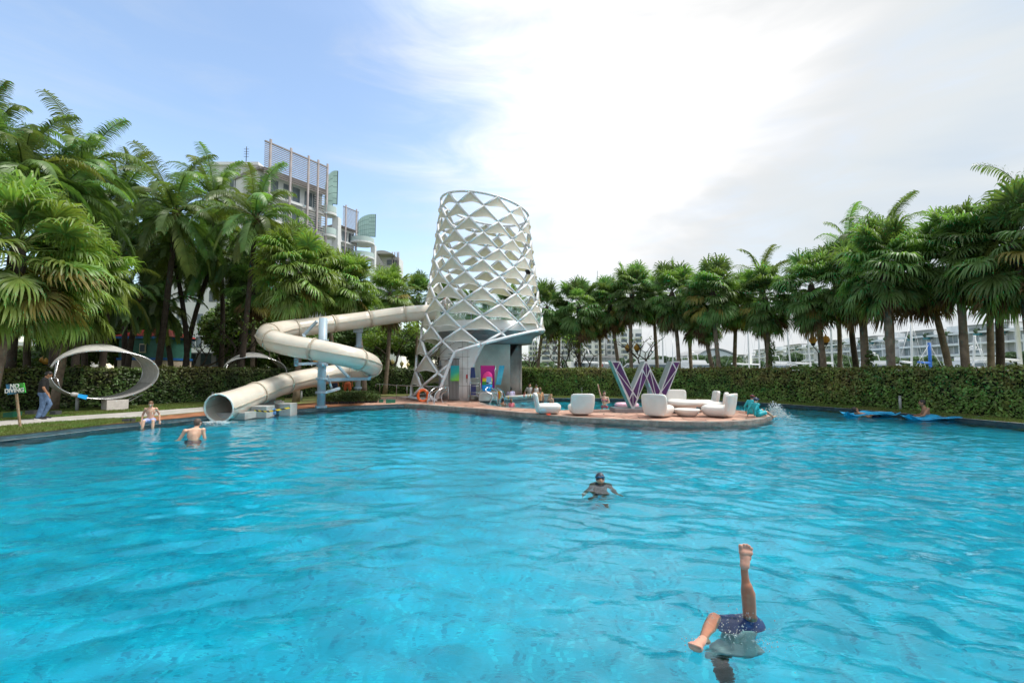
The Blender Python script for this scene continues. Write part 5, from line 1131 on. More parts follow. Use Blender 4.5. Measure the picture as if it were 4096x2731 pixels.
# ================================================================== buildings behind the palms
M_bw = mat('building_white', (.66, .68, .71), .7, .1, .3); M_bw2 = mat('building_offwhite', (.82, .84, .86), .7, .1, .1); M_win = mat('dark_window', (.13, .17, .20), .12, .4, .5)
M_brn = mat('brown_screen', (.25, .225, .23), .6, .2, 1); M_grn = mat('fin_glass', (.36, .54, .52), .12, .2, .3); M_lou = mat('louvre_grey', (.38, .37, .37), .6)
def resort(s, du, label, base_u=None):
    """building whose screened curved facade runs away from the camera; s = distance scale; x shifts by keeping pixel anchors"""
    return None
def resort_building(A, B, Fn, H_, label, floors, screen=True, poles=(), slope=0, sc=1.0):
    """A, B: ground ends of the facade (Vector xy); Fn: far end of the glass fin; H_: roof height"""
    root = thing('resort_building', label, 'building', (A.x, A.y, .12)); t = (B - A); ln = t.length; t = t / ln; nrm = Vector((t.y, -t.x, 0))
    if nrm.y > 0: nrm = -nrm
    fh = 3.3 * sc; top = H_ * .875
    def W_(s_, o_, z): p = A + t * s_ + nrm * o_; return Vector((p.x, p.y, z))
    def blk(name, s0, s1, o0, o1, z0, z1, m_, par=root):
        mb = MB(); vs = [W_(s_, o_, z) for s_ in (s0, s1) for o_ in (o0, o1) for z in (z0, z1)]
        mb.add(vs, [(0, 1, 3, 2), (4, 6, 7, 5), (0, 4, 5, 1), (2, 3, 7, 6), (0, 2, 6, 4), (1, 5, 7, 3)]); return mb.build(name, m_, par)
    blk('wall', 0, ln, -9 * sc, 0, .1, top, M_bw)
    blk('roof', -.2, ln + .3, -9.2 * sc, .9 * sc, top, top + .35 * sc, M_brn)
    nb = max(3, int(ln / (2.6 * sc)))
    for k in range(floors):
        z1 = top - k * fh - .5 * sc; z0 = z1 - 2.1 * sc
        if z0 < 3: break
        for i in range(nb):
            a = ln * (i + .12) / nb; b_ = ln * (i + .88) / nb; w = blk('window', a, b_, 0, .05 * sc, z0, z1, M_win); m2 = (a + b_) / 2; blk('mullion', m2 - .05 * sc, m2 + .05 * sc, .05 * sc, .1 * sc, z0, z1, M_bw, w)
        blk('floor_slab', 0, ln, .0, .75 * sc, z0 - .55 * sc, z0 - .2 * sc, M_bw)
    if screen:
        for k in range(floors):
            z1 = top - k * fh
            for q in range(9):
                z = z1 - q * .34 * sc
                if z < 3: break
                blk('screen_slat', ln * (.60 if k % 2 else .80), ln, 1.0 * sc, 1.06 * sc, z - .12 * sc, z, M_lou)
    for i, f in enumerate(poles):
        p = W_(ln * f, 1.15 * sc, 0); zt = H_ + .3 * sc; MB().tube([(p.x, p.y, 3), (p.x, p.y, zt)], .17 * sc, 8).build('mast', M_brn, root)
    if poles:
        for q in range(17):
            z = H_ - .3 * sc - q * .26 * sc
            blk('rooftop_slat', ln * poles[0] - .8 * sc, ln, 1.15 * sc, 1.22 * sc, z - .06 * sc, z + .05 * sc, M_brn)
        blk('screen_beam', ln * poles[0] - .8 * sc, ln, 1.1 * sc, 1.3 * sc, H_ - .35 * sc, H_ - .15 * sc, M_brn)
    # glass fin: a quarter ellipse standing out of the end wall
    f0 = B + nrm * .6 * sc; f1 = Fn; n = 9; prof = []
    hh = 7.0 * sc; zt = H_ * .995
    for i in range(n + 1): g_ = i / n; prof.append((g_, zt - hh * .42 * (1 - math.sqrt(1 - (1 - g_) ** 2))))
    for i in range(n):
        (g0, z0), (g1, z1) = prof[i], prof[i + 1]; p0, p1 = f0.lerp(f1, g0), f0.lerp(f1, g1); zb = zt - hh * (1.0 if (i < n * .62) else .74)
        for r_ in range(6):
            za, zb2 = [zb + (z0 - zb) * q for q in (r_ / 6, (r_ + 1) / 6)], [zb + (z1 - zb) * q for q in (r_ / 6, (r_ + 1) / 6)]
            e_ = .03 * sc; mb = MB(); mb.add([(p0.x, p0.y, za[0] + e_), (p1.x, p1.y, zb2[0] + e_), (p1.x, p1.y, zb2[1] - e_), (p0.x, p0.y, za[1] - e_)], [(0, 1, 2, 3)]); mb.v = [(v[0] + (p1.x - p0.x) * (.03 if j in (0, 3) else -.03), v[1] + (p1.y - p0.y) * (.03 if j in (0, 3) else -.03), v[2]) for j, v in enumerate(mb.v)]; mb.build('pane', M_grn, root)
    mb = MB(); nn = Vector((0, .25 * sc, 0)); q0 = [Vector((f0.lerp(f1, g_).x, f0.lerp(f1, g_).y, z)) for g_, z in prof]; zb = zt - hh
    poly = [Vector((f0.x, f0.y, zb)), Vector((f0.lerp(f1, .62).x, f0.lerp(f1, .62).y, zb)), Vector((f0.lerp(f1, .62).x, f0.lerp(f1, .62).y, zt - hh * .74)), Vector((f1.x, f1.y, zt - hh * .74))] + q0[::-1]
    off = Vector((.03, .12, 0)) * sc; k = len(poly); mb.add([p + off for p in poly] + [p + off * 2 for p in poly], [tuple(range(k))] + [(i, (i + 1) % k, k + (i + 1) % k, k + i) for i in range(k)]); mb.build('fin_frame', mat('fin_back', (.05, .09, .09), .5), root)
    # rounded balconies below the fin
    for q in range(6):
        z = zt - hh - q * fh
        if z < 3: break
        c = f0.lerp(f1, .30) + Vector((0, .4, 0)) * sc; r_ = (f1 - f0).length * .66
        mb = MB(); mb.lathe([(0, z), (r_, z), (r_, z + .35 * sc), (0, z + .35 * sc)], (c.x, c.y, 0), 24, smooth=False); mb.build('balcony_slab', M_bw, root)
        mb = MB(); mb.lathe([(r_ * .98, z + .4 * sc), (r_ * .98, z + 1.3 * sc)], (c.x, c.y, 0), 24); mb.build('balcony_glass', mat('balcony_glass', (.45, .56, .56), .1), root)
    p = f1 - (f1 - f0) * .12; MB().box((p.x, p.y + .8 * sc, (zt - hh) / 2), (.9 * sc, 1.2 * sc, zt - hh)).build('pier', M_bw, root)
    return root
def gp(u, d): return GX(u, d, 0)
def hz(v, u, d): return P(u, v, d).z
A = gp(1003, 58); B = gp(1270, 66); Fn = gp(1330, 66.5)
resort_building(A, B, Fn, hz(672, 1300, 66), 'white curved resort building with brown rooftop screen and tall green glass fin', 5, True, (0.10, .40, .68, .84, 1.0))
A2 = gp(1325, 80); B2_ = gp(1405, 84); F2 = gp(1490, 84.5)
resort_building(A2, B2_, F2, hz(849, 1490, 84), 'farther resort building with second green glass fin right of the first', 4, True, (.35, .9), sc=.85)
A3 = gp(1515, 118); B3 = gp(1580, 120); F3 = gp(1586, 121)
fb = thing('far_wing', 'farthest low resort wing with curved roof and brown masts', 'building', tuple(gp(1550, 120)))
zt = hz(1030, 1550, 120); mb = MB(); mb.box((gp(1545, 120).x, 122, zt / 2), (6.0, 5, zt)); mb.build('wall', M_bw, fb)
mb = MB(); c = gp(1530, 119); pts = [(c.x - 3 + 6 * i / 8, zt + .9 * math.sin(math.pi * i / 8)) for i in range(9)]; mb.prism(pts, 116, 123, 'y'); mb.build('roof', M_lou, fb)
for u in (1562, 1572, 1582, 1588): mb = MB(); p = gp(u, 118.5); mb.tube([(p.x, p.y, zt - 5), (p.x, p.y, hz(1008, 1570, 118.5))], .15, 6); mb.build('mast', M_brn, fb)
mb = MB(); c = gp(1497, 117); mb.prism([(c.x - 1 + 3.2 * i / 7, hz(1000, 1500, 117) + (5 if j else 4.4) * -1 * (i / 7) ** 1.6 + (0 if j else 0)) for i in range(8) for j in (0,)] + [(c.x - 1.2, hz(1060, 1500, 117))], 116, 117.5, 'y'); mb.build('curved_roof', M_lou, fb)
for k in range(4): mb = MB(); mb.box((gp(1560, 118).x, 119.3, zt - 1.5 - k * 2.6), (3.2, .2, 1.3)); mb.build('window', M_win, fb)
# white block at the left with windows, seen between palms
wb = thing('white_wing', 'plain white resort wing with small windows behind the coconut palms', 'building', tuple(gp(700, 60)))
x0, x1 = gp(825, 62).x, gp(985, 60).x; zt = hz(650, 850, 60); mb = MB(); mb.box(((gp(600, 62).x + x0) / 2 - .1, 66.2, hz(1010, 700, 60) / 2), (x0 - gp(600, 62).x, 10, hz(1010, 700, 60))); mb.build('low_wing', M_bw, wb); mb = MB(); mb.box(((x0 + x1) / 2, 66, zt / 2), (x1 - x0, 10, zt)); mb.build('wall', M_bw, wb)
mb = MB(); mb.box(((x0 + x1) / 2, 65.9, zt + .2), (x1 - x0 + .5, 10.5, .4)); mb.build('roof_edge', M_bw2, wb)
for k in range(9):
    for i in range(-4, 3):
        x = x0 + (x1 - x0) * (i + .6) / 3; z = zt - 2.6 - k * 3.1
        if z < 1 or (i < 0 and z > hz(1010, 700, 60) - 1.6): continue
        w = MB().box((x, 60.98 + (.2 if i < 0 else 0), z), (1.3, .06, 1.5)).build('window', M_win, wb); MB().box((x, 60.92, z), (.06, .06, 1.5)).build('mullion', M_bw2, w)
ant = thing('roof_aerial', 'thin aerial mast with crossbars on the white wing roof', 'aerial', tuple(P(984, 655, 61))); p = P(984, 655, 61); MB().tube([p, p + Vector((0, 0, 2.4))], .05, 5).build('mast', M_iron, ant)
for q in range(4): MB().tube([p + Vector((-.35, 0, 1 + q * .35)), p + Vector((.35, 0, 1 + q * .35))], .03, 4).build('crossbar', M_iron, ant)
# kiosk with green wall, blue trim and red roof
kb = thing('garden_kiosk', 'small kiosk with green wall, blue trim and red roof behind the daybed', 'building', tuple(gp(550, 31)))
kx0, kx1 = gp(468, 31).x, gp(640, 31).x; zg = lambda v: hz(v, 550, 31)
MB().box(((kx0 + kx1) / 2, 32.5, (zg(1440) + 0) / 2), (kx1 - kx0, 3, zg(1440))).build('base_wall', mat('kiosk_cream', (.62, .52, .42), .7, .1), kb)
MB().box(((kx0 + kx1) / 2, 32.5, (zg(1430) + zg(1353)) / 2), (kx1 - kx0, 2.9, zg(1353) - zg(1430))).build('wall', mat('kiosk_green', (.05, .19, .15), .6, .3, 1.5), kb)
MB().box(((kx0 + kx1) / 2, 32.5, zg(1435)), (kx1 - kx0 + .1, 3.1, .16)).build('blue_trim', mat('kiosk_blue', (.03, .16, .50), .5), kb); MB().box(((kx0 + kx1) / 2, 32.5, zg(1349)), (kx1 - kx0 + .3, 3.3, .16)).build('blue_trim', mat('kiosk_blue', (.03, .16, .5)), kb)
mb = MB(); zr = zg(1344); xm = (kx0 + kx1) / 2; vs = [(kx0 - .3, 30.8, zr), (kx1 + .3, 30.8, zr), (kx1 + .3, 34.2, zr), (kx0 - .3, 34.2, zr), (xm - .6, 32.5, zr + .65), (xm + .6, 32.5, zr + .65)]; mb.add(vs, [(0, 1, 5, 4), (1, 2, 5), (2, 3, 4, 5), (3, 0, 4), (3, 2, 1, 0)]); mb.build('roof', mat('kiosk_red', (.55, .04, .03), .6, .3, 3), kb)
wz = (zg(1374) + zg(1411)) / 2; wx = gp(568, 31).x; w = MB().box((wx, 30.98, wz), (.44, .06, .62)).build('window', mat('pale_frame', (.75, .68, .5), .5), kb); MB().box((wx, 30.93, wz), (.3, .04, .48)).build('pane', M_win, w)
gh = thing('garden_house', 'low white garden house with dark openings at the left edge', 'building', tuple(gp(100, 36)))
x0, x1 = gp(-60, 36).x, gp(215, 36).x; z1 = hz(1385, 100, 36); MB().box(((x0 + x1) / 2, 38, z1 / 2), (x1 - x0, 4, z1)).build('wall', mat('house_white', (.62, .62, .64), .7, .1), gh); MB().box(((x0 + x1) / 2, 37.6, z1 + .15), (x1 - x0 + .8, 5.4, .3)).build('roof', M_bw2, gh)
for u, w_ in ((65, 1.0), (135, 1.4), (190, .9)): MB().box((gp(u, 36).x, 35.97, 1.2), (w_, .08, 2.0)).build('opening', M_win, gh)
lh = thing('long_pavilion', 'pale low pavilion with yellow band behind the branching garden trees', 'building', tuple(gp(830, 34))); x0, x1 = gp(650, 36).x, gp(900, 36).x
MB().box(((x0 + x1) / 2, 38, 1.6), (x1 - x0, 3, 3.2)).build('wall', mat('pavilion_wall', (.55, .53, .58), .7, .1), lh); MB().box(((x0 + x1) / 2, 36.4, 2.0), (x1 - x0, .1, .14)).build('yellow_band', mat('yellow_band', (.6, .42, .12), .6), lh)
for i in range(4): MB().box((x0 + (x1 - x0) * (i + .5) / 4, 36.46, 2.65), (.8, .08, .9)).build('window', M_win, lh)
# ---- condominium towers across the water
def condo(u0, u1, vtop, d, label, seed, dep=18):
    x0, x1 = gp(u0, d).x, gp(u1, d).x; zt = hz(vtop, (u0 + u1) / 2, d); root = thing('condominium_tower', label, 'building', ((x0 + x1) / 2, d, .1), 0, 'white condominium towers across the water'); r = random.Random(seed)
    MB().box(((x0 + x1) / 2, d + dep / 2, zt / 2), (x1 - x0, dep, zt)).build('wall', M_bw2, root); nf = int(zt / 2.9); nbay = max(3, int((x1 - x0) / 5.5))
    gl_ = [MB().box((0, 0, 0), ((x1 - x0) / nbay * .80, .3, 1.75)).mesh('window'), MB().box((0, 0, 0), ((x1 - x0) / nbay * .5, .3, 1.75)).mesh('window')]
    sl_ = MB().box((0, 0, 0), ((x1 - x0) / nbay * .9, 1.6, .55)).mesh('balcony')
    for me_, m_ in ((gl_[0], M_win), (gl_[1], M_win), (sl_, M_bw2)): me_.materials.append(m_)
    for k in range(nf):
        for i in range(nbay):
            x = x0 + (x1 - x0) * (i + .5) / nbay; z = 2.2 + k * 2.9
            if z > zt - 1: continue
            o = bpy.data.objects.new('window', gl_[i % 2]); COL.objects.link(o); o.location = Vector((x, d - .1, z)) - root.location; adopt(o, root)
            if i % 2 == 0: o = bpy.data.objects.new('balcony', sl_); COL.objects.link(o); o.location = Vector((x, d - .8, z - 1.15)) - root.location; adopt(o, root)
    return root
condo(2118, 2150, 1360, 262, 'narrow condominium tower with projecting balconies next to the dark column', 1); condo(2165, 2275, 1330, 250, 'wide condominium tower behind the bare tree by the dark column', 2)
condo(2290, 2420, 1318, 240, 'condominium tower behind the lone standing fan palm', 3); condo(2428, 2480, 1322, 246, 'plain stair tower side of the condominium left of the twin lamp', 4); condo(2484, 2570, 1316, 236, 'condominium tower with glassy balconies behind the twin amber lamp', 5)
lw = thing('stepped_house', 'low white stepped house at the foot of the condominium towers', 'building', tuple(gp(2590, 200))); MB().box((gp(2590, 200).x, 205, 5), (9, 8, 10)).build('wall', M_bw2, lw); MB().box((gp(2575, 199).x, 200.9, 6), (2.5, .2, 1.4)).build('window', M_win, lw)
# arched roof hall
ah = thing('arched_hall', 'long white hall with a shallow arched roof across the marina', 'building', tuple(gp(2870, 190)))
xa, xb = gp(2790, 190).x, gp(2946, 190).x; za = hz(1425, 2900, 190); zm = hz(1399, 2880, 190); pts = [(xa, 0)] + [(xa + (xb - xa) * i / 12, za + (zm - za) * math.sin(math.pi * (i / 12) ** .9)) for i in range(13)] + [(xb, 0)]
MB().prism(pts, 190, 215, 'y').build('wall', M_bw2, ah); rp2 = [(p[0], p[1] + .25) for p in pts[1:-1]] + [(p[0], p[1] + .75) for p in pts[1:-1][::-1]]; MB().prism(rp2, 189, 216, 'y').build('roof', mat('roof_grey', (.38, .38, .38), .6), ah)
for i in range(5): MB().box((xa + (xb - xa) * (i + .7) / 7, 189.9, za * .6), (1.2, .2, 2.2)).build('window', M_win, ah)
# ---- terrace flats on the right: modules along a line running away
M_plant = mat('terrace_plant', (.07, .13, .04), .7, .3, .4, col2=(.03, .07, .03), island=.4)
tp_me = leaf_blob_mesh('planter_shrub', [((0, 0, .5), (1.1, .9, .8)), ((.9, 0, .3), (.7, .6, .5))], 160, .30); tp_me.materials.append(M_plant)
M_wf = mat('curtained_glass', (.30, .36, .38), .15, .35, .12)
def flats(u0, u1, v0, v1, H_, label, seed):
    """front facade between the pixel columns u0 and u1, roof at v0 / v1"""
    r = random.Random(seed); d0 = FPX * H_ / (1477.5 - v0); d1 = FPX * H_ / (1477.5 - v1); A = gp(u0, d0); B = gp(u1, d1); t = (B - A); ln = t.length; t /= ln; nr = Vector((t.y, -t.x, 0)); nr = nr if nr.dot(-A) > 0 else -nr
    root = thing('terrace_flats', label, 'building', (A.x, A.y, .1), 0, 'white terrace flats across the marina'); Hh = H_ + EYE; fh = Hh / 4.6
    def blk(name, s0, s1, o0, o1, z0, z1, m_, par=root):
        mb = MB(); vs = [A + t * s_ + nr * o_ + Vector((0, 0, z)) for s_ in (s0, s1) for o_ in (o0, o1) for z in (z0, z1)]; mb.add(vs, [(0, 1, 3, 2), (4, 6, 7, 5), (0, 4, 5, 1), (2, 3, 7, 6), (0, 2, 6, 4), (1, 5, 7, 3)]); return mb.build(name, m_, par)
    blk('wall', 0, ln, -8, -1.8, 0, Hh - fh, M_bw2); pe = ln * .52; blk('penthouse', 0, pe, -8, -2.2, Hh - fh, Hh - .3, M_bw2); blk('roof', -.3, pe + .6, -8.4, -1.0, Hh - .3, Hh, M_lou); blk('stair_core', pe + ln * .2, pe + ln * .40, -7, -2.2, Hh - fh, Hh + .3, M_bw2)
    nb = 4
    for k in range(4):
        z0 = k * fh; blk('balcony_slab', 0, ln, -1.8, .0, z0 + fh - .6, z0 + fh, M_bw2)
        for i in range(nb):
            a, b_ = ln * (i + .06) / nb, ln * (i + .94) / nb; w = blk('window', a, b_, -1.8, -1.7, z0 + .25, z0 + fh - .75, M_wf)
            for q in (1, 2): m2 = a + (b_ - a) * q / 3; blk('mullion', m2 - .06, m2 + .06, -1.7, -1.6, z0 + .25, z0 + fh - .75, M_bw2, w)
            if r.random() < .45: blk('curtain', a + .1, a + (b_ - a) * r.uniform(.25, .5), -1.69, -1.66, z0 + .3, z0 + fh - .8, mat('curtain', (.42, .44, .44), .8), w)
    for i in range(nb + 1): s_ = ln * i / nb; blk('party_wall', max(0, s_ - .22), min(ln, s_ + .22), -1.8, -.05, 0, Hh - fh - .56, M_bw2)
    for i in range(3): w = blk('window', pe * (i + .1) / 3, pe * (i + .9) / 3, -2.2, -2.1, Hh - fh + .3, Hh - .8, M_wf)
    for i, s_ in enumerate((ln * .2, ln * .48, ln * .82)):
        if i < 2: blk('blue_planter', s_ - .9, s_ + .9, -.9, -.1, Hh - fh + .02, Hh - fh + .9, mat('planter_teal', (.03, .22, .27), .4))
        o = bpy.data.objects.new('planter_shrub', tp_me); COL.objects.link(o); o.location = A + t * s_ + nr * -.6 + Vector((0, 0, Hh - fh + .7)) - root.location; adopt(o, root)
    return root
FL = [(2950, 2999, 1418, 1417, 'small distant block of terrace flats next to the arched hall'), (3010, 3128, 1400, 1385, 'block of terrace flats behind the creeper covered palm'), (3132, 3258, 1382, 1366, 'block of terrace flats left of the amber twin lamp'), (3268, 3402, 1366, 1352, 'block of terrace flats between the amber twin lamp and the thick dark trunk'),
      (3412, 3578, 1352, 1330, 'block of terrace flats with teal planters around the thick grey trunk'), (3600, 3842, 1328, 1304, 'block of terrace flats with teal planters behind the leaning dark trunk'), (3852, 4200, 1302, 1268, 'nearest block of terrace flats at the right edge')]
for i, (a, b_, va, vb, lab) in enumerate(FL): flats(a, b_, va, vb, 13.0, lab, i)
# ---- water of the marina and boats
mar = MB(); mar.add([(2, 45, .05), (60, 45, .05), (160, 100, .05), (170, 260, .05), (10, 230, .05)], [(0, 1, 2, 3, 4)])
tag(strip('marina_water', [(5, 47), (70, 47)], [(15, 190), (150, 190)], .16, mat('marina_water', (.10, .16, .17), .12, .2, .3, bump=.3, bscale=2)), kind='structure')
M_hull = mat('hull_white', (.72, .73, .74), .3, .06, .5); M_mast = mat('mast_white', (.70, .71, .72), .35)
def sailboat(u, d, vtop, label, rz=0, mw=.10, colm=None, lean=0):
    b_ = GX(u, d, .16); t_ = thing('sailboat', label, 'boat', tuple(b_), rz, 'yachts moored behind the right hedge'); zt = P(u, vtop, d).z - .16
    vs = []; prof = [(-5, .5, 0), (-3, 1.3, 0), (0, 1.6, 0), (3, 1.1, .1), (5.2, .05, .35)]
    for x, w, dz in prof: vs += [(x, -w, 1.15 + dz), (x, -w * .5, 0), (x, w * .5, 0), (x, w, 1.15 + dz)]
    mb = MB(); mb.add(vs, [(4 * i + j, 4 * i + 4 + j, 4 * i + 5 + j, 4 * i + 1 + j) for i in range(4) for j in range(3)] + [(4 * i, 4 * i + 3, 4 * i + 7, 4 * i + 4) for i in range(4)] + [(0, 1, 2, 3)]); mb.build('hull', M_hull, t_, world=False)
    c = MB(); c.box((-.6, 0, 1.5), (3.4, 1.5, .55)); cab = c.build('cabin', M_hull, t_, world=False, bevel=.12); MB().box((-.6, 0, 1.55), (2.6, 1.54, .2)).build('window_band', M_win, cab, world=False)
    MB().tube([(.6, 0, 1.2), (.6 + lean * .6, 0, zt * .6), (.6 + lean, 0, zt)], mw, 8).build('mast', colm or M_mast, t_, world=False); MB().tube([(.6, 0, 2.6), (-3.2, 0, 2.7)], .14, 8).build('boom', colm or M_mast, t_, world=False)
    for a in ((5.1, 0, 1.5), (-5, 0, 1.4), (.6, 1.6, 1.2), (.6, -1.6, 1.2)): MB().tube([a, (.6 + lean, 0, zt * .97)], .022, 4).build('stay', M_mast, t_, world=False)
    return t_
sailboat(2381, 62, 1082, 'yacht with the tallest mast, topping the palms between tower and letter W', .3, .16)
for i, (u, d, vt_, lab, rz, le) in enumerate(((2240, 90, 1300, 'yacht with white mast behind the bare tree by the tower', 1.2, 0), (2455, 70, 1190, 'yacht with stays fanning out left of the twin amber lamp', .4, 0), (2640, 80, 1200, 'yacht mast between the W and the palm right of the twin lamp', .2, 0), (2690, 110, 1360, 'small mast behind the right top of the letter W', 1, 0), (2752, 105, 1340, 'yacht mast left of the arched hall', .8, 0), (2832, 100, 1330, 'yacht mast in front of the arched hall', .5, 0),
        (2986, 80, 1250, 'yacht mast right of the arched hall', .3, 0), (3031, 84, 1240, 'yacht mast beside the creeper covered palm', .5, 0), (3152, 76, 1200, 'leaning yacht mast between two palms left of the amber twin lamp', .2, -.8), (3230, 70, 1200, 'yacht mast just left of the amber twin lamp', .1, -.7), (3320, 66, 1150, 'yacht mast just right of the amber twin lamp', .4, 0), (3640, 60, 1270, 'yacht mast right of the thick grey trunk', .6, .9), (3894, 58, 1345, 'short white mast leaning left of the second palm from the right edge', 1, -1.9), (4068, 46, 900, 'thick white yacht mast near the right edge', .3, -.5))):
    sailboat(u, d, vt_, lab, rz, .13 if i < 13 else .2, None, le)
sailboat(3715, 64, 1370, 'yacht with a furled bright blue mast cover', .5, .2, mat('sail_cover', (.02, .14, .50), .6), 0)
def cruiser(u, d, label, rz=0, sc=1):
    b_ = GX(u, d, .16); t_ = thing('motor_yacht', label, 'boat', tuple(b_), rz, 'motor yachts moored behind the right hedge', sc)
    vs = []
    for x, w, dz in ((-6, 1.9, 0), (-3, 2.1, 0), (1, 2.0, .1), (4, 1.2, .3), (6.5, .05, .6)): vs += [(x, -w, 1.5 + dz), (x, -w * .6, 0), (x, w * .6, 0), (x, w, 1.5 + dz)]
    mb = MB(); mb.add(vs, [(4 * i + j, 4 * i + 4 + j, 4 * i + 5 + j, 4 * i + 1 + j) for i in range(4) for j in range(3)] + [(4 * i, 4 * i + 3, 4 * i + 7, 4 * i + 4) for i in range(4)] + [(0, 1, 2, 3)]); mb.build('hull', M_hull, t_, world=False)
    mb = MB(); mb.prism([(-5, 1.5), (2.8, 1.6), (1.6, 2.7), (-5, 2.7)], -1.4, 1.4, 'y'); cab = mb.build('cabin', M_hull, t_, world=False); mb = MB(); mb.prism([(-4.6, 1.95), (2.1, 1.95), (1.7, 2.45), (-4.6, 2.45)], -1.44, 1.44, 'y'); mb.build('window_band', M_win, cab, world=False)
    mb = MB(); mb.prism([(-4, 2.75), (.6, 2.75), (0, 3.3), (-4, 3.3)], -1.1, 1.1, 'y'); mb.build('flybridge', M_hull, t_, world=False); mb = MB(); mb.tube([(-2, -1, 3.3), (-2.3, -1, 4.3), (-2.3, 1, 4.3), (-2, 1, 3.3)], .08, 6); mb.build('radar_arch', M_hull, t_, world=False); MB().ell((-2.3, 0, 4.6), (.4, .4, .28)).build('radar_dome', M_hull, t_, world=False)
    return t_
for u, d, lab, rz, sc in ((2405, 80, 'white motor yacht left of the letter W', .1, 1.15), (2550, 74, 'white motor yacht with dark window band seen between the arms of the W', 2.9, 1), (2755, 95, 'motor yacht with round radar domes right of the letter W', .2, 1), (2800, 88, 'motor yacht with tall flybridge in front of the arched hall', .6, 1.05), (3135, 90, 'motor yacht with white domes beside the creeper covered palm', .3, 1), (3540, 84, 'long white motor yacht under the thick grey trunk palm', .1, 1), (3960, 70, 'white motor yacht with long awning near the right edge', .05, 1.1)):
    cruiser(u, d, lab, rz, sc)
bt = thing('grey_boathouse', 'grey flat boathouse with a small red sign left of the letter W', 'building', tuple(gp(2415, 75))); MB().box((gp(2412, 76).x, 78, 2.6), (5.5, 4, 2.4)).build('wall', mat('boathouse', (.33, .36, .37), .6, .2), bt); MB().box((gp(2412, 76).x, 77.6, 3.95), (6.3, 5, .3)).build('roof', M_lou, bt); MB().box((gp(2405, 76).x, 75.95, 2.6), (.5, .05, .6)).build('red_sign', mat('red_paint', (.45, .02, .02)), bt)
# ================================================================== people
def blend(mb, name, mt, parent, vox, world=False, smooth=4):
    o = mb.build(name, mt, parent, world=world); r = o.modifiers.new('r', 'REMESH'); r.mode = 'VOXEL'; r.voxel_size = vox; r.use_smooth_shade = True
    s = o.modifiers.new('s', 'SMOOTH'); s.factor = .5; s.iterations = smooth; return o
STAND = dict(pelvis=(0, 0, .92), chest=(0, 0, 1.27), neck=(0, 0, 1.45), head=(0, .02, 1.60),
    lsh=(-.175, 0, 1.39), lel=(-.24, -.02, 1.12), lha=(-.26, .06, .87), rsh=(.175, 0, 1.39), rel=(.24, -.02, 1.12), rha=(.26, .06, .87),
    lhi=(-.09, 0, .90), lkn=(-.10, .02, .48), lan=(-.10, -.02, .08), lto=(-.11, .14, .03), rhi=(.09, 0, .90), rkn=(.10, .02, .48), ran=(.10, -.02, .08), rto=(.11, .14, .03))
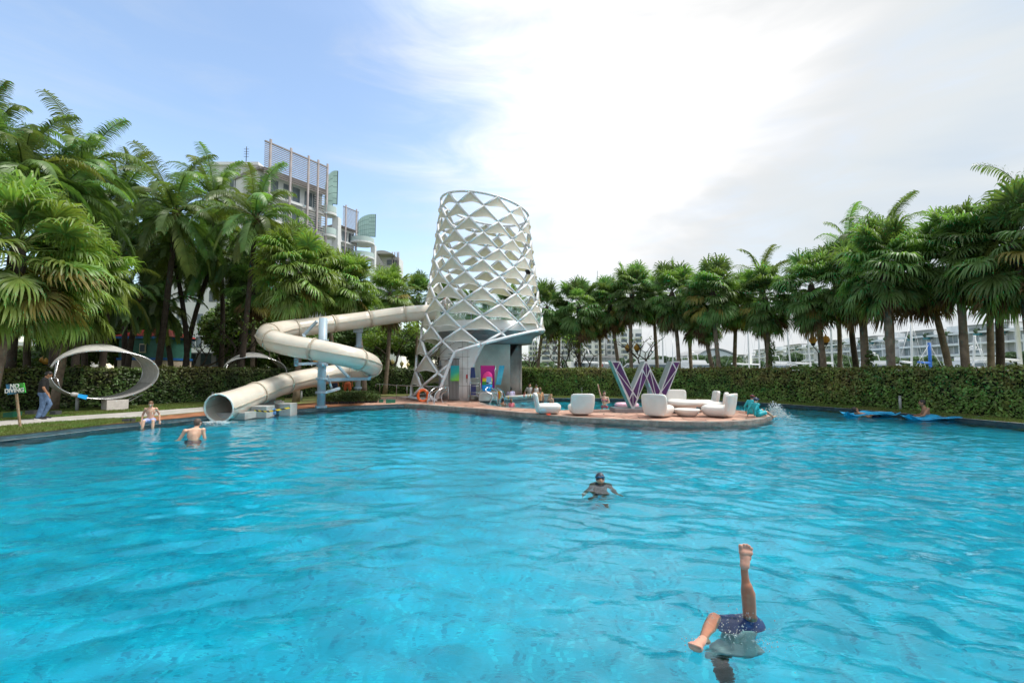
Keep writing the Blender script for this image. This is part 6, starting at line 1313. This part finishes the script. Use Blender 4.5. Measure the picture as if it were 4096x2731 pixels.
def person(label, loc, rz, pose, s, skin, hair=None, long_hair=0, top=None, top_c=None, bottom=None, bot_c=None, head_yaw=0, head_pitch=0, hat=None, goggles=None, group=None, vox=.013, jean=0, bikini=0, extra=None):
    t_ = thing('person', label, 'person', tuple(loc), rz, group, s); J = {k: Vector(v) for k, v in {**STAND, **pose}.items()}; V3 = Vector
    tv = (J['neck'] - J['pelvis']).normalized(); xr = (J['rsh'] - J['lsh']).normalized(); fw = tv.cross(xr); fw = -fw if False else fw
    TM = Matrix((xr, xr.cross(tv) * -1, tv)).transposed()
    HM = Matrix.Rotation(head_yaw, 3, 'Z') @ Matrix.Rotation(-head_pitch, 3, 'X')
    b = MB()
    b.ell(J['chest'] + tv * .01, (.165, .105, .19), TM); b.ell(J['pelvis'], (.155, .115, .13), TM); b.cap(J['pelvis'], J['chest'], .115, .12)
    b.cap(J['lsh'] * .75 + J['rsh'] * .25, J['rsh'] * .75 + J['lsh'] * .25, .065, .065); b.cap(J['neck'] - tv * .06, J['head'] - HM @ V3((0, .01, .04)), .062, .052)
    b.ell(J['head'], (.074, .092, .112), HM); b.ell(J['head'] + HM @ V3((0, .028, -.055)), (.052, .058, .055), HM); b.cap(J['head'] + HM @ V3((0, .086, .012)), J['head'] + HM @ V3((0, .106, -.018)), .010, .015, 8)
    for sx in (-1, 1): b.ell(J['head'] + HM @ V3((sx * .076, 0, -.005)), (.014, .02, .03), HM, 8, 6)
    for q in 'lr':
        sg = -1 if q == 'l' else 1
        b.ell(J[q + 'sh'], .062, nu=10, nv=8); b.cap(J[q + 'sh'], J[q + 'el'], .052, .040); b.cap(J[q + 'el'], J[q + 'ha'], .041, .027)
        hd = (J[q + 'ha'] - J[q + 'el']).normalized(); sd = hd.cross(V3((0, 1, 0)) if abs(hd.y) < .8 else V3((0, 0, 1))).normalized(); pn = hd.cross(sd)
        b.ell(J[q + 'ha'] + hd * .05, (.036, .016, .05), Matrix((sd, pn, hd)).transposed(), 10, 8)
        for k, (off, ln) in enumerate(((-.027, .062), (-.009, .075), (.009, .07), (.027, .055))):
            r0 = J[q + 'ha'] + hd * .085 + sd * off; m_ = r0 + hd * ln * .55 + pn * .006; b.cap(r0, m_, .0105, .0095, 6); b.cap(m_, m_ + hd * ln * .45 + pn * .02, .0095, .008, 6)
        b.cap(J[q + 'ha'] + hd * .03 + sd * .03 * sg, J[q + 'ha'] + hd * .075 + sd * .062 * sg, .013, .0095, 6)
        b.cap(J[q + 'hi'], J[q + 'kn'], .086, .056); b.cap(J[q + 'kn'], J[q + 'an'] * .4 + J[q + 'kn'] * .6, .056, .056); b.cap(J[q + 'an'] * .4 + J[q + 'kn'] * .6, J[q + 'an'], .056, .036)
        b.cap(J[q + 'an'] + (J[q + 'an'] - J[q + 'to']) * .25, J[q + 'to'], .036, .032); tdir = (J[q + 'to'] - J[q + 'an']).normalized()
        for k in range(5): b.cap(J[q + 'to'] + xr * (k - 2) * .015, J[q + 'to'] + xr * (k - 2) * .016 + tdir * (.045 - .004 * abs(k - 1)), .011, .009, 6)
    blend(b, 'body', skin, t_, vox)
    for sx in (-1, 1):
        MB().ell(J['head'] + HM @ V3((sx * .030, .081, .012)), (.013, .008, .007), HM, 8, 6).build('eye', M_black, t_, world=False)
        MB().ell(J['head'] + HM @ V3((sx * .030, .084, .034)), (.018, .006, .004), HM, 8, 6).build('eyebrow', hair or M_hair, t_, world=False)
    MB().ell(J['head'] + HM @ V3((0, .084, -.055)), (.022, .010, .006), HM, 8, 6).build('mouth', mat('lips', (.38, .10, .08), .5), t_, world=False)
    if hair:
        h = MB(); h.ell(J['head'] + HM @ V3((0, -.018, .020)), (.084, .098, .112), HM); 
        if hat is None: h.ell(J['head'] + HM @ V3((0, .035, .088)), (.055, .04, .026), HM)
        if long_hair: h.cap(J['head'] + HM @ V3((0, -.06, -.0)), J['head'] + HM @ V3((0, -.075, -.10 - long_hair)), .075, .05); h.ell(J['head'] + HM @ V3((0, -.06, -.05)), (.08, .06, .09), HM)
        blend(h, 'hair', hair, t_, vox, smooth=2)
    if hat: h = MB(); h.ell(J['head'] + HM @ V3((0, -.012, .030)), (.088, .103, .105), HM); blend(h, 'swim_cap', hat, t_, vox, smooth=2)
    if goggles:
        for sx in (-1, 1): MB().ell(J['head'] + HM @ V3((sx * .034, .088, .055)), (.028, .014, .018), HM, 10, 8).build('goggle_lens', goggles, t_, world=False)
        MB().tube([J['head'] + HM @ V3((.092 * math.sin(a), -.012 + .108 * math.cos(a), .05)) for a in [i * math.pi / 12 for i in range(24)]], .008, 5, closed=True).build('goggle_strap', goggles, t_, world=False)
    if top:   # 'tee', 'long', 'tank'
        c = MB(); c.ell(J['chest'] + tv * .01, (.182, .122, .205), TM); c.cap(J['pelvis'] + tv * .02, J['chest'], .145, .14); c.ell(J['pelvis'] + tv * .04, (.172, .132, .12), TM)
        c.cap(J['lsh'] * .8 + J['rsh'] * .2, J['rsh'] * .8 + J['lsh'] * .2, .078, .078)
        if top != 'tank':
            for q in 'lr':
                e_ = J[q + 'el'] if top == 'long' else J[q + 'sh'].lerp(J[q + 'el'], .7); c.ell(J[q + 'sh'], .075); c.cap(J[q + 'sh'], e_, .068, .06 if top == 'tee' else .05)
                if top == 'long': c.cap(J[q + 'el'], J[q + 'el'].lerp(J[q + 'ha'], .85), .05, .036)
        blend(c, 'shirt', top_c, t_, vox, smooth=3)
    if bottom:   # 'shorts', 'jeans', 'brief'
        c = MB(); c.ell(J['pelvis'] - tv * .01, (.172, .135, .13), TM)
        for q in 'lr':
            k_ = J[q + 'hi'].lerp(J[q + 'kn'], 1.0 if bottom == 'jeans' else .72 if bottom == 'shorts' else .2); c.cap(J[q + 'hi'], k_, .105, .078 if bottom == 'jeans' else .095)
            if bottom == 'jeans': c.cap(J[q + 'kn'], J[q + 'an'] + V3((0, 0, .02)), .078, .068)
        blend(c, 'trousers' if bottom == 'jeans' else 'swim_shorts', bot_c, t_, vox, smooth=3)
    if bikini:
        c = MB()
        for sx in (-1, 1): c.ell(J['chest'] + TM @ V3((sx * .07, .085, .0)), (.062, .05, .055), TM)
        c.cap(J['chest'] + TM @ V3((-.16, 0, -.03)), J['chest'] + TM @ V3((-.07, .1, -.03)), .014, .014, 6); c.cap(J['chest'] + TM @ V3((.16, 0, -.03)), J['chest'] + TM @ V3((.07, .1, -.03)), .014, .014, 6); blend(c, 'bikini_top', mat('pink_cloth', (.50, .10, .14), .6), t_, vox, smooth=1)
    if jean:
        for q in 'lr':
            d_ = (J[q + 'to'] - J[q + 'an']).normalized(); MB().cap(J[q + 'an'] - d_ * .05 - V3((0, 0, .02)), J[q + 'to'] + d_ * .04, .05, .042).build('shoe', M_black, t_, world=False); MB().bar(J[q + 'an'] - d_ * .09 - V3((0, 0, .065)), J[q + 'to'] + d_ * .08 - V3((0, 0, .03)), .09, .022).build('shoe_sole', M_white, t_, world=False)
    return t_
# walking man, facing right (+X) -> rz = -90 deg
person('person in black T-shirt and blue jeans walking along the path with head bowed', G(168, 1677), R(-52), dict(pelvis=(0, -.02, .93), chest=(0, .0, 1.28), neck=(0, .03, 1.46), head=(0, .10, 1.58), lhi=(-.09, 0, .9), lkn=(-.07, .16, .52), lan=(-.06, .0, .10), lto=(-.06, .15, .06), rhi=(.07, 0, .9), rkn=(.06, .0, .48), ran=(.06, -.10, .08), rto=(.06, .05, .03), rel=(.23, .02, 1.12), rha=(.2, .14, .88), lel=(-.23, -.0, 1.12), lha=(-.22, .1, .88)), .98, M_skin2, M_hair, 0, 'tee', M_black, 'jeans', M_jean, head_pitch=.55, jean=1, vox=.012)
SIT = dict(pelvis=(0, 0, .12), chest=(0, .02, .46), neck=(0, .05, .63), head=(0, .09, .77), lsh=(-.17, .02, .57), rsh=(.17, .02, .57), lel=(-.27, -.08, .34), rel=(.27, -.08, .34), lha=(-.30, .04, .08), rha=(.28, .06, .08), lhi=(-.09, .02, .11), rhi=(.09, .02, .11), lkn=(-.14, .40, .12), rkn=(.16, .40, .12), lan=(-.14, .46, -.28), ran=(.2, .48, -.28), lto=(-.14, .6, -.34), rto=(.2, .62, -.34))
M_patt = mat('patterned_shorts', (.10, .15, .42), .6, .3, 22, col2=(.55, .6, .75))
q = G(590, 1692); person('child with bare chest in blue and white swim shorts sitting on the pool edge', (q.x, q.y + .12, .11), R(180 + 30), SIT, .80, M_skin, M_hairb, 0, bottom='shorts', bot_c=M_patt, head_pitch=.35, vox=.012)
# man in the water seen from behind
q = G(775, 1757, 0); person('person with bare back standing in the pool to the left under the slide exit', (q.x, q.y, -1.12), R(30), dict(lel=(-.33, .05, 1.14), lha=(-.50, .22, 1.06), rel=(.24, .05, 1.14), rha=(.30, .25, 1.1), chest=(0, .03, 1.27), neck=(.03, .08, 1.44), head=(.07, .12, 1.57), lsh=(-.2, .02, 1.38), rsh=(.2, .05, 1.38)), .98, M_skin, mat('grey_brown_hair', (.09, .06, .045), .6), 0, bottom='shorts', bot_c=M_navy, head_yaw=R(-40), vox=.012)
# swimmer child with cap
q = G(2402, 1925, 0); person('child in black swim cap and goggles treading water in the middle of the pool', (q.x, q.y + .05, -1.35), R(178), dict(head=(0, .03, 1.60), lsh=(-.13, .0, 1.34), rsh=(.13, 0, 1.34), lel=(-.22, .10, 1.16), lha=(-.30, .30, 1.02), rel=(.22, .1, 1.16), rha=(.32, .30, 1.04)), .86, mat('child_skin', (.55, .27, .16), .5, .1, 8), None, 0, 'long', M_black, 'shorts', M_black, hat=mat('swim_cap_black', (.02, .03, .05), .35), goggles=mat('goggle_blue', (.02, .12, .25), .1), head_pitch=-.12, vox=.009)
# bar group
q = G(2043, 1597); person('person in lilac white polo shirt serving behind the swim up bar', (q.x, q.y + .50, -.90), R(8), dict(lel=(-.25, .1, 1.15), rel=(.25, .1, 1.15), lha=(-.18, .3, 1.05), rha=(.2, .3, 1.05)), 1.0, M_skin3, M_hair, 0, 'tee', mat('lilac_shirt', (.55, .50, .72), .7), 'jeans', M_black, vox=.014)
SB = dict(SIT)
q = G(2118, 1588); person('person in grey top and black shorts sitting at the far end of the bar', (q.x, q.y + .7, .08), R(-150), SB, .98, M_skin, M_hair, .1, 'tee', mat('grey_shirt', (.35, .35, .36), .8), 'shorts', M_black, vox=.014)
q = G(2150, 1588); person('person in white top leaning over the drinks at the far end of the bar', (q.x, q.y + .75, .02), R(150), SB, .98, M_skin, M_hair, 0, 'tank', M_white, 'shorts', M_black, head_pitch=.5, vox=.014)
q = G(2160, 1612, 0); person('person with long brown hair standing in the water with back turned at the bar', (q.x, q.y, -.82), R(35), dict(lel=(-.25, .12, 1.2), lha=(-.1, .3, 1.2)), .98, mat('tanned_skin', (.58, .30, .15), .5), M_hairb, .16, bottom='brief', bot_c=M_black, vox=.014)
q = G(2205, 1612, 0); person('child with blond hair standing in the water near the bar', (q.x, q.y, -.98), R(120), dict(rel=(.2, .2, 1.25), rha=(.05, .22, 1.45)), .86, M_skin, mat('blond_hair', (.35, .20, .09), .6), 0, vox=.014)
q = G(2045, 1623, 0); person('child in pink swimwear at the bar wall, facing the bar', (q.x, q.y, -1.04), R(10), {}, .82, M_skin, M_hairb, .05, 'tank', mat('pink_wear', (.65, .12, .15), .6), vox=.014)
q = G(2012, 1620, 0); person('person with dark hair low in the water behind the curved ladder', (q.x, q.y, -1.12), R(-20), {}, .86, M_skin2, M_hair, 0, vox=.014)
q = G(2418, 1628, 0); person('person in pink bikini standing in the water with one arm raised', (q.x, q.y, -.88), R(165), dict(lsh=(-.16, 0, 1.38), rsh=(.165, 0, 1.41), rel=(.24, .02, 1.68), rha=(.29, .04, 1.92), lel=(-.24, .06, 1.15), lha=(-.05, .16, 1.08)), .97, M_skin, M_hair, .14, bottom='brief', bot_c=mat('pink_cloth', (.50, .10, .14)), bikini=1, head_yaw=.3, vox=.012)
# two children in teal at the tip
KICK = dict(pelvis=(0, 0, .12), chest=(0, -.10, .42), neck=(0, -.10, .60), head=(0, -.05, .73), lsh=(-.16, -.1, .54), rsh=(.16, -.1, .54), lel=(-.2, -.28, .33), lha=(-.2, -.32, .08), rel=(.2, -.28, .33), rha=(.2, -.32, .08), lhi=(-.08, .04, .12), rhi=(.08, .04, .12), lkn=(-.12, .36, .28), rkn=(.12, .38, .22), lan=(-.14, .62, -.02), ran=(.14, .70, .0), lto=(-.14, .78, .0), rto=(.14, .84, .04))
q = G(3012, 1658); person('child in teal rash vest with red goggles at the peninsula tip, the one sitting behind', (q.x, q.y + .1, .13), R(-62), SIT, .84, M_skin, M_hair, 0, 'long', M_teal, 'shorts', M_teal, goggles=mat('goggle_red', (.55, .02, .05), .3), head_pitch=.3, vox=.011)
q = G(3036, 1670); person('child in teal rash vest and dark cap leaning back and kicking up water', (q.x, q.y + .1, .13), R(-75), KICK, .84, M_skin, None, 0, 'long', M_teal, 'shorts', M_teal, hat=mat('swim_cap_dark', (.02, .03, .05), .4), goggles=mat('goggle_pale', (.15, .25, .55), .2), head_pitch=.2, vox=.011)
# floats
M_float = mat('blue_foam', (.03, .40, .72), .45, .12, 4, bump=.1, bscale=60)
def wavy_float(u, v, L_, W_, rz, label):
    q = G(u, v, 0); t_ = thing('float_mat', label, 'float', (q.x, q.y, .03), rz, 'blue foam pool floats'); mb = MB(); n, m_ = 40, 14; vs = []
    for s_ in (0, 1):
        for i in range(n + 1):
            for j in range(m_ + 1):
                x = (i / n - .5) * L_; y = (j / m_ - .5) * W_ * (1 - .25 * abs(2 * i / n - 1) ** 3); z = .05 * math.sin(x * 3.4 + 1) + .10 * (2 * i / n - 1) ** 4 + .045 * math.cos(j / m_ * 6.28) + .02 * math.sin(x * 9 + y * 5) - .05 * s_ * (1 - abs(2 * i / n - 1) ** 6)
                vs.append((x, y, z + .05))
    k = (n + 1) * (m_ + 1); fs = [(i * (m_ + 1) + j, (i + 1) * (m_ + 1) + j, (i + 1) * (m_ + 1) + j + 1, i * (m_ + 1) + j + 1) for i in range(n) for j in range(m_)]
    fs += [tuple(k + a for a in reversed(f)) for f in fs[:]]; rim = [i * (m_ + 1) for i in range(n + 1)] + [n * (m_ + 1) + j for j in range(1, m_ + 1)] + [i * (m_ + 1) + m_ for i in range(n - 1, -1, -1)] + [j for j in range(m_ - 1, 0, -1)]
    fs += [(rim[i], rim[(i + 1) % len(rim)], k + rim[(i + 1) % len(rim)], k + rim[i]) for i in range(len(rim))]; mb.add(vs, fs, True); mb.build('mat', M_float, t_, world=False); return t_
wavy_float(3478, 1664, 1.95, .75, R(-6), 'blue wavy float under the bearded person, the farther of the two'); wavy_float(3752, 1680, 2.2, .80, R(-10), 'blue wavy float under the shirtless person, the nearer of the two')
LIE = dict(pelvis=(0, .55, .92), chest=(0, .2, 1.02), neck=(0, .04, 1.12), head=(0, -.03, 1.23), lsh=(-.17, .08, 1.08), rsh=(.17, .08, 1.08), lel=(-.3, .25, .98), rel=(.3, .25, 1.0), lha=(-.3, .5, 1.05), rha=(.24, .5, 1.08), lhi=(-.09, .6, .9), rhi=(.09, .6, .9), lkn=(-.1, 1.0, .88), rkn=(.1, 1.0, .86), lan=(-.1, 1.4, .84), ran=(.1, 1.4, .84), lto=(-.1, 1.5, .9), rto=(.1, 1.5, .9))
q = G(3425, 1664, 0); person('person with dark hair and beard lying low in the farther blue float', (q.x, q.y, -.98), R(-98), LIE, 1.0, M_skin2, M_hair, 0, bottom='shorts', bot_c=M_navy, head_pitch=-.7, vox=.012)
q = G(3705, 1674, 0); person('person with bare back sitting across the nearer blue float', (q.x, q.y - .05, -.96), R(62), dict(pelvis=(0, 0, .88), chest=(0, .04, 1.2), neck=(0, .08, 1.38), head=(0, .13, 1.52), lel=(-.27, .16, 1.08), rel=(.27, .1, 1.08), lha=(-.2, .4, 1.0), rha=(.25, .35, 1.0), lsh=(-.19, .02, 1.31), rsh=(.19, .02, 1.31), lkn=(-.1, .4, .7), rkn=(.1, .4, .7), lan=(-.1, .5, .3), ran=(.1, .5, .3)), 1.02, M_skin2, M_hair, 0, bottom='shorts', bot_c=M_navy, vox=.012)
# person inside the tower, people behind the slide
c = P(1775, 1260, 27.0); person('person in white shirt and blue skirt standing on the tower platform by the slide entrance', (c.x, c.y, 4.58), R(-60), {}, .98, M_skin2, M_hair, 0, 'tee', mat('pale_shirt', (.6, .6, .66), .8), 'shorts', mat('blue_skirt', (.05, .12, .28), .8), vox=.016)
q = GX(1392, 26.6); person('person in orange red swim trunks with bare back walking behind the potted shrubs', (q.x, q.y, .12), R(20), dict(lkn=(-.14, .12, .5), lan=(-.22, -.02, .08), rkn=(.14, .05, .48)), 1.0, mat('orange_skin', (.55, .20, .08), .5), M_hair, 0, bottom='shorts', bot_c=mat('orange_trunks', (.60, .13, .05), .6), vox=.015)
q = GX(1340, 27.0); person('person in dark swimwear standing behind the slide bracket', (q.x, q.y, .12), R(-30), {}, .98, mat('orange_skin', (.55, .20, .08)), M_hair, 0, 'tank', M_navy, 'shorts', M_navy, vox=.015)
# ---- the diver: one leg straight up, the other bent at the surface
dz = thing('person', 'person diving head down with one bare leg straight up and dark blue shorts under water', 'person', tuple(G(2985, 2470, 0)))
DD = 3.52
ank, heel, ball, toe = P(2978, 2288, DD + .0), P(2978, 2262, DD - .005), P(2984, 2205, DD + .01), P(2985, 2190, DD + .01)
calf, knee = P(2993, 2372, DD + .01), P(2999, 2468, DD + .04)
hipA = G(3000, 2535, -.16); knB = G(2858, 2478, -.035); hipB = G(2915, 2540, -.15); ankB = G(2812, 2560, -.02); toeB = G(2782, 2585, .045)
pel = (hipA + hipB) / 2; chest_ = G(2962, 2735, -.44); head_ = G(2900, 2860, -.74)
b = MB(); lx = Vector((1, 0, 0))
b.cap(knee, calf, .047, .050); b.cap(calf + lx * -.004, P(2982, 2320, DD), .049, .030); b.cap(P(2982, 2320, DD), ank, .029, .026); b.cap(calf + Vector((.004, -.012, 0)), P(2990, 2345, DD - .01), .038, .036)
b.cap(ank, heel, .027, .026)
ft = MB()
ft.ell(heel + Vector((0, -.004, .006)), (.036, .028, .038)); ft.cap(heel, P(2981, 2228, DD + .008), .032, .032)
ft.cap(P(2971, 2207, DD + .01), P(2998, 2210, DD + .01), .029, .025); ft.cap(P(2974, 2226, DD + .01), P(2992, 2229, DD + .01), .028, .025); ft.cap(P(2975, 2245, DD), P(2986, 2246, DD), .027, .026)
for k, (u0, v0, u1, v1, r_) in enumerate(((2963, 2196, 2962, 2182, .0155), (2976, 2191, 2976, 2177, .0115), (2986, 2190, 2988, 2178, .011), (2996, 2193, 2998, 2183, .0105), (3004, 2201, 3008, 2193, .010))): ft.cap(P(u0, v0, DD + .012), P(u1, v1, DD), r_, r_ * .95, 8)
blend(ft, 'foot', mat('sole_skin', (.62, .32, .23), .42, .1, 14), dz, .0055, world=True, smooth=2)
b.cap(knee, hipA, .05, .075); b.cap(hipB, knB, .075, .05); b.cap(knB, ankB.lerp(knB, .5), .05, .046); b.cap(ankB.lerp(knB, .5), ankB, .045, .028); b.ell(ankB + Vector((.02, -.01, -.02)), .03)
ft = MB(); ft.cap(ankB, toeB, .033, .031)
tdir = (toeB - ankB).normalized(); sd = tdir.cross(Vector((0, 0, 1))).normalized()
ft.cap(toeB - sd * .02, toeB + sd * .02, .028, .026)
for k in range(5): ft.cap(toeB + sd * (k - 2) * .016 + tdir * .012, toeB + sd * (k - 2) * .018 + tdir * (.038 - .003 * k) + Vector((0, -.0, .018)), .011 - .0008 * k, .0095 - .0006 * k, 8)
blend(ft, 'foot', mat('sole_skin', (.62, .32, .23)), dz, .0055, world=True, smooth=2)
b.cap(pel, chest_, .10, .11); b.cap(chest_, head_, .07, .05); b.ell(head_, (.07, .085, .1))
blend(b, 'body', mat('diver_skin', (.40, .17, .10), .38, .15, 14), dz, .0062, world=True, smooth=4)
c = MB(); c.cap(hipA, hipB, .105, .105); c.cap(hipA, hipA.lerp(knee, .55), .09, .075); c.cap(hipB, hipB.lerp(knB, .55), .095, .08); c.cap(pel, pel.lerp(chest_, .3), .11, .11); blend(c, 'swim_shorts', mat('navy_trunks', (.010, .028, .17), .6, .25, 5), dz, .012, world=True)
c = MB(); c.cap(pel.lerp(chest_, .2), chest_, .125, .135); c.cap(chest_ + lx * -.13, chest_ + lx * .10, .09, .09); c.cap(chest_ + lx * -.10, chest_ + Vector((-.22, -.04, -.05)), .07, .05); blend(c, 'shirt', mat('grey_vest', (.36, .37, .38), .7), dz, .014, world=True)
c = MB(); c.ell(head_ + Vector((0, -.02, -.02)), (.08, .09, .1)); blend(c, 'hair', M_hair, dz, .014, world=True)
# ---- splashes
M_drop = bpy.data.materials.new('water_drop'); M_drop.use_nodes = True; bb = M_drop.node_tree.nodes['Principled BSDF']; bb.inputs['Base Color'].default_value = (.85, .93, .95, 1); bb.inputs['Roughness'].default_value = .1; bb.inputs['Transmission Weight'].default_value = .45; bb.inputs['IOR'].default_value = 1.33
def splash(name, cs, n, r_, size, up, seed):
    r = random.Random(seed); mb = MB()
    for i in range(n):
        c = cs[i % len(cs)]; a = r.uniform(0, 6.28); q = abs(r.gauss(0, 1)) * r_; z = max(.0, (1 - min(1, q / r_ / 2)) * r.uniform(0, up) ** 1.0); mb.ell(c + Vector((math.cos(a) * q, math.sin(a) * q, z)), size * r.uniform(.4, 1.3), nu=6, nv=4)
    return tag(mb.build(name, M_drop), kind='stuff')
fz = G(3105, 1672, 0)
splash('water_splash', [fz, fz + Vector((.15, 0, 0)), fz + Vector((-.05, .1, .1))], 700, .26, .018, .60, 1); splash('water_spray', [G(3240, 1612, 0)], 160, .35, .018, 1.1, 2)
splash('water_splash', [G(2995, 2475, 0), G(2860, 2490, 0), G(2790, 2590, 0), G(2975, 2540, 0), G(3060, 2590, 0), G(2920, 2560, 0)], 300, .10, .0034, .06, 3)
fo = MB(); r = random.Random(5); p = G(880, 1690, 0)
splash('slide_foam', [G(870, 1689, .01), G(900, 1692, .01), G(840, 1690, .01)], 260, .22, .016, .06, 6)
